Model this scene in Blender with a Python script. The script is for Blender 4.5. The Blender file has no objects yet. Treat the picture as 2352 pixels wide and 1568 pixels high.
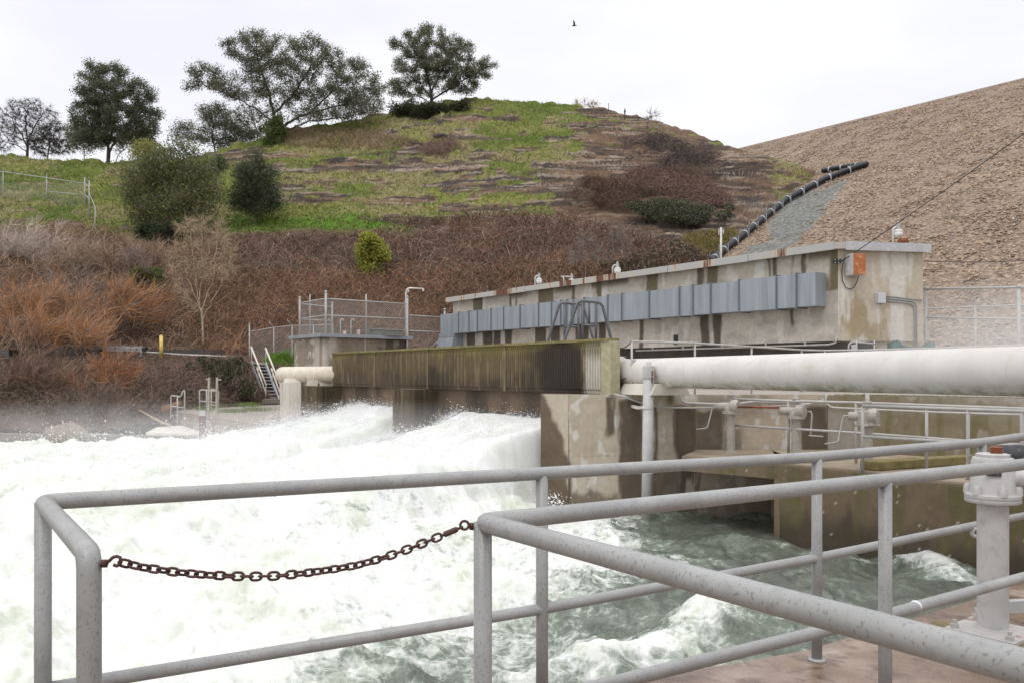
import bpy, math, random
import numpy as np
from mathutils import Vector, Matrix
random.seed(7); RNG = np.random.default_rng(7)
SC = bpy.context.scene; COL = SC.collection
R = math.radians
# ---------------------------------------------------------------- camera, sky, sun, exposure
H = 1.51; FP = 1898.0; CX = 1176.0; HY = 857.0        # eye height; focal length, centre and horizon measured on the photo (2352 px wide)
cam = bpy.data.cameras.new('camera'); camo = bpy.data.objects.new('camera', cam); COL.objects.link(camo)
camo.location = (0, 0, H); camo.rotation_euler = (R(90), 0, 0)
cam.lens = 18.0; cam.sensor_width = 22.3; cam.sensor_fit = 'HORIZONTAL'; cam.shift_y = (HY - 784) / 2352
cam.clip_start = .05; cam.clip_end = 3000; SC.camera = camo
SUN_EL, SUN_AZ = 62, 205
w = bpy.data.worlds.new('World'); SC.world = w; w.use_nodes = True
nt = w.node_tree; nt.nodes.clear()
def N(tree, typ, **kw):
    n = tree.nodes.new(typ)
    for k, v in kw.items():
        if k.startswith('i_'):
            n.inputs[int(k[2:]) if k[2:].isdigit() else k[2:].replace('_', ' ')].default_value = v
        else: setattr(n, k, v)
    return n
sky = N(nt, 'ShaderNodeTexSky', sky_type='NISHITA', sun_disc=False, sun_elevation=R(SUN_EL), sun_rotation=R(SUN_AZ))
tc = N(nt, 'ShaderNodeTexCoord'); mp = N(nt, 'ShaderNodeMapping'); mp.inputs['Scale'].default_value = (1.2, 1.2, 3.2)
nz = N(nt, 'ShaderNodeTexNoise'); nz.inputs['Scale'].default_value = 1.7; nz.inputs['Detail'].default_value = 5; nz.inputs['Roughness'].default_value = .5
cr = N(nt, 'ShaderNodeValToRGB'); e = cr.color_ramp.elements
e[0].position = .36; e[0].color = (9.5, 9.5, 10.5, 1); e[1].position = .60; e[1].color = (11.2, 11.2, 11.3, 1)
sp = N(nt, 'ShaderNodeSeparateXYZ')
mr = N(nt, 'ShaderNodeMapRange'); mr.inputs['From Min'].default_value = .42; mr.inputs['From Max'].default_value = 1; mr.inputs['To Min'].default_value = 1.; mr.inputs['To Max'].default_value = 1.75
mul = N(nt, 'ShaderNodeVectorMath', operation='SCALE')
mix = N(nt, 'ShaderNodeMix', data_type='RGBA'); mix.inputs[0].default_value = .94
bg = N(nt, 'ShaderNodeBackground'); bg.inputs['Strength'].default_value = .1
out = N(nt, 'ShaderNodeOutputWorld'); L = nt.links.new
L(tc.outputs['Generated'], mp.inputs[0]); L(mp.outputs[0], nz.inputs['Vector']); L(nz.outputs['Fac'], cr.inputs[0])
L(tc.outputs['Generated'], sp.inputs[0]); L(sp.outputs['Z'], mr.inputs['Value']); L(cr.outputs[0], mul.inputs[0]); L(mr.outputs[0], mul.inputs['Scale'])
L(sky.outputs[0], mix.inputs[6]); L(mul.outputs[0], mix.inputs[7]); L(mix.outputs[2], bg.inputs['Color']); L(bg.outputs[0], out.inputs['Surface'])
sd = bpy.data.lights.new('sun', 'SUN'); sd.energy = 1.0; sd.angle = R(25); sd.color = (1, .97, .92)
so = bpy.data.objects.new('sun', sd); COL.objects.link(so)
az = R(SUN_AZ); so.rotation_euler = (Vector((math.sin(az) * math.cos(R(SUN_EL)), math.cos(az) * math.cos(R(SUN_EL)), math.sin(R(SUN_EL))))).to_track_quat('Z', 'Y').to_euler()
SC.view_settings.view_transform = 'Standard'; SC.view_settings.look = 'None'; SC.view_settings.exposure = 0.0; SC.view_settings.gamma = 1
SC.cycles.use_denoising = True; SC.cycles.max_bounces = 6; SC.cycles.diffuse_bounces = 3; SC.cycles.transparent_max_bounces = 6
# ---------------------------------------------------------------- helpers
def P(x, y, Y): return Vector(((x - CX) / FP * Y, Y, H + (HY - y) / FP * Y))      # photo pixel + distance -> place
def PZ(x, y, z): return P(x, y, FP * (z - H) / (HY - y))                          # photo pixel + known height -> place
FO = Vector((2.16, 17.5)); FU = Vector((-.573, .82)); FN = Vector((-.82, -.573))
def F(s, d, z=0.):                                                                # along the outlet front, out from it, up
    p = FO + s * FU + d * FN; return Vector((p.x, p.y, z))
OFF = {}
class MB:
    def __init__(s): s.v = []; s.f = []
    def add(s, vs, fs):
        b = len(s.v); s.v += [tuple(q) for q in vs]; s.f += [tuple(b + i for i in f) for f in fs]; return s
    def hexa(s, q): return s.add(q, [(0, 3, 2, 1), (4, 5, 6, 7), (0, 1, 5, 4), (1, 2, 6, 5), (2, 3, 7, 6), (3, 0, 4, 7)])
    def box(s, c, size, rz=0., rx=0., ry=0.):
        M = Matrix.Rotation(rz, 3, 'Z') @ Matrix.Rotation(ry, 3, 'Y') @ Matrix.Rotation(rx, 3, 'X'); a, b, h = [k / 2 for k in size]; c = Vector(c)
        return s.hexa([c + M @ Vector(q) for q in ((-a, -b, -h), (a, -b, -h), (a, b, -h), (-a, b, -h), (-a, -b, h), (a, -b, h), (a, b, h), (-a, b, h))])
    def prism(s, poly, z0, z1, cap=True):
        n = len(poly); A = sum(poly[i][0] * poly[(i + 1) % n][1] - poly[(i + 1) % n][0] * poly[i][1] for i in range(n))
        if A < 0: poly = poly[::-1]
        vs = [(p[0], p[1], z0) for p in poly] + [(p[0], p[1], z1) for p in poly]
        fs = [(i, (i + 1) % n, n + (i + 1) % n, n + i) for i in range(n)]
        if cap: fs += [tuple(range(n))[::-1], tuple(range(n, 2 * n))]
        return s.add(vs, fs)
    def bar(s, a, b, wd, th, up=(0, 0, 1)):                                       # rectangular bar a->b
        a, b = Vector(a), Vector(b); d = (b - a).normalized(); up = Vector(up)
        if abs(d.dot(up)) > .98: up = Vector((0, 1, 0))
        r = d.cross(up).normalized(); u = r.cross(d); r *= wd / 2; u *= th / 2
        return s.hexa([a - r - u, a + r - u, b + r - u, b - r - u, a - r + u, a + r + u, b + r + u, b - r + u])
    def tube(s, pts, r, n=10, closed=False, cap=True):
        pts = [Vector(p) for p in pts]; m = len(pts); rs = r if hasattr(r, '__len__') else [r] * m
        T = []
        for i in range(m):
            a = pts[(i - 1) % m] if (closed or i > 0) else pts[i]; b = pts[(i + 1) % m] if (closed or i < m - 1) else pts[i]
            T.append((b - a).normalized())
        u = T[0].orthogonal().normalized(); vs = []
        for i in range(m):
            u = (u - T[i] * u.dot(T[i])); u = u.normalized() if u.length > 1e-6 else T[i].orthogonal().normalized(); v = T[i].cross(u)
            for k in range(n):
                t = 2 * math.pi * k / n; vs.append(pts[i] + (u * math.cos(t) + v * math.sin(t)) * rs[i])
        fs = [(i * n + k, i * n + (k + 1) % n, ((i + 1) % m) * n + (k + 1) % n, ((i + 1) % m) * n + k) for i in range(m if closed else m - 1) for k in range(n)]
        if cap and not closed: fs += [tuple(range(n))[::-1], tuple(range((m - 1) * n, m * n))]
        return s.add(vs, fs)
    def lathe(s, c, prof, n=20, axis=(0, 0, 1)):                                  # prof: (radius, height)
        ax = Vector(axis).normalized(); u = ax.orthogonal().normalized(); v = ax.cross(u); c = Vector(c); vs = []
        for r, h in prof:
            for k in range(n):
                t = 2 * math.pi * k / n; vs.append(c + ax * h + (u * math.cos(t) + v * math.sin(t)) * max(r, 1e-4))
        m = len(prof); fs = [(i * n + k, i * n + (k + 1) % n, (i + 1) * n + (k + 1) % n, (i + 1) * n + k) for i in range(m - 1) for k in range(n)]
        fs += [tuple(range(n))[::-1], tuple(range((m - 1) * n, m * n))]
        return s.add(vs, fs)
    def build(s, name, m, parent=None, smooth=False, bevel=0.):
        off = OFF.get(parent.name, Vector((0, 0, 0))) if parent else Vector((0, 0, 0))
        me = bpy.data.meshes.new(name); me.from_pydata([(q[0] - off[0], q[1] - off[1], q[2] - off[2]) for q in s.v], [], s.f); me.update()
        return fin(name, me, m, parent, smooth, bevel, off)
def fin(name, me, m, parent, smooth, bevel=0., off=None):
    me.materials.append(m)
    if smooth: me.polygons.foreach_set('use_smooth', np.ones(len(me.polygons), bool)); 
    if smooth == 'auto':
        try: me.set_sharp_from_angle(angle=R(40))
        except Exception: pass
    o = bpy.data.objects.new(name, me); COL.objects.link(o)
    if parent: o.parent = parent; OFF[o.name] = off
    if bevel:
        b = o.modifiers.new('bevel', 'BEVEL'); b.width = bevel; b.segments = 2; b.limit_method = 'ANGLE'
    return o
def npmesh(name, v, f, m, parent=None, col=None, smooth=False, extra=None):
    off = OFF.get(parent.name, Vector((0, 0, 0))) if parent else Vector((0, 0, 0))
    v = np.asarray(v, np.float32) - np.array(off, np.float32); f = np.asarray(f, np.int32); k = f.shape[1]
    me = bpy.data.meshes.new(name); me.vertices.add(len(v)); me.vertices.foreach_set('co', v.ravel())
    me.loops.add(f.size); me.loops.foreach_set('vertex_index', f.ravel()); me.polygons.add(len(f))
    me.polygons.foreach_set('loop_start', np.arange(0, f.size, k, dtype=np.int32)); me.polygons.foreach_set('loop_total', np.full(len(f), k, np.int32))
    if col is not None:
        a = me.color_attributes.new('Col', 'FLOAT_COLOR', 'POINT'); c = np.ones((len(v), 4), np.float32); c[:, :3] = col; a.data.foreach_set('color', c.ravel())
    for nm, arr in (extra or {}).items():
        a = me.attributes.new(nm, 'FLOAT', 'POINT'); a.data.foreach_set('value', np.asarray(arr, np.float32).ravel())
    me.update(calc_edges=True)
    return fin(name, me, m, parent, smooth, 0., off)
def tag(o, label, cat=None, group=None, kind=None):
    if label: o['label'] = label
    if cat: o['category'] = cat
    if group: o['group'] = group
    if kind: o['kind'] = kind
    return o
def thing(name, loc, label, cat, group=None):
    o = bpy.data.objects.new(name, None); COL.objects.link(o); o.location = loc; o.empty_display_size = .2; OFF[o.name] = Vector(loc)
    return tag(o, label, cat, group)
def copy_thing(src, loc, label, rz=0.):
    r = src.copy(); COL.objects.link(r); r.location = loc; r.rotation_euler = (0, 0, rz); r['label'] = label; OFF[r.name] = Vector(loc)
    for ch in src.children:
        c = ch.copy(); COL.objects.link(c); c.parent = r
        for g in ch.children:
            d = g.copy(); COL.objects.link(d); d.parent = c
    return r
# ---- noise in numpy
def _h(ix, iy, iz, s):
    n = (ix.astype(np.int64) * 374761393 + iy.astype(np.int64) * 668265263 + iz.astype(np.int64) * 2147483647 + s * 974711) & 0xffffffff
    n = ((n ^ (n >> 13)) * 1274126177) & 0xffffffff; n = ((n ^ (n >> 16)) * 2246822519) & 0xffffffff
    return ((n ^ (n >> 15)) & 0xffffff) / float(0xffffff)
def vnoise(x, y, z=0., s=0):
    x, y, z = np.broadcast_arrays(np.asarray(x, float), np.asarray(y, float), np.asarray(z, float))
    ix, iy, iz = np.floor(x).astype(int), np.floor(y).astype(int), np.floor(z).astype(int)
    fx, fy, fz = x - ix, y - iy, z - iz; u, v, t = [q * q * q * (q * (q * 6 - 15) + 10) for q in (fx, fy, fz)]
    g = lambda a, b, c: _h(ix + a, iy + b, iz + c, s)
    l0 = (g(0, 0, 0) * (1 - u) + g(1, 0, 0) * u) * (1 - v) + (g(0, 1, 0) * (1 - u) + g(1, 1, 0) * u) * v
    l1 = (g(0, 0, 1) * (1 - u) + g(1, 0, 1) * u) * (1 - v) + (g(0, 1, 1) * (1 - u) + g(1, 1, 1) * u) * v
    return l0 * (1 - t) + l1 * t
def fbm(x, y, z=0., o=4, s=0, g=.5):
    a = 1.; t = 0.; n = 0.
    for i in range(o):
        t = t + a * vnoise(np.asarray(x) * 2 ** i + 17.3 * i, np.asarray(y) * 2 ** i + 5.1 * i, np.asarray(z) * 2 ** i, s + i); n += a; a *= g
    return t / n
def sst(a, b, x): t = np.clip((x - a) / (b - a), 0, 1); return t * t * (3 - 2 * t)
def lerp(a, b, t): return a + (b - a) * t
def mixc(a, b, t): return np.asarray(a)[None, :] * (1 - t[:, None]) + np.asarray(b)[None, :] * t[:, None] if np.ndim(a) == 1 and np.ndim(b) == 1 else (a if np.ndim(a) == 2 else np.asarray(a)[None, :]) * (1 - t[:, None]) + (b if np.ndim(b) == 2 else np.asarray(b)[None, :]) * t[:, None]
def inpoly(px, py, poly):
    c = np.zeros(px.shape, bool); n = len(poly); j = n - 1
    for i in range(n):
        xi, yi = poly[i]; xj, yj = poly[j]
        c ^= ((yi > py) != (yj > py)) & (px < (xj - xi) * (py - yi) / (yj - yi + 1e-9) + xi); j = i
    return c
# ---- materials
def newmat(name):
    m = bpy.data.materials.new(name); m.use_nodes = True; t = m.node_tree; return m, t, t.nodes['Principled BSDF'], t.links.new
def noise(t, scale, detail=4, rough=.55, stretch=None, coord='Object', dist=0.):
    c = N(t, 'ShaderNodeTexCoord'); n = N(t, 'ShaderNodeTexNoise'); n.inputs['Scale'].default_value = scale; n.inputs['Detail'].default_value = detail; n.inputs['Roughness'].default_value = rough
    n.inputs['Distortion'].default_value = dist
    if stretch:
        q = N(t, 'ShaderNodeMapping'); q.inputs['Scale'].default_value = stretch; t.links.new(c.outputs[coord], q.inputs[0]); t.links.new(q.outputs[0], n.inputs['Vector'])
    else: t.links.new(c.outputs[coord], n.inputs['Vector'])
    return n.outputs['Fac']
def ramp(t, fac, stops):
    r = N(t, 'ShaderNodeValToRGB'); e = r.color_ramp.elements
    while len(e) < len(stops): e.new(.5)
    for el, (p, c) in zip(e, stops): el.position = p; el.color = (*c, 1) if hasattr(c, '__len__') else (c, c, c, 1)
    t.links.new(fac, r.inputs[0]); return r.outputs[0]
def mixn(t, a, b, fac, mode='MIX'):
    m = N(t, 'ShaderNodeMix', data_type='RGBA', blend_type=mode)
    for sock, v in ((m.inputs[6], a), (m.inputs[7], b)):
        if hasattr(v, '__len__'): sock.default_value = (*v, 1)
        else: t.links.new(v, sock)
    if isinstance(fac, (int, float)): m.inputs[0].default_value = fac
    else: t.links.new(fac, m.inputs[0])
    return m.outputs[2]
def bumpn(t, b, h, strength=.3, dist=.02):
    n = N(t, 'ShaderNodeBump'); n.inputs['Strength'].default_value = strength; n.inputs['Distance'].default_value = dist; t.links.new(h, n.inputs['Height']); t.links.new(n.outputs[0], b.inputs['Normal'])
def m_plain(name, c, rough=.6, metal=0., var=.18, scale=6., bump=.0, spec=.5, stretch=None):
    m, t, b, l = newmat(name); f = noise(t, scale, 5, .6, stretch)
    l(ramp(t, f, [(.3, [q * (1 - var) for q in c]), (.7, [min(1, q * (1 + var)) for q in c])]), b.inputs['Base Color'])
    b.inputs['Roughness'].default_value = rough; b.inputs['Metallic'].default_value = metal; b.inputs['Specular IOR Level'].default_value = spec
    if bump: bumpn(t, b, noise(t, scale * 6, 4), bump)
    return m
def m_spots(name, c, spot, rough=.5, s1=60., thr=.62, rust=None, rthr=.68, rs=3., stretch=None, metal=0.):
    m, t, b, l = newmat(name)
    base = ramp(t, noise(t, 5, 5), [(.3, [q * .86 for q in c]), (.7, [q * 1.1 for q in c])])
    col = mixn(t, base, spot, ramp(t, noise(t, s1, 3, .5, stretch), [(thr, 0.), (thr + .07, .75)]))
    col = mixn(t, col, [q * .72 for q in c], ramp(t, noise(t, 17, 6, .7), [(.52, 0.), (.68, .7)]))
    if rust: col = mixn(t, col, rust, ramp(t, noise(t, rs, 8, .7), [(rthr, 0.), (rthr + .06, .9)]))
    l(col, b.inputs['Base Color']); b.inputs['Roughness'].default_value = rough; b.inputs['Metallic'].default_value = metal
    bumpn(t, b, noise(t, 120, 3), .08, .005); return m
def m_attr(name, rough=.85, var=.25, scale=8., bump=0., bs=60., bd=.02, spec=.3, trans=0.):
    m, t, b, l = newmat(name); a = N(t, 'ShaderNodeAttribute', attribute_name='Col')
    f = ramp(t, noise(t, scale, 6, .65), [(.25, 1 - var), (.75, 1 + var)])
    l(mixn(t, a.outputs['Color'], f, 1., 'MULTIPLY'), b.inputs['Base Color']); b.inputs['Roughness'].default_value = rough; b.inputs['Specular IOR Level'].default_value = spec
    if bump: bumpn(t, b, noise(t, bs, 6, .65), bump, bd)
    return m
M = {}
M['foliage'] = m_attr('foliage', .75, .15, 3., spec=.2)
def m_leaf():
    m, t, b, l = newmat('leaves'); a = N(t, 'ShaderNodeAttribute', attribute_name='Col'); l(a.outputs['Color'], b.inputs['Base Color']); b.inputs['Roughness'].default_value = .6; b.inputs['Specular IOR Level'].default_value = .3
    tr = N(t, 'ShaderNodeBsdfTranslucent'); sc = mixn(t, a.outputs['Color'], (1.5, 1.6, 1.2), 1., 'MULTIPLY'); l(sc, tr.inputs[0]); mx = N(t, 'ShaderNodeMixShader'); mx.inputs[0].default_value = .45; l(b.outputs[0], mx.inputs[1]); l(tr.outputs[0], mx.inputs[2]); l(mx.outputs[0], t.nodes['Material Output'].inputs[0]); return m
M['leaf'] = m_leaf()
M['bark'] = m_plain('bark', (.055, .046, .04), .9, var=.3, scale=9)
M['palebark'] = m_plain('pale_bark', (.40, .315, .205), .9, var=.25, scale=9)
M['greybark'] = m_plain('grey_bark', (.21, .17, .15), .9, var=.25, scale=9)
M['concrete'] = m_attr('concrete', .8, .16, 7., .25, 70., .01)
M['rail'] = m_spots('galvanised_pipe', (.315, .317, .308), (.165, .165, .163), .4, 150, .585, (.28, .13, .07), .725, 4.5, (1, 1, .7))
M['rail_far'] = m_plain('weathered_galvanised_steel', (.42, .41, .39), .55, var=.15, scale=4)
M['white_paint'] = m_spots('white_painted_steel', (.62, .60, .56), (.5, .46, .38), .5, 9, .66)
M['grey_paint'] = m_spots('light_grey_paint', (.47, .465, .455), (.42, .40, .38), .5, 30, .66, (.24, .09, .04), .74, 3.)
M['hoist_paint'] = m_spots('weathered_hoist_paint', (.40, .37, .33), (.28, .24, .19), .55, 12, .6)
M['duct'] = m_plain('galvanised_duct_sheet', (.30, .335, .365), .42, .25, .2, 1.3, stretch=(3, 3, .3)); M['ductflange'] = m_plain('duct_flange', (.17, .195, .22), .5, .2, .1)
M['dark_steel'] = m_plain('dark_grey_steel', (.12, .12, .125), .5, .2, .2, 5)
M['black'] = m_plain('black_plastic', (.014, .014, .016), .45, 0, .3, 6)
M['rust'] = m_spots('rusted_steel', (.26, .085, .035), (.10, .035, .02), .8, 7, .5)
M['chain_rust'] = m_spots('rusty_chain_iron', (.085, .032, .022), (.035, .018, .015), .75, 90, .5)
M['orange'] = m_plain('orange_paint', (.75, .22, .05), .6)
M['yellow'] = m_spots('peeling_yellow_paint', (.75, .52, .06), (.75, .70, .55), .6, 22, .52)
M['tarp'] = m_plain('green_tarp_cloth', (.03, .085, .06), .75, var=.25, scale=5)
M['glass_lens'] = m_plain('milky_lamp_lens', (.66, .66, .63), .25, var=.06)
M['dark_wall'] = m_plain('shaded_recess_concrete', (.20, .185, .17), .9, var=.25, scale=2)
# ---------------------------------------------------------------- hill
HC = {-400: ((985, 34), (812, 47), (804, 51), (480, 69), (468, 71.5), (342, 90)), 0: ((992, 34), (812, 47), (804, 51), (505, 68), (490, 71), (357, 90)),
 120: ((990, 34), (813, 47), (805, 51), (512, 68), (498, 70.5), (369, 89)), 240: ((985, 34.5), (815, 47), (806, 51), (520, 67.5), (505, 70), (375, 88)),
 400: ((965, 36.5), (818, 47), (808, 51), (545, 66), (528, 69.5), (370, 87)), 480: ((945, 42), (826, 47.5), (810, 51), (543, 66), (526, 70), (352, 87)), 560: ((925, 46.7), (835, 48.7), (812, 51.5), (540, 66), (522, 70), (328, 87)),
 640: ((925, 46.7), (832, 49), (812, 52), (538, 66), (520, 70), (303, 88)), 800: ((900, 47), (835, 49.5), (812, 52.5), (537, 66), (515, 70), (280, 89)),
 900: ((880, 47.5), (832, 49.8), (808, 52.8), (533, 66.5), (513, 70.2), (257, 90)), 980: ((870, 48), (830, 50), (805, 53), (530, 67), (512, 70.5), (239, 91)), 1100: ((865, 48.5), (825, 50.5), (798, 53.5), (505, 68), (495, 70.5), (228, 92)), 1200: ((862, 49), (820, 51), (794, 54), (512, 67.5), (500, 70), (231, 92)),
 1300: ((860, 49), (815, 52), (790, 54), (520, 67), (505, 69), (241, 91)), 1400: ((860, 49.5), (800, 53), (770, 55), (540, 65), (520, 67.5), (257, 90)), 1500: ((858, 50), (780, 54), (740, 56), (560, 63), (535, 66), (278, 89)), 1600: ((854, 51), (740, 55.5), (690, 57.5), (590, 61.5), (555, 64.5), (306, 87)),
 1640: ((850, 52), (720, 56), (660, 58), (600, 61), (560, 64), (322, 86)), 1700: ((850, 60), (720, 60), (660, 61), (572, 62.6), (545, 65), (345, 84)), 1760: ((850, 64), (700, 64), (600, 65), (525, 66.6), (490, 69), (362, 82)),
 1830: ((850, 68), (700, 68), (600, 69), (466, 70.9), (440, 72.5), (381, 79)), 1885: ((850, 73), (700, 73), (600, 73.5), (422, 74.8), (410, 75.5), (400, 76.5)), 1940: ((850, 77), (700, 77), (600, 78), (440, 80), (430, 81), (415, 83))}
hx = np.array(sorted(HC)); NCOL, NROW = 860, 520
cx = np.linspace(-400, 1940, NCOL)
ctl_y = np.array([[np.interp(cx, hx, [HC[k][r][0] for k in hx])] for r in range(6)])[:, 0]; ctl_Y = np.array([[np.interp(cx, hx, [HC[k][r][1] for k in hx])] for r in range(6)])[:, 0]
def gs(a, k, ax):
    w_ = np.exp(-np.linspace(-2, 2, 2 * k + 1) ** 2); w_ /= w_.sum()
    p = np.concatenate([np.repeat(np.take(a, [0], ax), k, ax), a, np.repeat(np.take(a, [-1], ax), k, ax)], ax)
    return np.apply_along_axis(lambda q: np.convolve(q, w_, 'valid'), ax, p)
ctl_y = gs(ctl_y, 14, 1); ctl_Y = gs(ctl_Y, 14, 1)
ctl_z = H + (HY - ctl_y) / FP * ctl_Y
ctl_Y = np.vstack([ctl_Y, ctl_Y[-1] + 9, ctl_Y[-1] + 60]); ctl_z = np.vstack([ctl_z, ctl_z[-1] - 2.0, ctl_z[-1] - 30])
rp = np.array([0, .16, .2, .5, .55, .93, .97, 1.0]); rv = np.linspace(0, 1, NROW)
hY = np.array([np.interp(rv, rp, ctl_Y[:, i]) for i in range(NCOL)]).T; hz = np.array([np.interp(rv, rp, ctl_z[:, i]) for i in range(NCOL)]).T
hY = gs(hY, 4, 0); hz = gs(hz, 4, 0)
xx = np.repeat(cx[None], NROW, 0); vv = np.repeat(rv[:, None], NCOL, 1)
hX = (xx - CX) / FP * hY
py0 = HY - (hz - H) / hY * FP
# ledges of rock stepping across the hillside
upper = sst(.53, .6, vv) * (1 - sst(.95, .99, vv))
rocky = np.clip(upper * (.35 + .65 * sst(1150, 1420, xx)), 0, 1)
right_ = sst(1380, 1560, xx)
wob = fbm(hX * .09, hz * .12, hY * .09, 4, 3) * 5
st = (hz / .8 + wob); fr = st - np.floor(st)
step = np.where(fr < .72, fr / .72, (1 - fr) / .28)
lay = vnoise(np.floor(st) * 7.3, hX * .12, 0, 9)
hz += rocky * (step - .5) * (.58 + .2 * right_) * (.45 + 1.1 * vnoise(hX * .35, hz * .5, hY * .2, 14)) * (1 - .75 * sst(.82, .9, vv) * right_) * (.3 + lay)
hz += right_ * (fbm(hX * .45, hz * .3 + hY * .5, 0, 4, 17) - .5) * .9 * upper * (1 - sst(.86, .91, vv))
big = fbm(hX * .16, hY * .16, 0, 4, 21) - .5
hz += big * 1.3 * sst(.02, .1, vv) * (1 - .75 * sst(.8, .93, vv)); fine = fbm(hX * 1.1, hY * .9, hz * .6, 4, 33) - .5
hz += fine * .5 * (1 - .5 * sst(.8, .95, vv)); tus = vnoise(hX * 1.5, hz * 1.2 + hY * .8, 0, 35); hz += upper * (1 - rocky * .6) * (tus ** 2) * .62
# ground cover colours (what grows where)
gn = fbm(hX * .22 + 3, hz * .95, hY * .05, 5, 41, .6); gn2 = fbm(hX * .9, hz * 1.4, hY * .2, 4, 52)
right = sst(1250, 1400, xx + (py0 - 330) * .25)
thr = .432 + .27 * right + .06 * sst(350, 400, py0) * sst(600, 700, xx) - .10 * sst(480, 300, xx) * upper - .06 * sst(330, 250, py0) * (1 - right)
grass = sst(-.045, .045, gn + (gn2 - .5) * .35 - thr) * sst(.53, .56, vv)
bench = np.exp(-((py0 - 522) / 14.) ** 2) * sst(480, 560, xx) * (1 - sst(900, 1000, xx)); grass = np.clip(grass + bench * 1.4, 0, 1)
edgeg = sst(1750, 1800, xx) * sst(.45, .55, gn2 + .02) * sst(.5, .55, vv); grass = np.clip(grass + edgeg, 0, 1)
left_low = sst(.44, .5, vv) * (1 - sst(200, 420, xx)); grass = np.clip(grass + left_low * sst(.4, .5, gn2) * .8, 0, 1)
g1 = mixc((.095, .14, .028), (.215, .22, .066), np.clip(fbm(hX * .3, hz * .6, 0, 4, 61).ravel() * 2 - .5, 0, 1))
g1 = mixc(g1, (.10, .22, .02), np.clip(bench.ravel(), 0, 1))
g1 = mixc(g1, (.27, .22, .12), sst(.55, .7, fbm(hX * .2, hz * .5, 0, 4, 66)).ravel() * .8)
rk = mixc((.088, .066, .052), (.185, .122, .082), sst(.35, .65, fbm(hX * .25, hz * 2.2, 0, 5, 71)).ravel())
rk = mixc(rk, (.30, .245, .19), sst(.60, .72, fbm(hX * .5, hz * 3.2, 0, 5, 75)).ravel() * .9)
rk = mixc(rk, (.06, .052, .05), sst(.60, .7, fbm(hX * .35, hz * 2.6, 0, 4, 79)).ravel())
thin = fbm(hX * .3, hz * 5.5 + wob * .7, hY * .1, 4, 87, .6).ravel(); rk = mixc(rk, (.042, .034, .032), sst(.56, .64, thin) * .85); rk = mixc(rk, (.34, .28, .225), sst(.40, .33, thin) * .65)
rk = mixc(rk, (.15, .095, .062), (right * sst(.4, .6, fbm(hX * .12, hz * .4, 0, 3, 81))).ravel() * .6)
soil = mixc((.068, .045, .033), (.135, .088, .06), fbm(hX * .5, hz * .8, 0, 4, 83).ravel())
low = (1 - sst(.5, .56, vv)).ravel()
hc = mixc(mixc(rk, soil, low), g1, grass.ravel())
hv = np.stack([hX, hY, hz], -1).reshape(-1, 3)
ii = np.arange(NROW * NCOL).reshape(NROW, NCOL); hf = np.stack([ii[:-1, :-1], ii[:-1, 1:], ii[1:, 1:], ii[1:, :-1]], -1).reshape(-1, 4)
M['hill'] = m_attr('hillside_soil_rock_and_grass', .95, .3, 2.2, .7, 5., .12, spec=.15)
hill = npmesh('hill', hv, hf, M['hill'], None, hc, True); tag(hill, 'grassy rocky hill rising behind the concrete works', None, None, 'structure')
crest_i = int(.93 * (NROW - 1))
def hill_at(x, y, lift=0.):                                                      # the spot of the hillside seen at a photo pixel
    c = int(np.clip(round((x + 400) / 2340 * (NCOL - 1)), 0, NCOL - 1)); col = hv.reshape(NROW, NCOL, 3)[:crest_i + 6, c]
    yy = HY - (col[:, 2] - H) / col[:, 1] * FP; yy = np.minimum.accumulate(yy)
    k = np.interp(-y, -yy, np.arange(len(yy))); i = int(min(k, len(yy) - 2)); t = k - i
    q = col[i] * (1 - t) + col[i + 1] * t; return Vector((q[0], q[1], q[2] + lift))
def hill_pts(n, poly, seed=1, jitter=0.):                                        # n random spots of the hillside inside a photo polygon
    rg = np.random.default_rng(seed); G = hv.reshape(NROW, NCOL, 3); xs, ys = [p[0] for p in poly], [p[1] for p in poly]
    pyg = HY - (G[..., 2] - H) / G[..., 1] * FP; mask = inpoly(xx[:crest_i + 8], pyg[:crest_i + 8], poly); idx = np.flatnonzero(mask.ravel())
    if len(idx) == 0: return np.zeros((0, 3)), np.zeros(0, int)
    # weight by ground area so the cover is even on the slope
    k = idx[rg.integers(0, len(idx), n)]; r_, c_ = k // NCOL, k % NCOL; r2, c2 = np.minimum(r_ + 1, NROW - 1), np.minimum(c_ + 1, NCOL - 1)
    a, b = rg.random((n, 1)), rg.random((n, 1)); q = G[r_, c_] + (G[r2, c_] - G[r_, c_]) * a + (G[r_, c2] - G[r_, c_]) * b
    return q, k
# ---------------------------------------------------------------- dam embankment
DA = Vector((52, 84, 31.5)); DD = Vector((-.637, .771, 0)); DP = Vector((-.771, -.637, 0))
def dam_at(x, y, lift=0.):
    xs, zs = (x - CX) / FP, (HY - y) / FP; Y = (DA.z - .5 * (.771 * DA.x + .637 * DA.y) - H) / (zs - .5 * (.771 * xs + .637)); return Vector((xs * Y, Y, H + zs * Y + lift))
na, nb = 420, 260
sa = np.linspace(-75, 60, na); sb = np.concatenate([[-8, -4], np.linspace(0, 64, nb - 2)])
A_, B_ = np.meshgrid(sa, sb)
dX = DA.x + DD.x * A_ + DP.x * B_; dY = DA.y + DD.y * A_ + DP.y * B_; dz = np.where(B_ < 0, DA.z - .02 * -B_, DA.z - .5 * B_)
dz = dz + (fbm(dX * .9, dY * .9, 0, 3, 91) - .5) * .16 * (B_ > .5)
patch = [P_ for P_ in ((1805, 462), (1880, 436), (1950, 414), (1948, 424), (1905, 465), (1880, 505), (1835, 550), (1800, 575), (1735, 600), (1660, 606), (1690, 590), (1740, 560), (1770, 545), (1765, 530), (1760, 512))]
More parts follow.
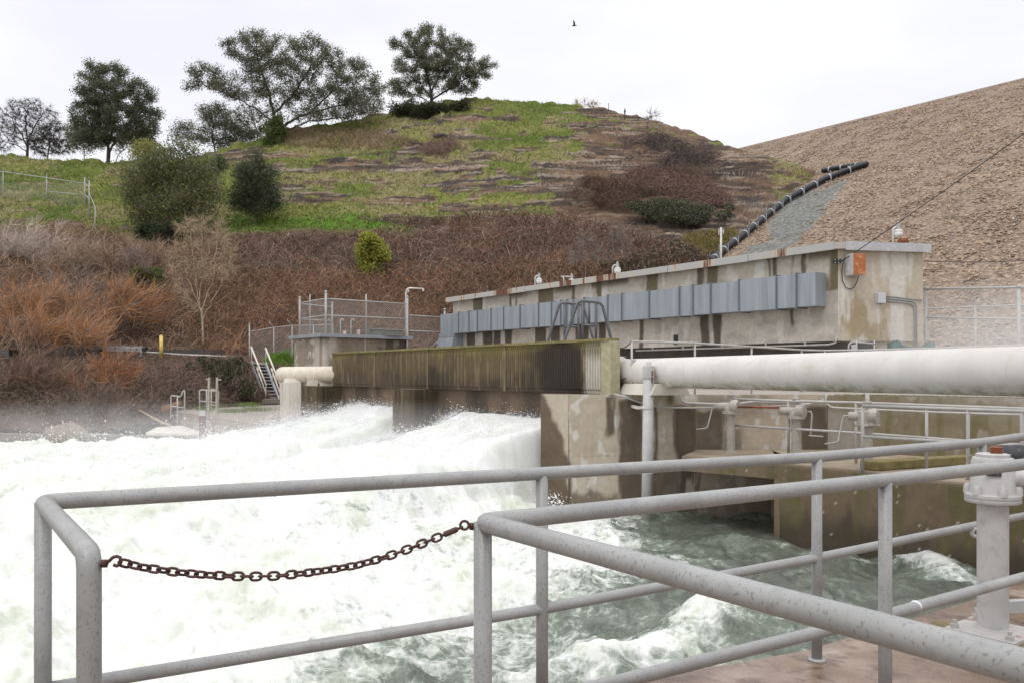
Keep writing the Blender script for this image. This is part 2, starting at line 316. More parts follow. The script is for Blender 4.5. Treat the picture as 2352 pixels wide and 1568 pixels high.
ppx = CX + FP * dX / np.maximum(dY, 1); ppy = HY - FP * (dz - H) / np.maximum(dY, 1)
jn = (fbm(dX * .8, dY * .8, 0, 4, 95) - .5) * 26
pm = inpoly(ppx + jn, ppy + jn * .6, patch).astype(float)
dc = mixc((.28, .205, .145), (.37, .27, .19), fbm(dX * .15, dY * .15, 0, 4, 97).ravel())
dc = mixc(dc, (.215, .215, .19), pm.ravel())
dv = np.stack([dX, dY, dz], -1).reshape(-1, 3); jj = np.arange(na * nb).reshape(nb, na); df = np.stack([jj[:-1, :-1], jj[1:, :-1], jj[1:, 1:], jj[:-1, 1:]], -1).reshape(-1, 4)
m, t, b, l = newmat('dam_rubble'); a = N(t, 'ShaderNodeAttribute', attribute_name='Col'); c_ = N(t, 'ShaderNodeTexCoord')
vo = N(t, 'ShaderNodeTexVoronoi'); vo.inputs['Scale'].default_value = 4.2; l(c_.outputs['Object'], vo.inputs['Vector'])
v2 = ramp(t, vo.outputs['Color'], [(.2, .7), (.8, 1.22)]); v3 = ramp(t, vo.outputs['Distance'], [(.1, 1.1), (.6, .5)])
l(mixn(t, mixn(t, a.outputs['Color'], v2, 1., 'MULTIPLY'), v3, .8, 'MULTIPLY'), b.inputs['Base Color']); b.inputs['Roughness'].default_value = .9
bumpn(t, b, vo.outputs['Distance'], .28, -.08); M['dam'] = m
dam = npmesh('dam_embankment', dv, df, m, None, dc, True); tag(dam, 'long brown rubble-faced dam embankment sloping up to the right', 'dam')
# loose rubble lying over its face (far too many to count)
ns = 150000; rg = np.random.default_rng(5)
ua = rg.uniform(-70, 45, ns); ub = .8 + 61 * rg.random(ns)
sx = DA.x + DD.x * ua + DP.x * ub; sy = DA.y + DD.y * ua + DP.y * ub; szz = DA.z - .5 * ub
spx = CX + FP * sx / np.maximum(sy, 1); spy = HY - FP * (szz - H) / np.maximum(sy, 1); jn = (fbm(sx * .8, sy * .8, 0, 4, 95) - .5) * 26
ok = (spx > 1550) & (spx < 2480) & (sy > 12) & (szz > .8); ok &= ~(inpoly(spx + jn, spy + jn * .6, patch) & (rg.random(ns) > .05))
sx, sy, szz = sx[ok], sy[ok], szz[ok]; ns = len(sx)
octv = np.array([(1, 0, 0), (0, 1, 0), (-1, 0, 0), (0, -1, 0), (0, 0, 1), (0, 0, -1)], float); octf = np.array([(0, 1, 4), (1, 2, 4), (2, 3, 4), (3, 0, 4), (1, 0, 5), (2, 1, 5), (3, 2, 5), (0, 3, 5)])
size = .042 + .085 * rg.random(ns) ** 2.4 + .06 * (rg.random(ns) > .98)
sv = octv[None] * (size[:, None, None] * rg.uniform(.6, 1.25, (ns, 6, 1)) * np.stack([rg.uniform(.9, 1.4, ns), rg.uniform(.7, 1.1, ns), rg.uniform(.5, .8, ns)], -1)[:, None, :])
th = rg.uniform(0, 6.28, ns); cth, sth = np.cos(th)[:, None], np.sin(th)[:, None]
sv = np.stack([sv[..., 0] * cth - sv[..., 1] * sth, sv[..., 0] * sth + sv[..., 1] * cth, sv[..., 2]], -1) + np.stack([sx, sy, szz], -1)[:, None, :] + np.array((0, 0, .015))
sc_ = mixc((.25, .175, .12), (.46, .34, .235), rg.random(ns)) * (.8 + .4 * fbm(sx * .12, sy * .12, 0, 3, 99))[:, None]; sc_ = np.where((rg.random(ns) > .93)[:, None], np.array((.52, .46, .38))[None], sc_); sc_ = np.where((rg.random(ns) > .9)[:, None], np.array((.22, .195, .17))[None], sc_)
M['stones'] = m_attr('rubble_stone', .9, .2, 5.)
o = npmesh('rubble', sv.reshape(-1, 3), (octf[None] + 6 * np.arange(ns)[:, None, None]).reshape(-1, 3), M['stones'], None, np.repeat(sc_, 6, 0)); tag(o, 'loose tan rubble stones covering the dam face', 'rubble', None, 'stuff')
# ---------------------------------------------------------------- flat ground, yard, platform, road, deck
gm = MB(); gm.add([(-900, -300, -3.2), (900, -300, -3.2), (900, 1500, -3.2), (-900, 1500, -3.2)], [(0, 1, 2, 3)])
tag(gm.build('ground', m_plain('ground_soil', (.16, .13, .09), .95, var=.3, scale=.3)), 'bare ground stretching out under everything', None, None, 'structure')
M['paving'] = m_plain('old_paving_concrete', (.34, .30, .26), .85, var=.22, scale=1.4, bump=.2)
yd = [F(16.2, -.3), F(0, -.3), (2.5, 17.55), (6.6, 17.55), (9.2, 14.75), (16, 7.5), (45, 18), (24, 62), (-3, 62), (-2, 46), (-4.6, 41.5)]
tag(MB().prism([(p[0], p[1]) for p in yd], -3, 1.03).build('yard_ground', M['paving']), 'paved yard round the concrete works', None, None, 'structure')
M['platform'] = m_plain('damp_stained_concrete', (.24, .195, .155), .7, var=.3, scale=.8, bump=.2)
pl = [F(14.35, 3), F(27, 3), F(31, -4), (-14, 50), (-3, 50), (-4.7, 41.4), F(16.4, -.4), F(16.4, .9), F(14.35, .9)]
tag(MB().prism([(p[0], p[1]) for p in pl], -3, -.17).build('landing_ground', M['platform']), 'low stained concrete landing beside the outlet', None, None, 'structure')
m, t, b, l = newmat('wet_deck_concrete')
f = noise(t, 1.6, 6, .6); col = ramp(t, f, [(.3, (.12, .075, .052)), (.47, (.215, .145, .10)), (.6, (.30, .22, .165)), (.72, (.44, .36, .30))])
col = mixn(t, col, (.075, .042, .03), ramp(t, noise(t, 5, 8, .75, dist=.5), [(.50, 0.), (.62, .75)])); l(col, b.inputs['Base Color'])
l(ramp(t, noise(t, 1.7, 6, .6), [(.43, .02), (.60, .35)]), b.inputs['Roughness']); bumpn(t, b, noise(t, 24, 5), .15, .01); M['deck'] = m
dk = [(-1.9, 2.78), (-1.72, 3.02), (.1, 3.86), (1.6, 4.52), (3.1, 5.55), (4.6, 6.9), (7.6, 9.4), (12, 9.4), (12, -4), (-1.9, -4)]
tag(MB().prism(dk, -2.9, 0).build('deck_floor', M['deck'], bevel=.012), 'wet reddish brown concrete deck underfoot', None, None, 'structure')
M['asphalt'] = m_plain('asphalt', (.07, .07, .07), .85, var=.2, scale=2)
rd = [hill_at(x, 809) for x in range(-300, 560, 40)]
mb = MB()
for a, b_ in zip(rd[:-1], rd[1:]):
    mb.hexa([a + Vector((0, -1.6, -.4)), b_ + Vector((0, -1.6, -.4)), b_ + Vector((0, 1.6, -.4)), a + Vector((0, 1.6, -.4)), a + Vector((0, -1.6, .12)), b_ + Vector((0, -1.6, .12)), b_ + Vector((0, 1.6, .12)), a + Vector((0, 1.6, .12))])
tag(mb.build('service_road', M['asphalt']), 'narrow service road along the foot of the hill', None, None, 'structure')
# ---------------------------------------------------------------- the torrent
WL = -1.48
nwx, nwy = 1150, 760
wx = np.linspace(-420, 2750, nwx); wy = np.exp(np.linspace(math.log(4.2), math.log(36), nwy))
PX, WY = np.meshgrid(wx, wy); WX = (PX - CX) / FP * WY
rs_, rd_ = (WX - FO.x) * FU.x + (WY - FO.y) * FU.y, (WX - FO.x) * FN.x + (WY - FO.y) * FN.y
def jet(s, d):
    def band(a, b): k = .25 + .22 * np.maximum(d, 0); e_ = .22 * np.maximum(d - .8, 0); return sst(a - .25 * e_ - .5 * k, a - .25 * e_ + k * .35, s) * (1 - sst(b + e_ - 1.5 - .3 * k, b + e_ + .5 * k, s))
    B = np.maximum(band(1.62, 7.3), band(8.7, 14.3)); top = .46 - 1.5 * (1 - np.exp(-np.maximum(d - .2, 0) / 4.2))
    return B * (1 - sst(9, 17, d)), top
JB, JT = jet(rs_, rd_)
fc = [(100, 1100, 1), (500, 1100, 1), (900, 1100, 1), (1200, 1100, 1), (1230, 1180, 1), (1300, 1235, .85), (1400, 1262, .68), (1500, 1285, .5), (1560, 1255, .2), (1600, 1215, .12), (1800, 1290, .12), (2000, 1330, .14), (2100, 1280, .4),
      (1300, 1290, .78), (1350, 1350, .5), (1150, 1350, .9), (1000, 1400, .9), (800, 1450, .78), (600, 1500, .85), (300, 1500, .97), (900, 1500, .5), (1000, 1545, .38), (1150, 1480, .42), (1150, 1560, .42), (1400, 1430, .3), (1500, 1390, .22), (1700, 1350, .14),
      (1650, 1420, .55), (1780, 1500, .3), (1400, 1515, .5), (1470, 1555, .42), (1550, 1470, .36), (2100, 1400, .12), (300, 1250, .97), (600, 1350, .95), (1750, 1220, .1), (1900, 1260, .18), (20, 1400, 1), (2500, 1400, .1), (1240, 1420, .45), (500, 1560, .8), (100, 1560, .95)]
num = 0.; den = 0.
for px_, py_, v_ in fc:
    q = PZ(px_, py_, WL + .1); w_ = 1 / ((WX - q.x) ** 2 + (WY - q.y) ** 2 + .05) ** 1.6; num = num + w_ * v_; den = den + w_
foam = num / den; foam = np.clip(np.maximum(foam, JB * sst(-.5, .3, rd_ + .6)), 0, 1)
t1 = fbm(WX * .45 + .2 * WY, WY * .45, 0, 4, 101) - .5; t2 = fbm(WX * 1.6, WY * 1.6, 0, 4, 111); t3 = fbm(WX * 5, WY * 5, 0, 3, 121) - .5
rid = 1 - np.abs(2 * fbm(WX * .8 + .5 * WY, WY * .7, 0, 3, 131) - 1); rid2 = 1 - np.abs(2 * fbm(WX * 2.4, WY * 2.1 + WX, 0, 3, 141) - 1)
calm = 1 - .62 * sst(11.5, 14, WY) * sst(-.6, .8, WX); amp = (.35 + .65 * foam) * calm
Wz = WL + .34 * sst(.6, 1, foam) * sst(7, 14, WY) * (1 - sst(-.5, 1.2, WX)) + t1 * .95 * amp + (rid ** 3) * .26 * amp + (rid2 ** 2) * .07 - .10 * (1 - calm) + t3 * .045 * (.4 + foam) + (t2 - .5) * .16
Wz = Wz + foam * (rid2 - .6) * .04
jh = JT + (t2 - .5) * .45 * sst(0, 3, rd_) + (t2 - .5) * .10 + t3 * .06 + t1 * .5 * sst(.5, 4, rd_)
Wz = np.where(JB > 0, lerp(Wz, np.maximum(Wz, jh), JB), Wz)
def crest(Wz, foam, a, b, wdt, hgt, fm, sharp=.6):
    a, b = PZ(*a, WL + .25), PZ(*b, WL + .25); ab = (b - a); L2 = ab.x ** 2 + ab.y ** 2; t_ = np.clip(((WX - a.x) * ab.x + (WY - a.y) * ab.y) / L2, 0, 1)
    dx, dy = WX - (a.x + ab.x * t_), WY - (a.y + ab.y * t_); dd = np.sqrt(dx * dx + dy * dy) + (t2 - .5) * .25
    k = np.exp(-(np.abs(dd) / wdt) ** 1.5); en = .45 + .55 * np.sin(math.pi * np.clip(t_ * .8 + .1, 0, 1))
    return Wz + hgt * k * en * (.8 + .4 * t2), np.clip(foam + fm * np.exp(-(np.abs(dd) / (wdt * sharp)) ** 2) * en, 0, 1)
for a, b, wd_, h_, fm in (((1590, 1450), (1690, 1395), .42, .36, .36), ((1690, 1395), (1820, 1450), .38, .2, .12), ((1200, 1530), (1480, 1475), .36, .24, .30), ((1480, 1475), (1640, 1500), .35, .16, .18), ((2055, 1245), (2240, 1335), .35, .3, .5), ((1850, 1250), (1960, 1262), .3, .16, .3), ((1270, 1225), (1480, 1268), .4, .12, .25), ((1650, 1215), (1800, 1225), .3, .14, .2)):
    Wz, foam = crest(Wz, foam, a, b, wd_, h_, fm)
wv = np.stack([WX, WY, Wz], -1).reshape(-1, 3); kk = np.arange(nwx * nwy).reshape(nwy, nwx); wf = np.stack([kk[:-1, :-1], kk[:-1, 1:], kk[1:, 1:], kk[1:, :-1]], -1).reshape(-1, 4)
# leave out what would lie inside the outlet body, the yard or under the deck
cxq = wv[wf].mean(1); sq, dq = (cxq[:, 0] - FO.x) * FU.x + (cxq[:, 1] - FO.y) * FU.y, (cxq[:, 0] - FO.x) * FN.x + (cxq[:, 1] - FO.y) * FN.y
keep = ~((dq < -1.2)) | (cxq[:, 1] < 17.4) & (cxq[:, 0] > 1.1); keep &= ~((cxq[:, 1] > 17.45) & (cxq[:, 0] > 2.3)); keep &= ~((cxq[:, 1] < 3.6) & (cxq[:, 0] > -1.8))
keep &= ~((sq > 14.6) & (dq < 2.8)); keep &= ~((sq < .4) & (dq < .5) & (cxq[:, 1] > 17.45))
wf = wf[keep]
m, t, b, l = newmat('churning_water'); at = N(t, 'ShaderNodeAttribute', attribute_name='foam'); at2 = N(t, 'ShaderNodeAttribute', attribute_name='jet')
n1 = noise(t, 3.2, 8, .68, (1, .8, 1), dist=.6); n2 = noise(t, 14, 6, .7, None, dist=.4); n3 = noise(t, .9, 4, .6)
def mth(op, a, b_, cl=False):
    q = N(t, 'ShaderNodeMath', operation=op, use_clamp=cl)
    for i, v in enumerate((a, b_)):
        if isinstance(v, (int, float)): q.inputs[i].default_value = v
        else: l(v, q.inputs[i])
    return q.outputs[0]
vr = N(t, 'ShaderNodeTexVoronoi', feature='DISTANCE_TO_EDGE'); vr.inputs['Scale'].default_value = 3.4; tcv = N(t, 'ShaderNodeTexCoord'); nzv = N(t, 'ShaderNodeTexNoise'); nzv.inputs['Scale'].default_value = 2.2; nzv.inputs['Detail'].default_value = 6; l(tcv.outputs['Object'], nzv.inputs['Vector']); va_ = N(t, 'ShaderNodeVectorMath', operation='MULTIPLY_ADD'); l(nzv.outputs['Color'], va_.inputs[0]); va_.inputs[1].default_value = (1.1, 1.1, .3); l(tcv.outputs['Object'], va_.inputs[2]); l(va_.outputs[0], vr.inputs['Vector'])
lace = ramp(t, vr.outputs['Distance'], [(.0, .18), (.12, 0.)])
fz = mth('ADD', mth('ADD', mth('ADD', at.outputs['Fac'], mth('MULTIPLY', lace, mth('MULTIPLY', at.outputs['Fac'], 1.3, True))), mth('MULTIPLY', mth('SUBTRACT', n1, .5), 1.25)), mth('MULTIPLY', mth('SUBTRACT', n2, .5), .55))
fac = ramp(t, fz, [(.42, 0.), (.74, 1.)]); mid = ramp(t, fz, [(.18, 0.), (.5, 1.)])
deep = ramp(t, n3, [(.35, (.075, .084, .065)), (.65, (.125, .137, .106))])
wcol = mixn(t, deep, (.30, .36, .29), mth('MULTIPLY', mid, .55))
foamc = mixn(t, ramp(t, noise(t, .75, 8, .68, (1, .7, 1), dist=.9), [(.30, (.50, .54, .43)), (.43, (.655, .675, .605)), (.56, (.745, .75, .735)), (.7, (.80, .80, .80))]), (.50, .535, .44), mth('MULTIPLY', ramp(t, noise(t, 5., 8, .72, dist=1.2), [(.50, 0.), (.66, .62)]), mth('SUBTRACT', 1., at2.outputs['Fac'], True)))
l(mixn(t, wcol, foamc, fac), b.inputs['Base Color']); l(ramp(t, fac, [(0., .10), (1., .75)]), b.inputs['Roughness']); b.inputs['IOR'].default_value = 1.33
bumpn(t, b, mth('MULTIPLY', mth('ADD', n2, mth('MULTIPLY', n1, .7)), mth('SUBTRACT', 1.1, at2.outputs['Fac'], True)), .42, .06); b.inputs['Subsurface Radius'].default_value = (.25, .27, .24); b.inputs['Subsurface Scale'].default_value = 1.; l(mth('MULTIPLY', fac, .65), b.inputs['Subsurface Weight']); M['water'] = m
water = npmesh('water', wv, wf, m, None, None, True, {'foam': foam.ravel(), 'jet': (JB * sst(9, 3, rd_)).ravel()}); tag(water, 'green water churned to white foam below the outlet', None, None, 'structure')
# spray torn off the jets: thousands of drops
rg = np.random.default_rng(11); pos = []; dirs = []; szs = []
def spray(n, s0, s1, d0, d1, up, sc):
    s = rg.uniform(s0, s1, n); d = d0 + (d1 - d0) * rg.random(n) ** 1.3; Bq, Tq = jet(s, d); z = np.maximum(WL + .5, Tq * Bq + (WL + .3) * (1 - Bq)) + rg.exponential(up, n) * (1 - .3 * rg.random(n)) - .02
    x = FO.x + s * FU.x + d * FN.x; y = FO.y + s * FU.y + d * FN.y
    z += (fbm(x * 1.3, y * 1.3, 0, 3, 151) - .42) * .35
    pos.append(np.stack([x, y, z], -1)); v = np.stack([FN.x + rg.normal(0, .25, n), FN.y + rg.normal(0, .25, n), rg.normal(-.15, .35, n)], -1); dirs.append(v / np.linalg.norm(v, axis=1)[:, None]); szs.append(sc * (.35 + rg.exponential(.45, n)))
spray(26000, 1.6, 7.2, .3, 2.8, .07, .0055); spray(26000, 8.8, 14.0, .3, 3.2, .07, .0066); spray(15000, 5.8, 8.4, .4, 3.6, .11, .006); spray(15000, 12.6, 15.2, .6, 5, .13, .0075); spray(12000, 2, 14, 2.5, 8, .05, .009); spray(9000, 6, 17, 6, 13, .07, .009)
# ragged tips thrown up along the far edge and by the pier
for (px_, py_, Y_, n, r_) in ((440, 1000, 27, 500, .55), (150, 1012, 25, 500, .6), (618, 985, 25.5, 350, .35), (40, 1020, 24, 200, .4), (1266, 1150, 15.8, 160, .16), (250, 1010, 25, 250, .5), (700, 965, 25, 400, .5), (1350, 1205, 15.5, 220, .35), (340, 1012, 26, 250, .5)):
    q = np.array(P(px_, py_, Y_)); e_ = rg.normal(0, 1, (n, 3)) * np.array((r_, r_, r_ * .55)); pos.append(q + e_); v = rg.normal(0, 1, (n, 3)) + np.array((-.6, 0, .8)); dirs.append(v / np.linalg.norm(v, axis=1)[:, None]); szs.append(.008 * (.4 + rg.exponential(.6, n)))
pos = np.concatenate(pos); dirs = np.concatenate(dirs); szs = np.concatenate(szs); n = len(pos)
u = np.cross(dirs, rg.normal(0, 1, (n, 3))); u /= np.linalg.norm(u, axis=1)[:, None] + 1e-9; v = np.cross(dirs, u)
ax = np.stack([dirs * (szs * rg.uniform(1.1, 2.4, n))[:, None], u * szs[:, None], v * szs[:, None]], 1)
dv_ = pos[:, None, :] + np.stack([ax[:, 0], ax[:, 1], -ax[:, 0], -ax[:, 1], ax[:, 2], -ax[:, 2]], 1)
m, t, b, l = newmat('water_drops'); b.inputs['Base Color'].default_value = (.9, .9, .91, 1); b.inputs['Roughness'].default_value = .4; M['drops'] = m
o = npmesh('spray', dv_.reshape(-1, 3), (octf[None] + 6 * np.arange(n)[:, None, None]).reshape(-1, 3), m, None, None, True); tag(o, 'white spray thrown off the jets of water', 'spray', None, 'stuff')
# ---------------------------------------------------------------- plants
def strands(base, dirs, length, droop, width, col, segs=5, seed=0, wob=.12, taper=True):
    """ribbons growing from base along dirs and bending over; returns verts, faces, colours"""
    rg = np.random.default_rng(seed); n = len(base); t = np.linspace(0, 1, segs + 1)[None, :, None]; d = dirs / (np.linalg.norm(dirs, axis=1)[:, None] + 1e-9)
    side = rg.normal(0, 1, (n, 3)); side -= d * (side * d).sum(1)[:, None]; side /= np.linalg.norm(side, axis=1)[:, None] + 1e-9
    c = base[:, None, :] + d[:, None, :] * length[:, None, None] * t + np.array((0, 0, -1.))[None, None] * (droop * length)[:, None, None] * t ** 2.2 + side[:, None, :] * (np.sin(t * rg.uniform(2, 5, n)[:, None, None]) * wob * length[:, None, None])
    wv_ = rg.normal(0, 1, (n, 3)); wv_[:, 1] *= .3; wv_ -= d * (wv_ * d).sum(1)[:, None]; wv_ /= np.linalg.norm(wv_, axis=1)[:, None] + 1e-9
    wd = width[:, None, None] * ((1 - .8 * t) if taper else np.ones_like(t)) * .5
    a = c - wv_[:, None, :] * wd; b = c + wv_[:, None, :] * wd; v = np.stack([a, b], 2).reshape(n, -1, 3); k = 2 * (segs + 1)
    q = np.array([(2 * i, 2 * i + 1, 2 * i + 3, 2 * i + 2) for i in range(segs)]); f = (q[None] + k * np.arange(n)[:, None, None]).reshape(-1, 4)
    return v.reshape(-1, 3), f, np.repeat(col, k, 0)
def leaves(pos, size, col, seed=0, flat=.0):
    rg = np.random.default_rng(seed); n = len(pos); a = rg.normal(0, 1, (n, 3)); a /= np.linalg.norm(a, axis=1)[:, None]; b = np.cross(a, rg.normal(0, 1, (n, 3)) + np.array((0, 0, flat))); b /= np.linalg.norm(b, axis=1)[:, None] + 1e-9
    L_ = size[:, None]; v = np.stack([pos - a * L_ * .6, pos + b * L_ * .33, pos + a * L_ * .6, pos - b * L_ * .33], 1)
    return v.reshape(-1, 3), (np.arange(4)[None] + 4 * np.arange(n)[:, None]), np.repeat(col, 4, 0)
def join(parts):
    vs, fs, cs = [], [], []; o_ = 0
    for v, f, c in parts: vs.append(v); fs.append(f + o_); cs.append(c); o_ += len(v)
    return np.concatenate(vs), np.concatenate(fs), np.concatenate(cs)
def colpick(pal, n, rg, jit=.18):
    pal = np.asarray(pal, float); c = pal[rg.integers(0, len(pal), n)] * (1 + rg.normal(0, jit, (n, 1))); return np.clip(c, .005, .95)
def grow(trunk, att, step, di, dk, rg, iters=160, grav=0., limbs_=()):
    nodes = [Vector(p) for p in trunk]; P0 = []; par = []
    for i, p in enumerate(nodes):
        if i == 0: P0.append(p); par.append(-1)
        else:
            m_ = max(1, int((p - nodes[i - 1]).length / step))
            for j in range(1, m_ + 1): P0.append(nodes[i - 1].lerp(p, j / m_)); par.append(len(P0) - 2)
    for lb in limbs_:
        prev = int(np.argmin([(q - lb[0]).length for q in P0])); lb = [P0[prev]] + list(lb[1:])
        for i in range(1, len(lb)):
            m_ = max(1, int((lb[i] - lb[i - 1]).length / step))
            for j in range(1, m_ + 1): P0.append(lb[i - 1].lerp(lb[i], j / m_) + Vector((random.uniform(-.07, .07), random.uniform(-.07, .07), random.uniform(-.07, .07)))); par.append(prev); prev = len(P0) - 1
    X = np.array(P0); par = list(par); att = np.asarray(att, float); alive = np.ones(len(att), bool)
    D = np.linalg.norm(att[:, None] - X[None], axis=2); near = D.argmin(1); nd = D.min(1)
    for it in range(iters):
        act = alive & (nd < di)
        if not act.any(): break
        new = []; npar = []
        for k in np.unique(near[act]):
            sel = act & (near == k); v = att[sel] - X[k]; v /= np.linalg.norm(v, axis=1)[:, None] + 1e-9; d = v.mean(0) + rg.normal(0, .16, 3); d[2] += grav; d /= np.linalg.norm(d) + 1e-9
            new.append(X[k] + d * step); npar.append(k)
        new = np.array(new); o_ = len(X); X = np.concatenate([X, new]); par += npar
        D = np.linalg.norm(att[:, None] - new[None], axis=2); j = D.argmin(1); dm = D[np.arange(len(att)), j]; better = dm < nd; near = np.where(better, j + o_, near); nd = np.minimum(nd, dm); alive &= nd > dk
        if len(X) > 9000: break
    return X, np.array(par)
def skeleton(X, par, r_tip, expo, rmax):
    n = len(X); cnt = np.zeros(n); ch = np.zeros(n, int)
    for i in range(n - 1, 0, -1):
        if ch[i] == 0: cnt[i] = 1
        cnt[par[i]] += cnt[i]; ch[par[i]] += 1
    return np.minimum(r_tip * np.maximum(cnt, 1) ** (1 / expo), rmax), cnt, ch
def limbs(X, par, r, sides=5):
    i = np.arange(1, len(X)); a, b = X[par[1:]], X[i]; d = b - a; d /= np.linalg.norm(d, axis=1)[:, None] + 1e-9
    u = np.cross(d, np.array((.31, .17, .93))); u /= np.linalg.norm(u, axis=1)[:, None] + 1e-9; v = np.cross(d, u); th = np.linspace(0, 2 * np.pi, sides, endpoint=False)
    ring = u[:, None] * np.cos(th)[None, :, None] + v[:, None] * np.sin(th)[None, :, None]; ra = np.minimum(r[par[1:]], r[1:] * 1.5)
    va = (a - d * (ra * .15)[:, None])[:, None] + ring * ra[:, None, None]; vb = (b + d * (r[1:] * .2)[:, None])[:, None] + ring * r[1:, None, None]; V_ = np.concatenate([va, vb], 1).reshape(-1, 3)
    q = np.array([(k, (k + 1) % sides, sides + (k + 1) % sides, sides + k) for k in range(sides)]); return V_, (q[None] + 2 * sides * np.arange(len(i))[:, None, None]).reshape(-1, 4)
def blob_pts(blobs, Y, n, rg, depth=.8, shell=.0):
    ar = np.array([bl[2] * bl[3] * (bl[4] if len(bl) > 4 else 1) for bl in blobs], float); ar /= ar.sum(); k = rg.choice(len(blobs), n, p=ar); out = np.zeros((n, 3))
    g = rg.normal(0, 1, (n, 3)); g /= np.linalg.norm(g, axis=1)[:, None]; rad = (shell + (1 - shell) * rg.random(n)) ** (1 / 2.4)
    for j, bl in enumerate(blobs):
        s = k == j; c = P(bl[0], bl[1], Y); rx, rz = bl[2] / FP * Y, bl[3] / FP * Y; ry = depth * (rx + rz) / 2
        out[s] = np.array(c) + g[s] * rad[s][:, None] * np.array((rx, ry, rz))
    return out
def tree(name, label, cat, Y, trunk_px, blobs, natt, nleaf, leafsize, pal, bark, seed, group=None, rtip=.012, expo=2.15, rmax=.5, step=.35, di=30., dk=.5, sigma=.35, depth=.8, twig=0, twigl=.5, grav=0., shell=.15, tw=.012, limb_px=()):
    rg = np.random.default_rng(seed); tr = [P(x, y, Y) for x, y in trunk_px]; base = tr[0]; tr[0] = tr[0] - Vector((0, 0, .4))
    att = blob_pts(blobs, Y, natt, rg, depth, shell); lbs = [[P(x, y, Y + dy_ * i / len(pl_)) for i, (x, y) in enumerate(pl_)] for pl_, dy_ in limb_px]; X, par = grow(tr, att, step, di, dk, rg, grav=grav, limbs_=lbs); r, cnt, ch = skeleton(X, par, rtip, expo, rmax)
    root = thing(name, base, label, cat, group); lv, lf = limbs(X, par, r)
    thin = np.flatnonzero((cnt <= 4) & (np.arange(len(X)) > len(trunk_px) + 2))
    if twig:
        k = thin[rg.integers(0, len(thin), twig)]; d = (X[k] - X[par[k]]); d /= np.linalg.norm(d, axis=1)[:, None] + 1e-9; d = d + rg.normal(0, .55, d.shape)
        sv_, sf_, _ = strands(X[k], d, twigl * rg.uniform(.4, 1.2, twig), np.full(twig, .05), np.full(twig, tw * 2), np.zeros((twig, 3)), 3, seed)
        lv, lf = np.concatenate([lv, sv_]), np.concatenate([lf, sf_ + len(lv)])
    npmesh('trunk', lv, lf, bark, root, None, True)
    if nleaf:
        k = thin[rg.integers(0, len(thin), nleaf)]; cl = np.clip(rg.normal(0, 1, (nleaf, 3)), -1.9, 1.9) * sigma; cl[:, 2] *= .75; p = X[k] + cl
        tone = fbm(p[:, 0] * .55, p[:, 1] * .55, p[:, 2] * .55, 3, seed); c = colpick(pal, nleaf, rg, .1) * (.68 + .68 * tone)[:, None]
        v, f, cc = leaves(p, leafsize * rg.uniform(.6, 1.35, nleaf), c, seed, .6); npmesh('crown', v, f, M['leaf'], root, cc)
    return root
OAK = [(.135, .138, .10), (.17, .17, .125), (.105, .108, .08), (.195, .187, .15)]
G1 = 'oaks standing along the hill crest'
def on(x, y): return hill_at(x, y).y
# big spreading oak
tree('oak_tree', 'widest oak on the crest, long low limbs sweeping right over the grass slope', 'tree', 86, [(648, 322), (640, 296), (628, 262), (622, 238)],
     [(560, 105, 58, 40), (640, 120, 72, 50), (725, 130, 50, 55), (805, 165, 48, 48), (470, 172, 52, 34), (540, 195, 60, 35), (650, 195, 80, 50), (760, 215, 70, 50), (830, 230, 45, 38), (445, 205, 30, 18), (590, 80, 34, 16), (700, 250, 70, 30), (600, 150, 60, 40), (860, 200, 26, 40), (790, 262, 60, 16)],
     800, 62000, .135, OAK, M['bark'], 3, G1, rtip=.02, rmax=.42, dk=.55, sigma=.34, twig=6500, twigl=.8, depth=.6, limb_px=[([(636, 290), (600, 258), (545, 226), (470, 198)], -2), ([(640, 300), (690, 268), (770, 246), (850, 232)], 2), ([(645, 308), (710, 280), (790, 270), (868, 256)], -1), ([(628, 262), (615, 205), (592, 140)], 1), ([(630, 262), (672, 222), (715, 150)], -1), ([(700, 262), (750, 225), (800, 180)], 2)])
tree('oak_tree', 'rounded oak at the top of the slope with dark ivy round its foot, rightmost oak', 'tree', 90.5, [(990, 246), (992, 222), (986, 190)],
     [(985, 85, 60, 34), (930, 110, 40, 40), (1050, 120, 50, 38), (1000, 130, 80, 45), (1100, 155, 46, 30), (925, 170, 40, 30), (1045, 185, 60, 30), (950, 205, 55, 28), (1010, 160, 80, 40), (900, 200, 26, 22), (1060, 205, 40, 16)],
     660, 52000, .125, OAK, M['bark'], 4, G1, rtip=.019, rmax=.36, dk=.55, sigma=.28, twig=4500, twigl=.7, depth=.7, limb_px=[([(990, 238), (962, 222), (915, 204)], 1), ([(992, 228), (965, 190), (925, 165)], -1), ([(994, 228), (1040, 200), (1105, 162)], 1), ([(988, 200), (975, 150), (950, 115)], 1), ([(990, 210), (1015, 160), (1050, 112)], -1)])
tree('oak_tree', 'tall dense evergreen oak with two dark trunks standing left of the widest oak', 'tree', 88, [(248, 376), (250, 350), (246, 310), (244, 270)],
     [(215, 170, 34, 28), (265, 170, 38, 26), (240, 215, 68, 40), (320, 225, 38, 40), (205, 265, 48, 40), (280, 275, 70, 45), (340, 285, 34, 40), (235, 310, 60, 24), (320, 320, 42, 20), (195, 320, 30, 20), (170, 290, 14, 26)],
     660, 62000, .135, [(.115, .122, .088), (.145, .152, .108), (.09, .096, .07)], M['bark'], 5, G1, rtip=.019, rmax=.42, dk=.5, sigma=.32, twig=4000, twigl=.7, limb_px=[([(250, 345), (232, 300), (220, 220), (212, 175)], 1), ([(248, 340), (262, 280), (268, 190)], -1), ([(250, 350), (285, 300), (325, 245)], 1), ([(250, 335), (215, 300), (180, 285)], -1)])
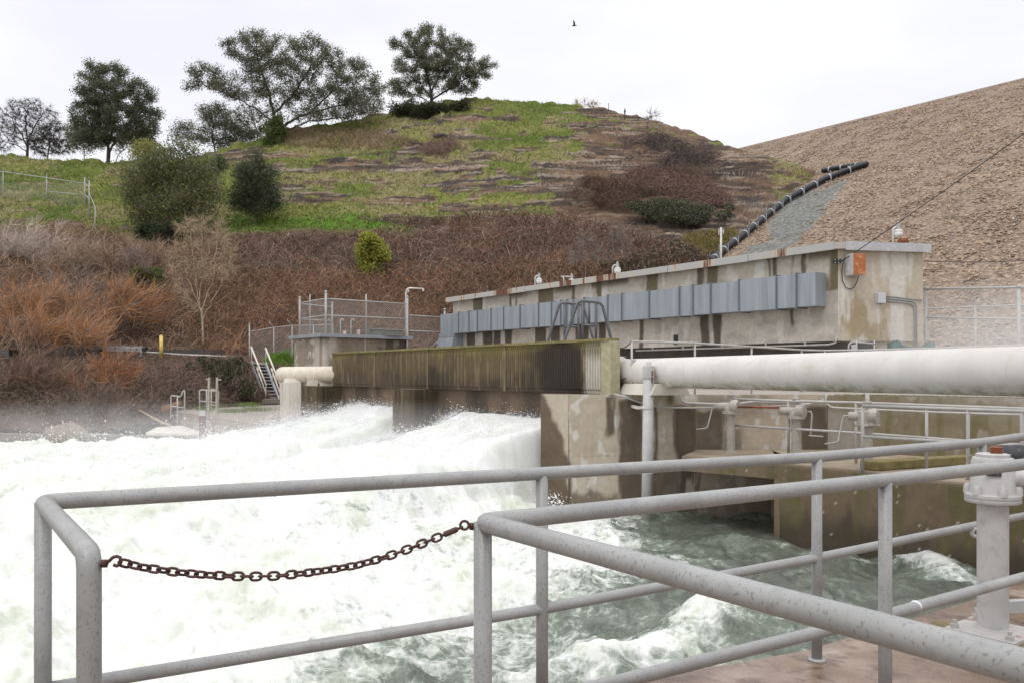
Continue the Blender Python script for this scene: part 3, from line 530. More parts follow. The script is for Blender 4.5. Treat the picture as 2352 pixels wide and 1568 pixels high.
tree('oak_tree', 'slim leaning dark oak stem rising beside the tall dense oak', 'tree', 87.5, [(262, 376), (272, 356), (290, 340)],
     [(300, 315, 36, 20), (335, 330, 30, 14), (290, 340, 20, 8)], 140, 5000, .13, OAK, M['bark'], 25, G1, rtip=.012, rmax=.17, dk=.5, sigma=.35, twig=800)
tree('oak_tree', 'half hidden oak with twin thin trunks at the left foot of the tall dense oak', 'tree', 90.5, [(193, 372), (194, 350), (190, 330)],
     [(190, 300, 40, 25), (175, 325, 28, 20), (215, 325, 26, 18)], 160, 6000, .13, OAK, M['bark'], 26, G1, rtip=.012, rmax=.22, dk=.5, sigma=.35, twig=900)
tree('oak_tree', 'low ragged oak in the hollow behind the left limbs of the widest oak', 'tree', 89, [(496, 348), (490, 325), (486, 305)],
     [(490, 265, 40, 30), (430, 300, 36, 22), (520, 300, 50, 26), (470, 315, 50, 16), (560, 310, 40, 20), (400, 308, 18, 14)], 360, 16000, .13, OAK, M['bark'], 6, G1, rtip=.013, rmax=.24, dk=.55, sigma=.4, twig=2500, depth=.7)
tree('oak_tree', 'grey shadowy oak with crooked bare limbs under the widest oak crown', 'tree', 91.5, [(590, 332), (592, 305), (584, 285)],
     [(560, 265, 45, 25), (620, 270, 40, 22), (590, 300, 60, 18), (540, 285, 30, 20)], 260, 5000, .13, OAK, M['bark'], 27, G1, rtip=.014, rmax=.26, dk=.55, sigma=.4, twig=3500)
tree('bare_tree', 'leafless grey tree with a rounded twiggy crown at the far left of the crest', 'tree', 93, [(62, 366), (64, 335), (62, 300)],
     [(65, 250, 55, 26), (30, 290, 40, 40), (105, 280, 36, 36), (60, 300, 60, 40), (15, 325, 30, 25), (120, 330, 30, 22)], 900, 0, .12, OAK, M['bark'], 7, None, rtip=.014, rmax=.26, dk=.4, twig=8000, twigl=.7, depth=.7, tw=.012, limb_px=[([(63, 340), (50, 310), (30, 280)], 1), ([(62, 330), (80, 290), (100, 262)], -1), ([(62, 350), (40, 335), (8, 325)], 1), ([(62, 320), (60, 280), (66, 245)], 0)])
tree('bare_tree', 'smaller leafless tree with drooping twigs between the far left crown and tall dense oak', 'tree', 91, [(108, 368), (112, 345), (116, 325)],
     [(125, 310, 38, 26), (95, 330, 30, 20), (145, 340, 24, 18), (110, 350, 40, 10)], 420, 0, .12, OAK, M['bark'], 8, None, rtip=.014, rmax=.18, dk=.45, sigma=.3, twig=4500, twigl=.7, tw=.013)
OLV = [(.118, .132, .066), (.15, .158, .078), (.09, .108, .06), (.185, .178, .092)]
tree('olive_shrub', 'large olive green shrub spreading on the hillside bench', 'shrub', 67.5, [(390, 548), (388, 510), (386, 470)],
     [(330, 400, 42, 40), (390, 380, 50, 44), (440, 420, 46, 50), (345, 460, 52, 45), (410, 470, 60, 50), (460, 480, 34, 40), (330, 500, 34, 26), (430, 345, 28, 20), (480, 510, 16, 22), (300, 440, 24, 40), (488, 440, 20, 36), (470, 375, 24, 24), (303, 385, 20, 20), (400, 330, 14, 16)], 460, 24000, .15, OLV, M['greybark'], 9, None, rtip=.013, rmax=.16, dk=.5, sigma=.55, twig=3600)
tree('yellow_willow', 'thin yellowish shrub top showing against the sky above the large olive shrub', 'shrub', 78, [(345, 410), (343, 385)],
     [(335, 345, 34, 22), (370, 355, 22, 20), (318, 360, 20, 12)], 120, 3800, .15, [(.26, .23, .10), (.20, .20, .07)], M['greybark'], 29, None, rtip=.011, rmax=.08, dk=.5, sigma=.4)
tree('dark_shrub', 'dark green bushy mass at the foot of the large olive shrub', 'shrub', 65.6, [(368, 580), (368, 560)],
     [(370, 535, 40, 26), (340, 530, 22, 18), (415, 530, 30, 20), (380, 560, 24, 14)], 160, 11000, .15, [(.035, .05, .025), (.055, .07, .032), (.025, .034, .02)], M['bark'], 10, None, rtip=.011, rmax=.1, dk=.5, sigma=.3)
tree('live_oak_sapling', 'dark pointed live oak sapling standing on the green bench', 'shrub', 69.5, [(592, 500), (590, 470)],
     [(590, 365, 16, 22), (565, 400, 26, 30), (615, 395, 22, 26), (590, 430, 48, 36), (560, 460, 32, 26), (620, 460, 30, 26), (590, 475, 46, 14)], 320, 15000, .14, [(.09, .10, .062), (.12, .13, .08), (.07, .08, .055)], M['bark'], 11, None, rtip=.013, rmax=.14, dk=.45, sigma=.4, twig=1600)
tree('thin_shrub', 'small sparse grey green shrub between the olive shrub and the pointed sapling', 'shrub', 73, [(503, 415), (504, 395)],
     [(505, 375, 18, 20), (498, 395, 15, 14)], 60, 1600, .14, [(.10, .115, .07)], M['greybark'], 12, None, rtip=.01, rmax=.05, dk=.4, sigma=.3)
tree('holly_bush', 'small bright green bush at the foot of the widest oak trunk', 'shrub', 85, [(632, 340), (630, 320)],
     [(628, 285, 18, 18), (632, 305, 24, 16), (628, 322, 18, 12)], 80, 5500, .17, [(.085, .115, .04), (.12, .15, .055)], M['bark'], 13, None, rtip=.011, rmax=.07, dk=.4, sigma=.3)
tree('ivy_bush', 'dark ivy thicket round the foot of the rightmost oak', 'shrub', 88.5, [(985, 300), (985, 280)],
     [(985, 262, 52, 22), (940, 252, 36, 14), (1025, 250, 34, 14), (985, 285, 28, 16), (905, 248, 10, 14), (1060, 240, 26, 8)], 240, 17000, .16, [(.045, .052, .028), (.065, .075, .035), (.05, .042, .032)], M['bark'], 14, None, rtip=.01, rmax=.06, dk=.5, sigma=.35)
tree('yellow_green_bush', 'upright yellow green bush standing out in the brown bramble bank', 'shrub', 60.3, [(853, 640), (853, 610)],
     [(853, 560, 24, 20), (840, 590, 20, 22), (868, 580, 18, 24), (852, 622, 20, 22)], 130, 5200, .19, [(.40, .39, .08), (.30, .31, .065), (.22, .23, .06)], M['greybark'], 15, None, rtip=.011, rmax=.05, dk=.4, sigma=.28)
tree('green_bush', 'small green bush low on the reedy left bank', 'shrub', 55.5, [(340, 672), (340, 655)],
     [(335, 640, 22, 18), (352, 650, 16, 14), (345, 632, 14, 12)], 70, 5200, .15, [(.10, .13, .035), (.14, .17, .045), (.06, .08, .03)], M['bark'], 16, None, rtip=.01, rmax=.05, dk=.4, sigma=.28)
tree('pale_sapling', 'tall leafless tan sapling fanning out from the foot of the bank', 'tree', 51.5, [(467, 775), (465, 735), (463, 715)],
     [(432, 535, 22, 40), (462, 540, 22, 44), (505, 545, 20, 44), (412, 590, 20, 34), (525, 600, 18, 34), (450, 610, 40, 30), (500, 630, 30, 30)], 360, 0, .1, OAK, M['palebark'], 17, None, rtip=.0125, expo=2.35, rmax=.12, dk=.42, twig=3000, twigl=.8, grav=.12, step=.3, tw=.012, limb_px=[([(464, 720), (432, 640), (412, 565)], .5), ([(462, 705), (448, 620), (436, 520)], -.5), ([(462, 700), (466, 610), (464, 515)], .3), ([(464, 715), (492, 630), (500, 525)], -.3), ([(465, 730), (510, 650), (530, 580)], .5), ([(465, 725), (420, 670), (396, 620)], -.3)])
tree('grey_sapling', 'slender pale grey leafless sapling among the orange willows', 'tree', 52, [(165, 800), (163, 740), (165, 690)],
     [(120, 650, 30, 30), (190, 640, 40, 34), (165, 680, 40, 30), (230, 660, 20, 20)], 90, 0, .1, OAK, M['greybark'], 18, None, rtip=.012, rmax=.08, dk=.5, twig=500, twigl=1., grav=.06)
tree('grey_sapling', 'thin grey leafless sapling left of the small green bush', 'tree', 55, [(300, 790), (305, 720), (312, 650)],
     [(310, 600, 26, 36), (330, 640, 26, 26), (295, 650, 20, 26)], 80, 0, .1, OAK, M['greybark'], 30, None, rtip=.011, rmax=.06, dk=.5, twig=500, twigl=.9, grav=.08)
tree('bare_shrub', 'pale leafless shrub fanning up behind the flat roof, left of the two', 'shrub', 58.5, [(1345, 626), (1345, 610)],
     [(1345, 560, 16, 26), (1330, 585, 14, 18), (1362, 580, 14, 20)], 120, 0, .1, OAK, M['greybark'], 19, None, rtip=.012, rmax=.04, dk=.35, twig=700, twigl=.9, grav=.12)
tree('bare_shrub', 'pale leafless shrub fanning up behind the flat roof, right of the two', 'shrub', 59, [(1420, 612), (1420, 598)],
     [(1420, 555, 16, 24), (1405, 575, 12, 16), (1432, 575, 10, 18)], 100, 0, .1, OAK, M['greybark'], 31, None, rtip=.012, rmax=.04, dk=.35, twig=600, twigl=.9, grav=.12)
tree('bare_sapling', 'single thin leafless sapling on the rocky right shoulder of the hill', 'tree', 80, [(1491, 390), (1493, 340), (1495, 300)],
     [(1496, 272, 16, 20), (1490, 300, 12, 18), (1505, 290, 12, 14)], 60, 0, .1, OAK, M['greybark'], 20, None, rtip=.012, rmax=.05, dk=.4, twig=350, twigl=.8, grav=.05)
tree('bare_bush', 'pale twiggy bush just breaking the skyline right of the grassy summit', 'shrub', 92.5, [(1342, 252), (1342, 246)],
     [(1330, 242, 14, 8), (1355, 243, 14, 8)], 80, 300, .1, [(.3, .24, .17)], M['palebark'], 32, None, rtip=.012, rmax=.03, dk=.4, twig=500, twigl=.7)
# ---- willows with orange wands leaning over the left bank
ORG = [(.47, .205, .075), (.54, .26, .10), (.34, .19, .11), (.32, .22, .155), (.24, .16, .115), (.38, .27, .19)]
def wand_shrub(name, label, px, py, rx, ry, Y, n, pal, lean, length, seed, group=None, width=.024, twist=.6):
    rg = np.random.default_rng(seed); base = P(px, py + ry, Y); root = thing(name, base, label, 'shrub', group)
    ns_ = max(12, int(n / 60)); W_, H_ = rx / FP * Y, ry * 2 / FP * Y; sb_ = np.array(base)[None] + np.stack([rg.normal(0, .42, ns_) * W_, rg.normal(0, .5, ns_), rg.uniform(-.1, .25, ns_) * H_], -1)
    sd_ = np.stack([lean * .7 + rg.normal(0, .65, ns_), rg.normal(0, .35, ns_), rg.uniform(.7, 1.2, ns_)], -1); sd_ /= np.linalg.norm(sd_, axis=1)[:, None]; sl_ = H_ * rg.uniform(.45, 1.0, ns_)
    mb = MB()
    for i in range(ns_): q = Vector(sb_[i]); e_ = Vector(sd_[i]) * sl_[i]; mb.tube([q - Vector((0, 0, .3)), q + e_ * .5 + Vector((0, 0, .06)), q + e_], [.03, .02, .008], 5)
    k = rg.integers(0, ns_, n); tt = rg.uniform(.15, 1., n); b = sb_[k] + sd_[k] * (sl_[k] * tt)[:, None]; d = sd_[k] + np.stack([rg.normal(lean * .25, twist, n), rg.normal(0, .4, n), rg.normal(.15, .45, n)], -1); length = length * .62
    v, f, c = strands(b, d, length * rg.uniform(.5, 1.25, n), rg.uniform(.0, .22, n), width * rg.uniform(.7, 1.4, n), colpick(pal, n, rg), 5, seed)
    npmesh('wands', v, f, M['foliage'], root, c)
    if 'willow' in name: mb.build('stem', M['greybark'], root, True)
    return root
GW = 'orange willows leaning over the left bank'
wand_shrub('willow_shrub', 'broad orange willow filling the left edge of the upper bank', 75, 715, 100, 66, 50, 3400, ORG, .45, 2.5, 201, GW)
wand_shrub('willow_shrub', 'bright orange willow right of the slender grey sapling', 275, 700, 70, 55, 52, 2400, ORG, .5, 2.2, 202, GW)
wand_shrub('willow_shrub', 'orange willow spilling over the guard rail on the left', 120, 765, 90, 40, 46, 2200, ORG, .6, 2.2, 203, GW)
wand_shrub('willow_shrub', 'reddish orange willow below the road, over the boulder', 235, 860, 55, 42, 39, 1800, [(.38, .15, .06), (.42, .19, .08), (.28, .16, .10), (.22, .15, .11)], .6, 1.3, 204, GW)
wand_shrub('willow_shrub', 'dull brown willow with long bare wands at the far left waterside', 40, 860, 90, 60, 40, 1500, [(.24, .15, .10), (.30, .19, .125), (.2, .15, .12), (.15, .1, .08)], .7, 2.2, 205, GW)
wand_shrub('willow_shrub', 'grey leafless willow trailing over the water behind the boulder', 250, 940, 80, 40, 36.5, 1500, [(.20, .155, .125), (.15, .11, .09), (.26, .2, .16)], .3, 1.5, 206, GW, .018, .9)
wand_shrub('reed_clump', 'pale silvery reed clump at the far left under the chain-link fence', 30, 575, 90, 55, 62, 4200, [(.50, .43, .37), (.60, .52, .45), (.38, .30, .25)], .55, 2.0, 207, 'dry reed clumps on the upper bank')
wand_shrub('reed_clump', 'pale dry reed clump right of the silvery one, below the fence corner', 170, 600, 90, 55, 60, 4200, [(.40, .31, .23), (.47, .37, .28), (.29, .21, .16)], .6, 2.0, 208, 'dry reed clumps on the upper bank')
wand_shrub('reed_clump', 'tan reed clump above the small green bush', 320, 600, 85, 42, 60, 3400, [(.31, .21, .14), (.38, .28, .20), (.22, .14, .10)], .5, 1.6, 209, 'dry reed clumps on the upper bank')
# ---- ground cover nobody could count
def cover(name, label, polys, seed, kind):
    parts = []; rg = np.random.default_rng(seed)
    for j, (poly, n, pal, ln, wd, droop, lean, spread, segs, nl, lpal, ls) in enumerate(polys):
        b, k = hill_pts(n, poly, seed + j)
        if len(b) == 0: continue
        if kind == 'tuft':
            kk_ = grass.ravel()[k]; s = kk_ > .45; b = b[s]; n = len(b)
            if n == 0: continue
        d = np.stack([lean + rg.normal(0, spread, n), rg.normal(-.25, spread * .7, n), rg.uniform(.35, 1.1, n)], -1)
        tone = (.7 + .6 * fbm(b[:, 0] * .35, b[:, 1] * .35, b[:, 2] * .5, 3, seed))[:, None]
        parts.append(strands(b - np.array((0, 0, .1)), d, ln * rg.uniform(.45, 1.4, n), droop * rg.uniform(.5, 1.4, n), wd * rg.uniform(.6, 1.4, n), colpick(pal, n, rg) * tone, segs, seed + j))
        if nl:
            b2, _ = hill_pts(nl, poly, seed + 50 + j); b2 = b2 + np.stack([rg.normal(0, .2, nl), -rg.uniform(.1, .5, nl), rg.uniform(.05, ln * .5, nl)], -1)
            cl = fbm(b2[:, 0] * .45, b2[:, 1] * .45, b2[:, 2] * .6, 3, seed + 7) > .49; b2 = b2[cl]; parts.append(leaves(b2, ls * rg.uniform(.6, 1.4, len(b2)), colpick(lpal, len(b2), rg), seed + j))
    v, f, c = join(parts); return tag(npmesh(name, v, f, M['foliage'], None, c), label, name.replace('_', ' '), None, 'stuff')
BR = [(.16, .10, .078), (.23, .15, .115), (.29, .205, .165), (.11, .066, .05), (.35, .265, .215)]
RB = [(.31, .15, .085), (.37, .205, .12), (.26, .145, .09), (.37, .265, .175)]
TAN = [(.42, .265, .155), (.35, .215, .125), (.29, .19, .125), (.50, .36, .245)]
DGL = [(.05, .062, .028), (.075, .085, .035), (.10, .075, .045), (.035, .042, .024)]
WHT = [(.45, .45, .36)]
upbank = [(540, 540), (800, 545), (900, 528), (985, 512), (1100, 498), (1250, 492), (1330, 505), (1480, 545), (1600, 590), (1640, 605), (1500, 640), (1300, 700), (1030, 730), (1000, 660), (880, 640), (760, 640), (620, 640), (520, 640)]
lowup = [(480, 640), (1010, 630), (1040, 720), (1030, 800), (480, 815), (420, 760)]
leftup = [(-120, 520), (230, 530), (330, 570), (560, 560), (540, 700), (480, 810), (-120, 810)]
lower = [(-120, 815), (420, 818), (575, 830), (600, 920), (520, 925), (440, 970), (380, 990), (-120, 995)]
cover('bramble_thicket', 'tangled brown bramble canes covering the whole bank', [
    (upbank, 15000, BR + RB[:1], 2.0, .038, .8, .1, .75, 6, 8000, DGL + [(.09, .07, .05)], .11), (lowup, 7500, RB + BR[:2] + TAN[:2], 1.6, .036, .3, .2, .6, 5, 2500, DGL, .1), (lowup, 4500, BR + RB[:1], 1.4, .034, .8, .1, .8, 6, 0, DGL, .1),
    (leftup, 9000, TAN + BR[:3], 1.6, .036, .3, .4, .7, 5, 2500, DGL, .1), (leftup, 5000, BR, 1.3, .034, .8, .1, .8, 6, 0, DGL, .1), (lower, 15000, [(.14, .09, .072), (.20, .14, .11), (.10, .068, .056), (.28, .21, .175)], 1.2, .023, .7, .2, .8, 6, 9000, DGL, .085),
    ([(1000, 640), (1300, 590), (1560, 600), (1560, 650), (1250, 700), (1030, 735)], 5200, TAN + RB[:2], 1.3, .034, .35, .1, .6, 5, 0, DGL, .1), ([(520, 560), (900, 560), (900, 600), (520, 620)], 2200, [(.40, .33, .28), (.33, .26, .22)], 1.0, .03, .7, .1, .7, 5, 0, DGL, .1), (lower, 30, WHT, .2, .02, .3, 0, .5, 3, 900, WHT, .05), (upbank, 30, WHT, .2, .02, .3, 0, .5, 3, 1100, WHT, .07)], 301, 'cane')
def mound(name, label, polys_blobs, Y, n, pal, length, seed, nl=0, lpal=None, ls=.1, droop=.8):
    rg = np.random.default_rng(seed); extra = [(b_[0] + rg.normal(0, .75) * b_[2], b_[1] + rg.normal(0, .55) * b_[3], b_[2] * rg.uniform(.2, .5), b_[3] * rg.uniform(.35, .8)) for b_ in polys_blobs for _ in range(5)]; polys_blobs = list(polys_blobs) + extra; q = blob_pts(polys_blobs, Y, n, rg, .7, .1); c0 = P(polys_blobs[0][0], polys_blobs[0][1] + polys_blobs[0][3], Y); root = thing(name, c0, label, 'shrub')
    # lay the bush on the slope: the higher the further back
    q[:, 1] += (q[:, 2] - c0.z) * .9; sc = q[:, 1] / Y; q[:, 0] *= sc; q[:, 2] = H + (q[:, 2] - H) * sc
    d = np.stack([rg.normal(0, .8, n), rg.normal(-.3, .5, n), rg.uniform(.0, .9, n)], -1); v, f, c = strands(q, d, length * rg.uniform(.4, 1.3, n), np.full(n, droop), .024 * rg.uniform(.7, 1.4, n), colpick(pal, n, rg), 6, seed)
    npmesh('stem', v, f, M['foliage'], root, c)
    if nl:
        q = blob_pts(polys_blobs, Y, nl, rg, .7, .4); q[:, 1] += (q[:, 2] - c0.z) * .9; sc = q[:, 1] / Y; q[:, 0] *= sc; q[:, 2] = H + (q[:, 2] - H) * sc; q[:, 1] -= .15
        v, f, c = leaves(q, ls * rg.uniform(.6, 1.4, nl), colpick(lpal, nl, rg, .25), seed); npmesh('foliage', v, f, M['leaf'], root, c)
    return root
GB = [(.12, .092, .085), (.17, .135, .125), (.09, .068, .062)]
mound('thicket_bush', 'grey brown leafless thicket on the rocky shoulder of the hill', [(1530, 335, 56, 20), (1600, 360, 52, 26), (1480, 322, 40, 16), (1560, 370, 50, 18)], 75, 5200, GB, 1.3, 401)
mound('thicket_bush', 'reddish brown cane mound below the grey leafless thicket', [(1520, 420, 70, 30), (1600, 450, 60, 26), (1480, 400, 40, 20)], 71.5, 5200, [(.19, .105, .085), (.25, .15, .12), (.14, .085, .07), (.3, .21, .18)], 1.5, 402, 800, DGL, .1)
mound('bramble_bush', 'dark green leafy bramble bush under the rocky right shoulder', [(1540, 485, 76, 28), (1490, 480, 40, 18), (1600, 490, 40, 20)], 66.5, 2400, GB, 1.0, 403, 15000, [(.045, .06, .028), (.07, .085, .038), (.03, .04, .022), (.16, .17, .11)], .12)
mound('bramble_bush', 'brown bramble heap at the right end of the grass slope', [(1390, 430, 60, 20), (1420, 455, 60, 22), (1360, 415, 30, 14)], 70, 4200, [(.15, .085, .065), (.19, .12, .095), (.12, .085, .06)], 1.3, 404, 1800, DGL, .1)
mound('bramble_bush', 'long low dark bramble strip along the lip of the bench', [(910, 506, 60, 9), (1040, 505, 60, 9), (970, 512, 50, 8)], 69.3, 2600, BR, .8, 405, 1500, DGL, .1)
mound('bramble_bush', 'green leafed bramble heap low down behind the right part of the flat roof', [(1500, 598, 60, 26), (1570, 580, 40, 22), (1440, 612, 40, 16)], 60, 2200, BR, 1.1, 406, 6500, DGL, .11)
mound('bramble_bush', 'dark green ivy bramble on the bank left of the metal stairs', [(535, 850, 30, 30), (560, 885, 18, 26), (505, 862, 34, 22), (490, 835, 30, 14)], 45.5, 1600, BR, .8, 407, 13000, [(.04, .052, .025), (.06, .075, .032), (.025, .034, .02), (.13, .14, .09)], .085)
mound('dry_bush', 'pinkish dry bush half way up the grass slope', [(1010, 335, 34, 18), (985, 345, 16, 14)], 80.5, 2200, [(.22, .14, .11), (.28, .2, .15)], .9, 408)
GR = [(.16, .21, .046), (.225, .262, .076), (.11, .155, .033), (.30, .29, .12)]
hillp = [(-200, 345), (0, 355), (240, 372), (400, 368), (560, 328), (760, 282), (980, 238), (1100, 227), (1300, 240), (1420, 262), (1420, 500), (980, 515), (640, 540), (420, 540), (230, 540), (-200, 520)]
rightp = [(1420, 262), (1700, 345), (1890, 400), (1700, 520), (1420, 500)]
cover('grass', 'tufts of short green grass on the hillside', [
    (hillp, 110000, GR, .48, .045, .45, .12, .45, 3, 0, 0, 0), (rightp, 12000, GR + [(.28, .22, .13)], .35, .045, .45, .1, .45, 3, 0, 0, 0),
    ([(500, 505), (980, 500), (960, 532), (520, 535)], 9000, [(.12, .22, .025), (.16, .27, .04)], .3, .045, .4, .1, .45, 3, 0, 0, 0)], 310, 'tuft')
cover('dry_grass', 'straw coloured dry grass tufts on the hillside', [
    ([(650, 300), (860, 300), (960, 330), (900, 345), (660, 340)], 6500, [(.36, .28, .17), (.30, .22, .14)], .75, .04, .35, .15, .35, 4, 0, 0, 0), (hillp, 9000, [(.33, .28, .14), (.26, .24, .10)], .55, .045, .4, .12, .4, 3, 0, 0, 0),
    (rightp, 5000, [(.28, .2, .13), (.33, .25, .17)], .4, .04, .4, .1, .4, 3, 0, 0, 0), ([(1560, 540), (1690, 530), (1680, 590), (1600, 600)], 5000, [(.26, .22, .08), (.33, .26, .12), (.2, .18, .06)], .6, .04, .4, .1, .4, 3, 0, 0, 0)], 320, 'x')
# grass mound left of the small block house, and tufts on the landing
rg = np.random.default_rng(33); n = 5200; mx = rg.normal(0, 1, (n, 2)); cen = P(658, 822, 50.3)
gb = np.stack([cen.x + mx[:, 0] * .7, cen.y + mx[:, 1] * .7, np.full(n, cen.z)], -1); gb[:, 2] += .12 - .16 * (mx ** 2).sum(1) + .3 * fbm(gb[:, 0] * 1.5, gb[:, 1] * 1.5, 0, 3, 3); d = np.stack([rg.normal(0, .5, n), rg.normal(-.2, .5, n), np.ones(n)], -1)
pa = [strands(gb, d, .4 * rg.uniform(.5, 1.3, n), np.full(n, .4), np.full(n, .03), colpick([(.13, .24, .03), (.18, .29, .045)], n, rg), 3, 34)]
for (px_, py_, rx, ry, nn) in ((520, 918, 34, 7, 2600), (570, 928, 22, 4, 1500), (480, 928, 26, 5, 1400), (535, 945, 30, 2, 500), (590, 942, 26, 2, 500), (470, 938, 18, 3, 900)):
    q = np.array([PZ(px_ + a_ * rx, max(py_ + b_ * ry, 905), -.17) for a_, b_ in rg.normal(0, .6, (nn, 2))]); d = np.stack([rg.normal(0, .5, nn), rg.normal(-.2, .5, nn), np.ones(nn)], -1)
    pa.append(strands(q, d, .22 * rg.uniform(.5, 1.4, nn), np.full(nn, .4), np.full(nn, .025), colpick([(.11, .19, .03), (.16, .23, .05), (.2, .2, .08)], nn, rg), 3, nn))
v, f, c = join(pa); tag(npmesh('lush_grass', v, f, M['foliage'], None, c), 'lush green grass growing on the landing and beside the block house', 'grass', None, 'stuff')
# ---------------------------------------------------------------- stained concrete
CLEAN = np.array((.48, .44, .385)); WARM = np.array((.44, .385, .30)); WET = np.array((.09, .07, .052)); DARK = np.array((.045, .037, .03)); MOSS = np.array((.135, .125, .045)); LIME = np.array((.62, .60, .55))
def wallsheet(name, A, B, z0, z1, colf, parent=None, th=.3, du=.05, disp=None, mat_='concrete'):
    """a thick wall standing on the line A->B, its face (left of B when seen from A... towards the camera) a fine grid carrying the stains"""
    A, B = Vector((A[0], A[1], 0)), Vector((B[0], B[1], 0)); Lg = (B - A).length; U = (B - A) / Lg; Nn = Vector((U.y, -U.x, 0))
    if Nn.y > 0 and abs(Nn.y) > .2: Nn = -Nn
    nu, nv = max(2, int(Lg / du)), max(2, int((z1 - z0) / du)); u = np.linspace(0, Lg, nu); z = np.linspace(z0, z1, nv); UU, ZZ = np.meshgrid(u, z)
    dd = disp(UU, ZZ) if disp is not None else 0 * UU
    X = A.x + U.x * UU + Nn.x * dd; Y = A.y + U.y * UU + Nn.y * dd; v = np.stack([X, Y, ZZ], -1).reshape(-1, 3); k = np.arange(nu * nv).reshape(nv, nu)
    f = np.stack([k[:-1, :-1], k[:-1, 1:], k[1:, 1:], k[1:, :-1]], -1).reshape(-1, 4)
    px = CX + FP * X / Y; py = HY - FP * (ZZ - H) / Y; c = colf(UU.ravel(), ZZ.ravel(), px.ravel(), py.ravel())
    # body behind the face, butted to its border
    a0, a1 = A - Nn * .003, B - Nn * .003; b0, b1 = A - Nn * th, B - Nn * th; n0 = len(v)
    q = [(a0.x, a0.y, z0), (a1.x, a1.y, z0), (b1.x, b1.y, z0), (b0.x, b0.y, z0), (a0.x, a0.y, z1), (a1.x, a1.y, z1), (b1.x, b1.y, z1), (b0.x, b0.y, z1)]
    v = np.concatenate([v, np.array(q)]); f = np.concatenate([f, n0 + np.array([(0, 3, 2, 1), (4, 5, 6, 7), (1, 2, 6, 5), (2, 3, 7, 6), (3, 0, 4, 7)])])
    kk_ = np.array([int((a > 3) * (nv - 1) * nu + (nu - 1 if a in (1, 2, 5, 6) else 0)) for a in range(8)]); c = np.concatenate([c, c[kk_]])
    return npmesh(name, v, f, M[mat_], parent, c, disp is None and False)
def streak(u, z, u0, u1, soft=.06, seed=0, zt=None, zb=None, rag=.1):
    e_ = (fbm(u * 3.1, z * .9, 0, 4, seed + 500) - .5) * 2 * rag; m_ = sst(u0 - soft, u0 + soft, u + e_) * (1 - sst(u1 - soft, u1 + soft, u + e_))
    if zb is not None: m_ = m_ * sst(zb - .12, zb + .12, z + (fbm(u * 5, z, 0, 3, seed + 510) - .5) * .5)
    if zt is not None: m_ = m_ * (1 - sst(zt - .08, zt + .08, z + (fbm(u * 5, z, 0, 3, seed + 520) - .5) * .3))
    return m_
def blot(u, z, seed, lo=.52, hi=.66, su=1.2, sz=.7): return sst(lo, hi, fbm(u * su, z * sz, 0, 5, seed))
# ---- long building
A = P(1040, 690, 41.5); Bc = Vector((9.47, 24, 0)); Cc = Vector((12.18, 24.5, 0)); Aa = Vector((-2.96, 41.5, 0)); ZR, ZB = 5.1, 2.45
back = Vector((2.7, .6, 0)) * 1.6; C2 = Cc + (Aa - Bc).normalized() * 0
bld = thing('powerhouse', (Bc.x, Bc.y, 1.03), 'long flat-roofed concrete building with water-stained walls above the pipe', 'building')
U_b = (Bc - Aa).normalized(); LB = (Bc - Aa).length
def u_at(px): k = (px - CX) / FP; return (k * Aa.y - Aa.x) / (U_b.x - k * U_b.y)
up_st = [(1088, 1108), (1170, 1178), (1185, 1189), (1234, 1270), (1312, 1319), (1371, 1383), (1484, 1513), (1605, 1617), (1622, 1650), (1764, 1770), (1775, 1785), (1818, 1821), (1844, 1855), (1905, 1930)]
lo_st = [(1073, 1090), (1110, 1131), (1133, 1150), (1160, 1175), (1228, 1255), (1266, 1286), (1320, 1352), (1372, 1389), (1467, 1478), (1609, 1630), (1640, 1659), (1817, 1824)]
def bcol(u, z, px, py):
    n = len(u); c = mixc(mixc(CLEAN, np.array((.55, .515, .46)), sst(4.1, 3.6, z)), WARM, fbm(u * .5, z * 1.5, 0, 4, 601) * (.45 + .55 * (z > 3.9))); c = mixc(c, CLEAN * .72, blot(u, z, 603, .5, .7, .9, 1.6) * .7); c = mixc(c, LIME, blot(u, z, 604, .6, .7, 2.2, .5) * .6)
    up = z > 3.9; s = np.zeros(n)
    for i, (a, b_) in enumerate(up_st): s = np.maximum(s, streak(u, z, u_at(a), u_at(b_), .05, i, rag=.16, zb=3.9 if (b_ - a) > 14 else 4.0 + .5 * ((i * 37) % 10) / 10) * up)
    for i, (a, b_) in enumerate(lo_st): s = np.maximum(s, streak(u, z, u_at(a), u_at(b_), .05, 40 + i, rag=.14, zb=2.3 if (b_ - a) > 9 else 2.9) * (~up))
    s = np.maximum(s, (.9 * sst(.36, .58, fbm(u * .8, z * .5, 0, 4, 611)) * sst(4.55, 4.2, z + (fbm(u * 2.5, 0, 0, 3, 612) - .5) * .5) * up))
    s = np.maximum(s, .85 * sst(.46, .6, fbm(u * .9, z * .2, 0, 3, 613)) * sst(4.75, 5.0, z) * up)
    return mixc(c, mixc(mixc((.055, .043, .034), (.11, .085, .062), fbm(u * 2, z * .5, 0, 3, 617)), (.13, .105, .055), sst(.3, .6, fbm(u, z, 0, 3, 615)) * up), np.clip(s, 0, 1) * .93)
wallsheet('wall', Aa, Bc, ZB, ZR, bcol, bld, .3, .045)
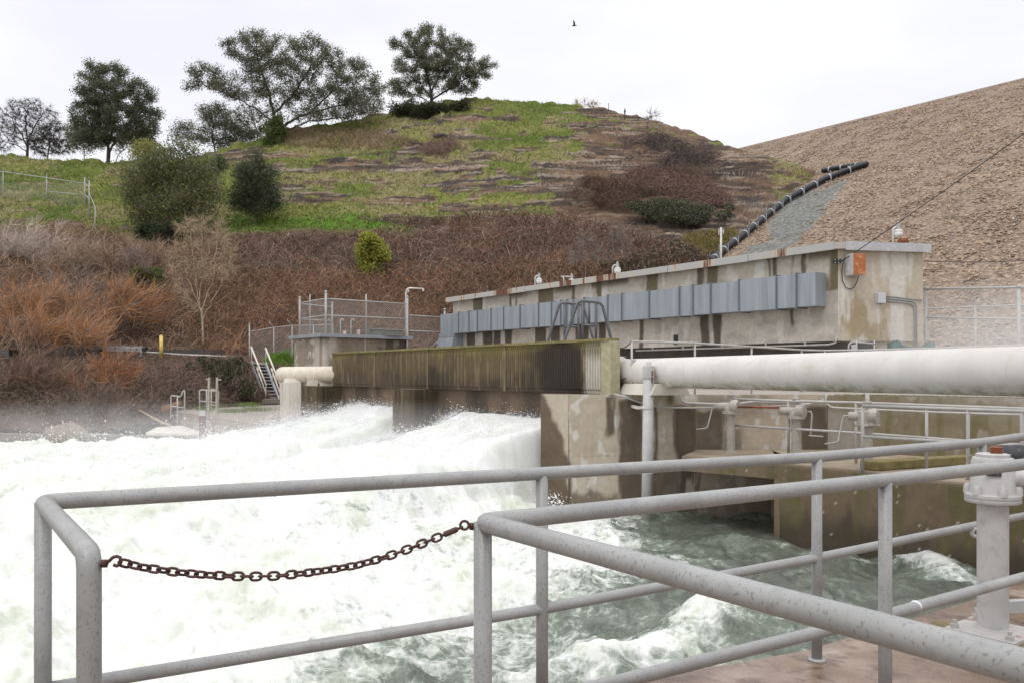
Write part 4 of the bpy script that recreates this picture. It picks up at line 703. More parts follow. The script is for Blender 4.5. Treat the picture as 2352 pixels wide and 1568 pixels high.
def ecol(u, z, px, py):
    c = mixc(np.array((.46, .395, .30)), np.array((.52, .46, .375)), fbm(u * 1.2, z * .5, 0, 4, 621)); c = mixc(c, np.array((.30, .225, .115)), blot(u, z, 623, .48, .64, 1.8, .9) * .75 * sst(4.6, 3.2, z)); c = mixc(c, LIME * 1.02, blot(u, z, 625, .56, .68, 2.6, .55) * .75)
    return mixc(c, np.array((.36, .29, .18)), sst(.06, .0, np.abs(u - .06)) * .4)
e0 = u_at  # noqa
wallsheet('wall', (Bc.x, Bc.y), (Cc.x, Cc.y), ZB, ZR, ecol, bld, .3, .03)
Dd = Aa + Vector((2.7, 1.6, 0)); mb = MB()
inn = lambda p, k: Vector((p.x, p.y, 0)) + k
mb.prism([(Cc.x - .3, Cc.y + .05), (Cc.x, Cc.y + .01), (Dd.x, Dd.y), (Dd.x - .3, Dd.y - .2)], 1.03, ZR - .004); mb.prism([(Aa.x, Aa.y + .3), (Aa.x + .2, Aa.y + .34), (Dd.x - .32, Dd.y - .16), (Dd.x - .4, Dd.y - .2)], 1.03, ZR - .004)
mb.build('wall', m_plain('side_concrete', (.40, .35, .28), .85, var=.15, scale=1.2), bld)
und = [(Aa.x + .05, Aa.y + .3), (Bc.x - .12, Bc.y + .35), (Cc.x - .35, Cc.y + .2), (Dd.x - .45, Dd.y - .3)]
mb = MB().prism(und, ZB, ZB + .25); rec = Vector((1.9, .75, 0)); r0, r1 = Aa + rec, Bc + rec
mb.prism([(r0.x, r0.y), (r1.x - .5, r1.y - .1), (r1.x - .5, r1.y + .2), (r0.x, r0.y + .3)], 1.03, ZB - .004)
mb.build('floor_slab', M['dark_wall'], bld)
cw = P(2012, 800, 24.38)
wallsheet('wall', (cw.x, cw.y), (Cc.x, Cc.y), 1.03, ZB - .004, ecol, bld, .3, .04)
ro = 0.22; uo = U_b; nr = Vector((-.82, -.573, 0))
rp_ = [Aa + nr * ro - uo * .35, Bc + nr * ro + Vector((.02, -.02, 0)), Bc + Vector((.18, -.16, 0)), Cc + Vector((.14, -.16, 0)), Cc + Vector((.18, .1, 0)), Dd + Vector((.1, .3, 0)), Aa + Vector((-.3, .7, 0))]
roof = MB().prism([(p.x, p.y) for p in rp_], ZR, ZR + .19).build('roof', m_plain('roof_slab_concrete', (.42, .40, .37), .85, var=.15, scale=2), bld)
m, t, b, l = newmat('rust_stained_roof_trim'); ga = noise(t, .5, 6, .7, (1, 1, .1)); gb_ = noise(t, 1.3, 6, .75)
col = mixn(t, (.40, .405, .40), (.46, .45, .42), noise(t, 7, 4)); col = mixn(t, col, (.58, .47, .33), ramp(t, ga, [(.50, 0.), (.54, .75)])); col = mixn(t, col, (.13, .045, .025), ramp(t, ga, [(.53, 0.), (.57, .97)]))
l(col, b.inputs['Base Color']); b.inputs['Roughness'].default_value = .55; M['trim'] = m
tr = MB(); a_, b_ = rp_[0] + nr * .012, rp_[1] + nr * .012
segs = [u for u in (0, .125, .235, .31, .44, .53, .70, .86, 1.0)]
for i in range(len(segs) - 1):
    q0, q1 = a_.lerp(b_, segs[i] + .0008), a_.lerp(b_, segs[i + 1] - .0008); h_ = .235 - .012 * (i % 2); tr.bar(q0 + Vector((0, 0, ZR + .20 - h_ / 2)), q1 + Vector((0, 0, ZR + .20 - h_ / 2)), .02 + .006 * (i % 2), h_)
tr.build('roof_trim', M['trim'], roof)
MB().bar(rp_[2] + Vector((-.03, -.015, ZR + .085)), rp_[3] + Vector((.02, -.015, ZR + .085)), .02, .25).build('roof_trim', m_spots('speckled_zinc_trim', (.44, .44, .45), (.62, .62, .62), .5, 40, .55), roof)
# sheet metal duct along the front
dn = nr; ZD1 = H + (HY - 622) / FP * 23.7; ZD0 = H + (HY - 700) / FP * 23.7; dth = .52
def duct_pt(px): return Aa + U_b * u_at(px)
db = MB(); seams = [1075, 1099, 1118, 1150, 1179, 1217, 1260, 1290, 1311, 1325, 1340, 1365, 1420, 1452, 1515, 1585, 1616, 1657, 1722, 1808, 1854, 1897]
xs_ = [1032] + seams
for i in range(len(xs_) - 1):
    q0, q1 = duct_pt(xs_[i]) + nr * dth / 2, duct_pt(xs_[i + 1]) + nr * dth / 2; j = .012 * ((i * 5) % 3)
    db.bar(q0 + Vector((0, 0, (ZD0 + ZD1) / 2)), q1 + Vector((0, 0, (ZD0 + ZD1) / 2)), dth - .01 + j, ZD1 - ZD0 + j)
duct = db.build('duct', M['duct'], bld)
for px in seams[:-1]: q = duct_pt(px) + nr * dth / 2; MB().bar(q - U_b * .022 + Vector((0, 0, (ZD0 + ZD1) / 2)), q + U_b * .022 + Vector((0, 0, (ZD0 + ZD1) / 2)), dth + .09, ZD1 - ZD0 + .08).build('flange', M['ductflange'], duct)
hd = MB(); q0, q1 = duct_pt(1029), duct_pt(1064); zt, zm, zb_ = ZD1 + .005, H + (HY - 775) / FP * 41, 1.05
def ring(p, q, off, z): return [p + Vector((0, 0, z)) , q + Vector((0, 0, z)), q + nr * off + Vector((0, 0, z)), p + nr * off + Vector((0, 0, z))]
hd.hexa(ring(q0, q1, dth + .03, zm) + ring(q0, q1, dth + .03, ZD0 + .02)); hd.hexa(ring(q0 - U_b * .1, q1, 1.0, zb_) + ring(q0, q1, dth + .04, zm - .01)); hd.build('duct_hood', M['duct'], duct)
# small fittings of the building
pl_ = Aa + U_b * u_at(1553) + nr * .02; MB().box(pl_ + Vector((0, 0, H + (HY - 780) / FP * pl_.y)), (.17, .05, .34), math.atan2(U_b.y, U_b.x)).build('wall_plate', M['black'], bld)
# ---- things fixed to it
def yard_lamp(name, px, py_head, Y, base_py, side, label, arm=9):
    s = Y / FP; hp = P(px, py_head, Y); bp = P(px - side * arm, base_py, Y); root = thing(name, bp, label, 'lamp', 'yard lamps on the flat roof')
    tp = P(px - side * arm, py_head - 5, Y); k = 7 * s
    pts = [bp, tp + Vector((0, 0, -k * .6))] + [tp + Vector((side * k * (1 - math.cos(a)), 0, -k * .6 + k * math.sin(a))) for a in (.5, 1.0, 1.57)] + [hp + Vector((0, 0, 2.0 * k * .5))]
    MB().tube(pts, .028, 8).build('pole', M['white_paint'], root, True)
    MB().lathe(hp, [(.052, .21), (.06, .20), (.06, .07), (.07, .06), (.085, .035)], 14).build('housing', M['rail'], root, True)
    MB().lathe(hp, [(.085, .035), (.135, -.02), (.14, -.04)], 16).build('lamp_shade', M['white_paint'], root, True)
    MB().lathe(hp, [(.135, -.04), (.13, -.13), (.115, -.19), (.07, -.2)], 16).build('lens', M['glass_lens'], root, True)
    MB().lathe(hp, [(.025, .21), (.028, .26), (.02, .27)], 8).build('photocell', M['grey_paint'], root)
    return root
yard_lamp('yard_lamp', 1238, 641, 36.3, 660, 1, 'gooseneck yard lamp standing leftmost on the long flat roof'); yard_lamp('yard_lamp', 1313, 643, 33.9, 657, -1, 'gooseneck yard lamp bent to the left over the roof edge', -18)
yard_lamp('yard_lamp', 1418, 617, 31.6, 638, 1, 'gooseneck yard lamp just left of the reddest rust on the roof edge', 11); yard_lamp('yard_lamp', 2063, 530, 25.4, 583, 1, 'tall gooseneck yard lamp beside the rusty roof ventilator', 12)
vb = P(2074, 580, 25.2); rt = thing('roof_ventilator', vb, 'rusty round turbine ventilator on the right end of the roof', 'ventilator')
MB().lathe(vb, [(.13, -.05), (.13, .02), (.085, .04), (.085, .24)], 16).build('pipe', M['white_paint'], rt, True)
tb = MB().lathe(vb + Vector((0, 0, .24)), [(.085, 0), (.125, .03), (.145, .09), (.125, .15), (.05, .19)], 16)
for i in range(14):
    a = i * 2 * math.pi / 14; tb.tube([vb + Vector((math.cos(a + h * .8) * r_, math.sin(a + h * .8) * r_, .24 + h)) for r_, h in ((.09, 0), (.135, .03), (.155, .09), (.135, .15), (.06, .19))], .008, 4)
tb.build('turbine', M['rust'], rt, True)
ed = (Cc - Bc).normalized(); en = Vector((ed.y, -ed.x, 0))
bc_ = Bc + ed * .42 + en * .19; bx = thing('electrical_box', (bc_.x, bc_.y, 4.3), 'tall electrical box with a rusty orange face under the roof corner', 'electrical box')
zc = H + (HY - 608) / FP * 23.8; MB().box(bc_ + Vector((0, 0, zc)), (.42, .34, .62), math.atan2(ed.y, ed.x) + .12).build('body', M['grey_paint'], bx, bevel=.01)
fr_ = bc_ + en * .18 + Vector((0, 0, zc)); MB().box(fr_ + ed * .02, (.40, .03, .60), math.atan2(ed.y, ed.x) + .12).build('door', m_spots('rusted_box_door', (.42, .14, .05), (.55, .28, .14), .8, 6, .55), bx)
bc_ = Bc + ed * 1.30 + en * .09; zc = H + (HY - 683) / FP * 23.9; bx = thing('electrical_box', (bc_.x, bc_.y, zc - .16), 'small pale grey electrical box with three conduits leaving it', 'electrical box'); MB().box(bc_ + Vector((0, 0, zc)), (.25, .16, .30), math.atan2(ed.y, ed.x)).build('body', m_plain('pale_grey_box', (.52, .53, .55), .5, var=.04), bx, bevel=.008)
def eface(x, y, off=.04): k = (x - CX) / FP; tt = (Bc.x - k * Bc.y) / (k * ed.y - ed.x); q = Bc + ed * tt + en * off; return Vector((q.x, q.y, H + (HY - y) / FP * q.y))
for i, (pts) in enumerate(([(2030, 680), (2080, 686), (2116, 690)], [(2030, 685), (2092, 692), (2100, 696), (2103, 704), (2103, 795)], [(2030, 690), (2088, 697), (2096, 701), (2099, 709), (2099, 795)])):
    MB().tube([eface(*p) for p in pts], .022, 8).build('conduit', M['rail'], bx, True)
lp = thing('cable_loop', eface(1935, 610), 'dark cable loop hanging under the rusty faced box', 'cable'); MB().tube([eface(1934, 603, .06), eface(1931, 622, .05), eface(1933, 645), eface(1941, 661), eface(1951, 665), eface(1960, 660), eface(1966, 648), eface(1968, 632, .1)], .012, 6).build('cable', M['black'], lp, True)
pc = eface(1928, 601, .05); cb = thing('cable_bracket', pc, 'black bolted bracket holding the overhead cable at the building corner', 'bracket'); MB().box(pc + Vector((-.08, -.04, 0)), (.30, .03, .13), -.3).build('plate', M['black'], cb)
for i in range(3):
    for j in (-1, 1): MB().lathe(pc + Vector((-.17 + .09 * i, -.035 - .028 * i - .0, .04 * j)), [(.014, 0), (.014, .02)], 6, (0, -1, 0)).build('bolt', M['grey_paint'], cb)
def cable(name, pts, r, label, sag=0., mt='black'):
    a, b_ = Vector(pts[0]), Vector(pts[-1]); q = [a.lerp(b_, i / 24) - Vector((0, 0, sag * 4 * (i / 24) * (1 - i / 24))) for i in range(25)] if len(pts) == 2 else pts
    return tag(MB().tube(q, r, 6).build(name, M[mt], None, True), label, 'cable')
cable('overhead_cable', [pc + Vector((.02, -.06, 0)), P(2560, 155, 21)], .013, 'overhead cable rising steeply to the right from the building corner', .06); cable('overhead_cable', [P(2122, 600, 24.4), P(2520, 583, 27)], .012, 'thin cable running level off the right end of the roof', .12)
ap = P(1656, 603, 29.6); an = thing('antenna_mast', ap, 'thin white mast with a small crosspiece behind the roof edge', 'mast'); MB().tube([ap + Vector((0, 0, -.3)), P(1656, 523, 29.6)], .035, 8).build('pole', M['white_paint'], an, True)
MB().tube([P(1650, 534, 29.6), P(1663, 531, 29.6)], .02, 6).tube([P(1651, 540, 29.6), P(1651, 526, 29.6)], .02, 6).tube([P(1661, 538, 29.6), P(1661, 526, 29.6)], .02, 6).build('crosspiece', M['rail_far'], an)
rl = thing('eave_conduit', P(1600, 800, 27), 'long grey conduit slung under the overhanging wall of the building', 'pipe'); q0, q1 = Aa + U_b * u_at(1462) + nr * .03, Aa + U_b * u_at(1905) + nr * .03
MB().tube([q0 + Vector((0, 0, ZB - .1)), q1 + Vector((0, 0, ZB - .1)), Aa + U_b * u_at(1921) + nr * .04 + Vector((0, 0, ZB - .05)), Aa + U_b * u_at(1924) + nr * .04 + Vector((0, 0, ZB + .12))], .03, 8).build('pipe', M['rail_far'], rl, True)
for px in (1500, 1570, 1660, 1760, 1850): q = Aa + U_b * u_at(px) + nr * .03; MB().box(q + Vector((0, 0, ZB - .06)), (.05, .05, .14)).build('hanger', M['rail_far'], rl)
# ---- small block house
c0, c1, c2 = P(741, 0, 38), P(935, 0, 41.0), P(676, 0, 40.6); c0.z = c1.z = c2.z = 0; ZA = H + (HY - 774) / FP * 38
blk = thing('block_house', (c0.x, c0.y, -.17), 'small square concrete block house with a fenced flat roof', 'building')
def acol(u, z, px, py):
    c = mixc(CLEAN * .98, WARM * .95, fbm(u * .8, z * .8, 0, 4, 631)); c = mixc(c, np.array((.22, .175, .125)), blot(u, z, 633, .45, .63, 1.1, .8) * .75); c = mixc(c, LIME, blot(u, z, 635, .62, .70, 3.5, 3.) * .8); return c
def acol2(u, z, px, py):
    c = acol(u + 9, z, px, py); c = mixc(c, np.array((.19, .145, .10)), sst(.4, .62, fbm(u * .7, z * .6, 0, 4, 637)) * .8); c = mixc(c, DARK * 1.6, sst(862, 872, px + (fbm(u * 2, z * 3, 0, 3, 638) - .5) * 24) * sst(3.0, 2.9, z * 0 + 2.9) * (1 - .75 * blot(u, z, 639, .55, .62, 2.5, 2.)) * .9)
    return mixc(c, LIME, np.exp(-((px - 839) / 1.2) ** 2) * .7)
wallsheet('wall', (c2.x, c2.y), (c0.x, c0.y), -.17, ZA, acol, blk, .3, .04); wallsheet('wall', (c0.x, c0.y), (c1.x, c1.y), -.17, ZA, acol2, blk, .3, .04)
bk = c1 + (c2 - c0); MB().prism([(c1.x - .05, c1.y + .25), (c1.x, c1.y + .04), (bk.x, bk.y), (c2.x, c2.y + .05), (c2.x + .2, c2.y + .28), (bk.x - .1, bk.y - .3)], -.17, ZA - .005).build('wall', M['dark_wall'], blk)
v1, v2 = (c1 - c0).normalized(), (c2 - c0).normalized(); o_ = .22
rq = [c0 - v1 * o_ - v2 * o_, c1 + v1 * o_ - v2 * o_, bk + v1 * o_ + v2 * o_, c2 - v1 * o_ + v2 * o_]
MB().prism([(p.x, p.y) for p in rq], ZA, ZA + .16).build('roof', m_plain('grey_roof_edge', (.27, .29, .31), .55, var=.15, scale=2), blk, bevel=.01)
def on_blk(px, Y, z): q = P(px, 800, Y); q.z = z; return q
ZT = ZA + .16
def chainlink(mb, a, b_, z0, z1, sp=.11, r=.006):
    a, b_ = Vector(a), Vector(b_); a.z = b_.z = 0; Lg = (b_ - a).length; U = (b_ - a) / Lg; hgt = z1 - z0; Nn = Vector((U.y, -U.x, 0)) * r; n = int((Lg + hgt) / sp)
    for sg in (1, -1):
        for i in range(n):
            u0 = -hgt + i * sp; s0, s1 = max(u0, 0), min(u0 + hgt, Lg)
            if s1 - s0 < .02: continue
            p = lambda s: (a + U * (s if sg > 0 else Lg - s)) + Vector((0, 0, z0 + (s - u0)))
            e0_, e1_ = p(s0), p(s1); w_ = Vector((-U.x * .7, -U.y * .7, .7)) * r if sg > 0 else Vector((U.x * .7, U.y * .7, .7)) * r
            mb.add([e0_ - w_, e1_ - w_, e1_ + w_, e0_ + w_], [(0, 1, 2, 3)])
M['wire'] = m_plain('fence_wire', (.36, .35, .33), .5, var=.05)
fe = thing('roof_fence', (c0.x, c0.y, ZT), 'chain-link fence enclosure standing on the roof of the block house', 'fence')
def post(root, p, z0, z1, r=.035, cap=True, arm=None):
    mb = MB().tube([Vector((p.x, p.y, z0)), Vector((p.x, p.y, z1))], r, 8)
    if cap: mb.lathe((p.x, p.y, z1), [(r * 1.25, -.04), (r * 1.25, .02), (r * .5, .06)], 8)
    if arm: mb.tube([Vector((p.x, p.y, z1)), Vector((p.x, p.y, z1)) + Vector(arm)], r * .6, 6)
    return mb.build('post', M['rail_far'], root, True)
fa, fb, fc_, fd = c2 + v1 * .15 + v2 * -.1, c0 + v1 * .12 + v2 * .12, c1 - v1 * .1 + v2 * .1, c2 + v1 * 1.6
zt_ = lambda py, Y: H + (HY - py) / FP * Y
pA, pB, pC = P(688.5, 0, 40.3), P(748.5, 0, 38.3), P(935.5, 0, 40.9); pM, pK, pL = P(841, 0, 39.6), P(763, 0, 42.0), P(712, 0, 39.7)
post(fe, pA, ZT - .02, zt_(684, 40.3), .05); post(fe, pB, ZT - .02, zt_(670, 38.3), .055); post(fe, pC, 1.0, zt_(682, 40.9), .055); post(fe, pM, ZT - .02, zt_(676, 39.6), .035, False); post(fe, pK, ZT - .02, zt_(696, 42.), .05); post(fe, pL, ZT - .02, zt_(676, 39.7), .03, False)
ra = MB()
for (p, q, y0, y1, Y0, Y1) in ((pA, pB, 696, 686, 40.3, 38.3), (pB, pC, 686, 698, 38.3, 40.9), (pA, pB, 732.5, 724, 40.3, 38.3), (pB, pC, 724, 732.5, 38.3, 40.9), (pA, pK, 697.5, 705, 40.3, 42), (pA, pK, 733, 737, 40.3, 42)):
    ra.tube([(p.x, p.y, zt_(y0, Y0)), (q.x, q.y, zt_(y1, Y1))], .026, 6)
ra.build('rail', M['rail_far'], fe, True)
cm = MB(); chainlink(cm, pA, pB, ZT + .03, zt_(691, 39.2)); chainlink(cm, pB, pC, ZT + .03, zt_(692, 39.6)); cm.build('mesh', M['wire'], fe)
pp = P(933, 775, 41.1); lampm = thing('arm_pole', pp, 'tall grey pole with a long bent arm beside the block house fence', 'pole')
MB().tube([P(932, 801, 41.1), P(932.5, 676, 41.1), P(933.5, 669, 41.1), P(936, 664, 41.1), P(941, 662, 41.1), P(973, 663.5, 41.1)], [.05, .045, .045, .045, .045, .03], 8).build('pole', M['white_paint'], lampm, True)
for q_ in (P(972, 665, 41.1), P(938, 667, 41.1)): MB().lathe(q_, [(.04, -.1), (.05, -.03), (.03, .03)], 8).build('insulator', M['white_paint'], lampm)
fp_ = thing('fence_panel', P(980, 800, 42), 'low chain-link fence panel between the block house and the duct', 'fence'); a_, b_ = P(939, 0, 41.0), P(1021.5, 0, 42.6)
post(fp_, b_, .5, zt_(711, 42.6), .05); rm = MB()
for y0, y1 in ((724, 729), (759.5, 763)): rm.tube([(a_.x, a_.y, zt_(y0, 41)), (b_.x, b_.y, zt_(y1, 42.6))], .026, 6)
rm.tube([P(987, 799, 42), P(1028, 768, 42.4)], .03, 6); rm.build('rail', M['rail_far'], fp_, True); cm = MB(); chainlink(cm, a_, b_, .9, zt_(727, 41.8)); cm.build('mesh', M['wire'], fp_)
ff = thing('boundary_fence', P(573, 806, 50), 'old chain-link boundary fence with slanted barb arms below the bank', 'fence'); fpts = [(573, 762, 744, 50.5), (629, 752, 752, 50), (671, 748, 748, 49.5), (720, 746.5, 746, 49), (765, 745.5, 745, 48.5)]; rm = MB()
for i, (x, y, yt, Y) in enumerate(fpts): post(ff, P(x, 0, Y), 1.2, zt_(yt, Y), .04 if i == 0 else .028, i == 0, None if i == 0 else (-.28, -.05, .36))
for (a_, b_) in zip(fpts[:-1], fpts[1:]): rm.tube([P(a_[0], a_[1], a_[3]), P(b_[0], b_[1], b_[3])], .026, 6)
rm.build('rail', M['rail_far'], ff, True); cm = MB()
for (a_, b_) in zip(fpts[:-1], fpts[1:]): chainlink(cm, P(a_[0], 0, a_[3]), P(b_[0], 0, b_[3]), 1.6, zt_((a_[1] + b_[1]) / 2, (a_[3] + b_[3]) / 2) - .02, .14)
cm.build('mesh', M['wire'], ff)
for px, lab in ((782, 'thin white gooseneck vent pipe on the block house roof, behind the fence corner'), (806, 'thin white gooseneck vent pipe on the block house roof, nearer its louvred box')):
    b0 = P(px, 770, 40.2); g = thing('vent_pipe', b0, lab, 'pipe', 'gooseneck vent pipes on the block house roof'); MB().tube([P(px, 772, 40.2), P(px, 738, 40.2), P(px + 1, 734.5, 40.2), P(px + 3, 732, 40.2), P(px + 5.5, 733, 40.2), P(px + 7.5, 738, 40.2)], .03, 8).build('pipe', M['white_paint'], g, True)
for px, y0, lab in ((791, 760, 'short orange striped stub pipe nearer the fence corner'), (823, 757.5, 'short orange striped stub pipe nearer the louvred box')):
    g = thing('stub_pipe', P(px, 770, 39.6), lab, 'pipe', 'orange stub pipes on the block house roof'); MB().tube([P(px, 773, 39.6), P(px, y0, 39.6)], .085, 10).build('pipe', m_plain('white_pipe', (.7, .68, .64)), g, True); MB().tube([P(px - 3.2, 771, 39.53), P(px - 3.2, y0 + .5, 39.53)], .03, 6).build('stripe', M['orange'], g)
lv = thing('louvre_box', P(885, 776, 40), 'low grey green louvred ventilator box on the block house roof', 'ventilator'); q = P(883, 768, 40.3); M['louvre'] = m_plain('grey_green_louvre', (.27, .285, .25), .6)
MB().box((q.x, q.y, ZT + .13), (1.55, .8, .26), .55).build('body', M['louvre'], lv); sl = MB()
for i in range(5): sl.box((q.x, q.y, ZT + .05 + i * .045), (1.59, .84, .014), .55)
sl.build('slat', M['louvre'], lv); MB().box((q.x, q.y, ZT + .285), (1.68, .92, .04), .55).build('top', M['louvre'], lv)
# ---- ribbed parapet
pa = thing('parapet_wall', F(0, 0, 1.07), 'mossy ribbed concrete parapet in four long panels over the outlet', 'parapet wall')
def s_at(px, d=0.): k = (px - CX) / FP; o0 = FO + FN * d; return (o0.x - k * o0.y) / (k * FU.y - FU.x)
ZP0, ZP1 = 1.075, 2.19; jx = [1395, 1170, 992, 870, 774]; pitch = .0862
def ribs(u, z):
    ph = (u / pitch) % 1.0; prof = sst(.06, .3, ph) * (1 - sst(.7, .94, ph)); return prof * .032 * (sst(0, .02, z - ZP0 - .07)) * sst(0, .02, ZP1 - .10 - z)
for i in range(4):
    sa, sb_ = s_at(jx[i]) + .045, s_at(jx[i + 1]) - .045
    def pcol(u, z, px, py, i=i):
        zz = (z - ZP0) / (ZP1 - ZP0); n1 = fbm(u * .9, z * .9, 0, 5, 701 + i); fine = fbm(u * 14, z * 1.4, 0, 3, 711 + i)
        c = mixc((.085, .06, .034), (.16, .118, .062), n1); c = mixc(c, (.085, .06, .04), np.clip(sst(.55, .2, zz + (n1 - .5) * .5), 0, 1) * .85); c = mixc(c, (.19, .16, .045), sst(.78, 1.02, zz + (n1 - .5) * .4) * .8); c = mixc(c, (.26, .21, .12), sst(.55, .75, fine) * .5)
        ph = (u / pitch) % 1.0; gro = 1 - sst(.1, .3, ph) * (1 - sst(.7, .9, ph)); c = mixc(c, c * .4, gro * (.8 if i == 0 else .5))  # grooves darkened in the colour, painted shade between the ribs
        k = np.zeros(len(u))
        if i == 2 - 1: k = np.exp(-((px - 1000) / 40) ** 2) * sst(.75, .3, zz + (n1 - .5)) * .8 + np.exp(-((px - 1140) / 60.) ** 2) * sst(.5, .1, zz) * .5
        if i == 2: k = np.exp(-((px - 930) / 40) ** 2) * .35 * sst(.7, .3, zz)
        if i == 0:
            k = sst(1195, 1260, px + (n1 - .5) * 60) * (1 - sst(1325, 1352, px + (fine - .5) * 30 + (zz - .5) * 10)) * sst(1.02, .75, zz + (n1 - .5) * .3 - np.exp(-((px - 1280) / 40) ** 2) * .2)
            k = np.maximum(k, .6 * sst(1175, 1215, px) * (1 - sst(1325, 1350, px)) * sst(.7, .3, zz))
        c = mixc(c, (.033, .026, .02), np.clip(k, 0, 1) * .93)
        if i == 0: cl = sst(1340, 1352, px + (fine - .5) * 12) * (1 - .7 * sst(.72, .95, zz + (n1 - .5) * .5)); c = mixc(c, np.array((.50, .47, .40))[None] * (1 - .35 * gro)[:, None], cl * .95)
        return c
    o = wallsheet('panel', F(sa, .125), F(sb_, .125), ZP0, ZP1, pcol, pa, .22, pitch / 6, ribs)
def mossc(u, z, px, py): return mixc(mixc((.17, .14, .06), (.24, .20, .06), fbm(u * 2, z * 3, 0, 4, 731)), (.11, .085, .055), sst(1.9, 1.3, z + (fbm(u * 4, z, 0, 3, 733) - .5) * .5))
cp = MB(); M['mosscap'] = m_plain('mossy_concrete', (.185, .155, .06), .9, var=.35, scale=5)
M['pilaster'] = m_plain('brown_stained_concrete', (.15, .115, .065), .85, var=.3, scale=6, stretch=(1, 1, .3))
for j in jx[1:]:
    s = s_at(j); q = F(s, .03, (ZP0 + ZP1) / 2); MB().box(q, (.085, .25, ZP1 - ZP0 + .02), math.atan2(FU.y, FU.x)).build('pilaster', M['pilaster'], pa)
s = s_at(1395); q = F((s + s_at(1411)) / 2 - .02, .03, (ZP0 + ZP1) / 2); MB().box(q, (s - s_at(1411) + .09, .26, ZP1 - ZP0 + .02), math.atan2(FU.y, FU.x)).build('end_post', m_spots('pale_end_concrete', (.40, .36, .24), (.33, .29, .16), .85, 9, .5), pa)
MB().bar(F(s_at(1412), .03, ZP1 + .03), F(s_at(772), .03, ZP1 + .03), .33, .055).build('coping', M['mosscap'], pa)
# ---- outlet body: piers, lintel
ob = thing('outlet_works', F(0, 0, -3), 'dark wet concrete outlet with two gate openings and square piers', 'outlet')
def wetcol(dry):
    def f_(u, z, px, py):
        n1 = fbm(u * 1.1, z * .8, 0, 5, 741); c = mixc((.105, .075, .052), (.165, .115, .075), n1); c = mixc(c, (.05, .038, .028), sst(.45, .7, fbm(u * 1.6, z * .35, 0, 4, 743)) * .8); return mixc(c, (.22, .165, .11), blot(u, z, 745, .6, .75, 1.3, .7) * .5 * dry)
    return f_
def lincol(u, z, px, py):
    c = wetcol(1.)(u, z, px, py); c = mixc(c, (.20, .135, .09), sst(.4, .62, fbm(u * .5, 0, 0, 3, 747)) * .55); return mixc(c, DARK, np.maximum.reduce([np.exp(-((px - 1095) / 14.) ** 2), np.exp(-((px - 868) / 4) ** 2) * sst(.7, .9, z), np.exp(-((px - 985) / 30.) ** 2), np.exp(-((px - 1220) / 30.) ** 2)]) * .8)
wallsheet('lintel', F(1.46, 0), F(7.47, 0), .53, 1.068, lincol, ob, .5, .05); wallsheet('lintel', F(8.62, 0), F(14.28, 0), .53, 1.068, lincol, ob, .5, .05)
MB().prism([(p.x, p.y) for p in (F(1.46, -.6), F(14.3, -.6), F(14.3, -.9), F(1.46, -.9))], -3, 1.02).build('back_wall', m_plain('black_opening_shade', (.03, .025, .02), .5), ob)  # near-black colour stands in for the darkness inside the gate openings
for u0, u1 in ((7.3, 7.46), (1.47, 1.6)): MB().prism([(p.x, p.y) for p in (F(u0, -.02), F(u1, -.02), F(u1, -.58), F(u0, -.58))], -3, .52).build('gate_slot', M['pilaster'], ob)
def pier(s0, s1, dn_, cut, top, cols, ztop=1.066, bot=-3):
    a, b_, c, d, e_, g = F(s0, 0), F(s0, dn_ - cut), F(s0 + cut, dn_), F(s1, dn_), F(s1, 0), F(s1, -.55); h = F(s0, -.55)
    fs_ = ((F(s0, -.0), b_), (b_, c), (c, d), (d, e_))
    v, f, cc = [], [], []
    for i, (p, q) in enumerate(fs_):
        L_ = (q - p).length; nu, nv = max(3, int(L_ / .04)), int((ztop - bot) / .04); u, z = np.meshgrid(np.linspace(0, L_, nu), np.linspace(bot, ztop, nv)); t_ = u / L_; X = p.x + (q.x - p.x) * t_; Y = p.y + (q.y - p.y) * t_
        k = np.arange(nu * nv).reshape(nv, nu) + sum(len(x) for x in v); v.append(np.stack([X, Y, z], -1).reshape(-1, 3)); f.append(np.stack([k[:-1, :-1], k[:-1, 1:], k[1:, 1:], k[1:, :-1]], -1).reshape(-1, 4)); cc.append(cols(u.ravel() + i * 3, z.ravel(), (CX + FP * X / Y).ravel(), (HY - FP * (z - H) / Y).ravel(), i))
    n0 = sum(len(x) for x in v); ring_ = [F(s0, 0), b_, c, d, F(s1, 0), g, h]; v.append(np.array([(p.x, p.y, ztop) for p in ring_])); cc.append(np.repeat(np.array(top)[None], 7, 0))
    me_v, me_f, me_c = np.concatenate(v), np.concatenate(f), np.concatenate(cc)
    o = npmesh('pier', me_v[:n0], me_f, M['concrete'], ob, me_c[:n0]); cap = MB().prism([(p.x, p.y) for p in ring_], bot, ztop - .003); o2 = cap.build('pier_core', M['pilaster'], ob); o2.parent = o; return o
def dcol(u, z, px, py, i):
    c = wetcol(1.)(u, z, px, py); return mixc(c, np.array((.21, .145, .095)) if i == 2 else np.array((.055, .042, .032)), np.full(len(u), .55 if i == 2 else .6 if i < 2 else .2))  # nose face coloured as if lit, side and chamfer as if shaded
pier(7.5, 8.62, .85, .12, (.1, .075, .05), dcol); pier(14.3, 15.9, .85, .12, (.12, .09, .06), dcol)
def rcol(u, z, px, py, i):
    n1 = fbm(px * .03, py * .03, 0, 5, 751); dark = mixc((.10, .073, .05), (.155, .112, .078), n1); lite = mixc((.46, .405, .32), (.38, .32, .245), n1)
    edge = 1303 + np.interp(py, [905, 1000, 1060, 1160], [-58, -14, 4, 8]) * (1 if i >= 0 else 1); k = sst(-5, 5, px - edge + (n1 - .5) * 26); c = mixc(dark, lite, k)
    return mixc(c, dark * .8, sst(1135, 1150, py + (fbm(px * .05, py * .02, 0, 3, 753) - .5) * 30) * .85)
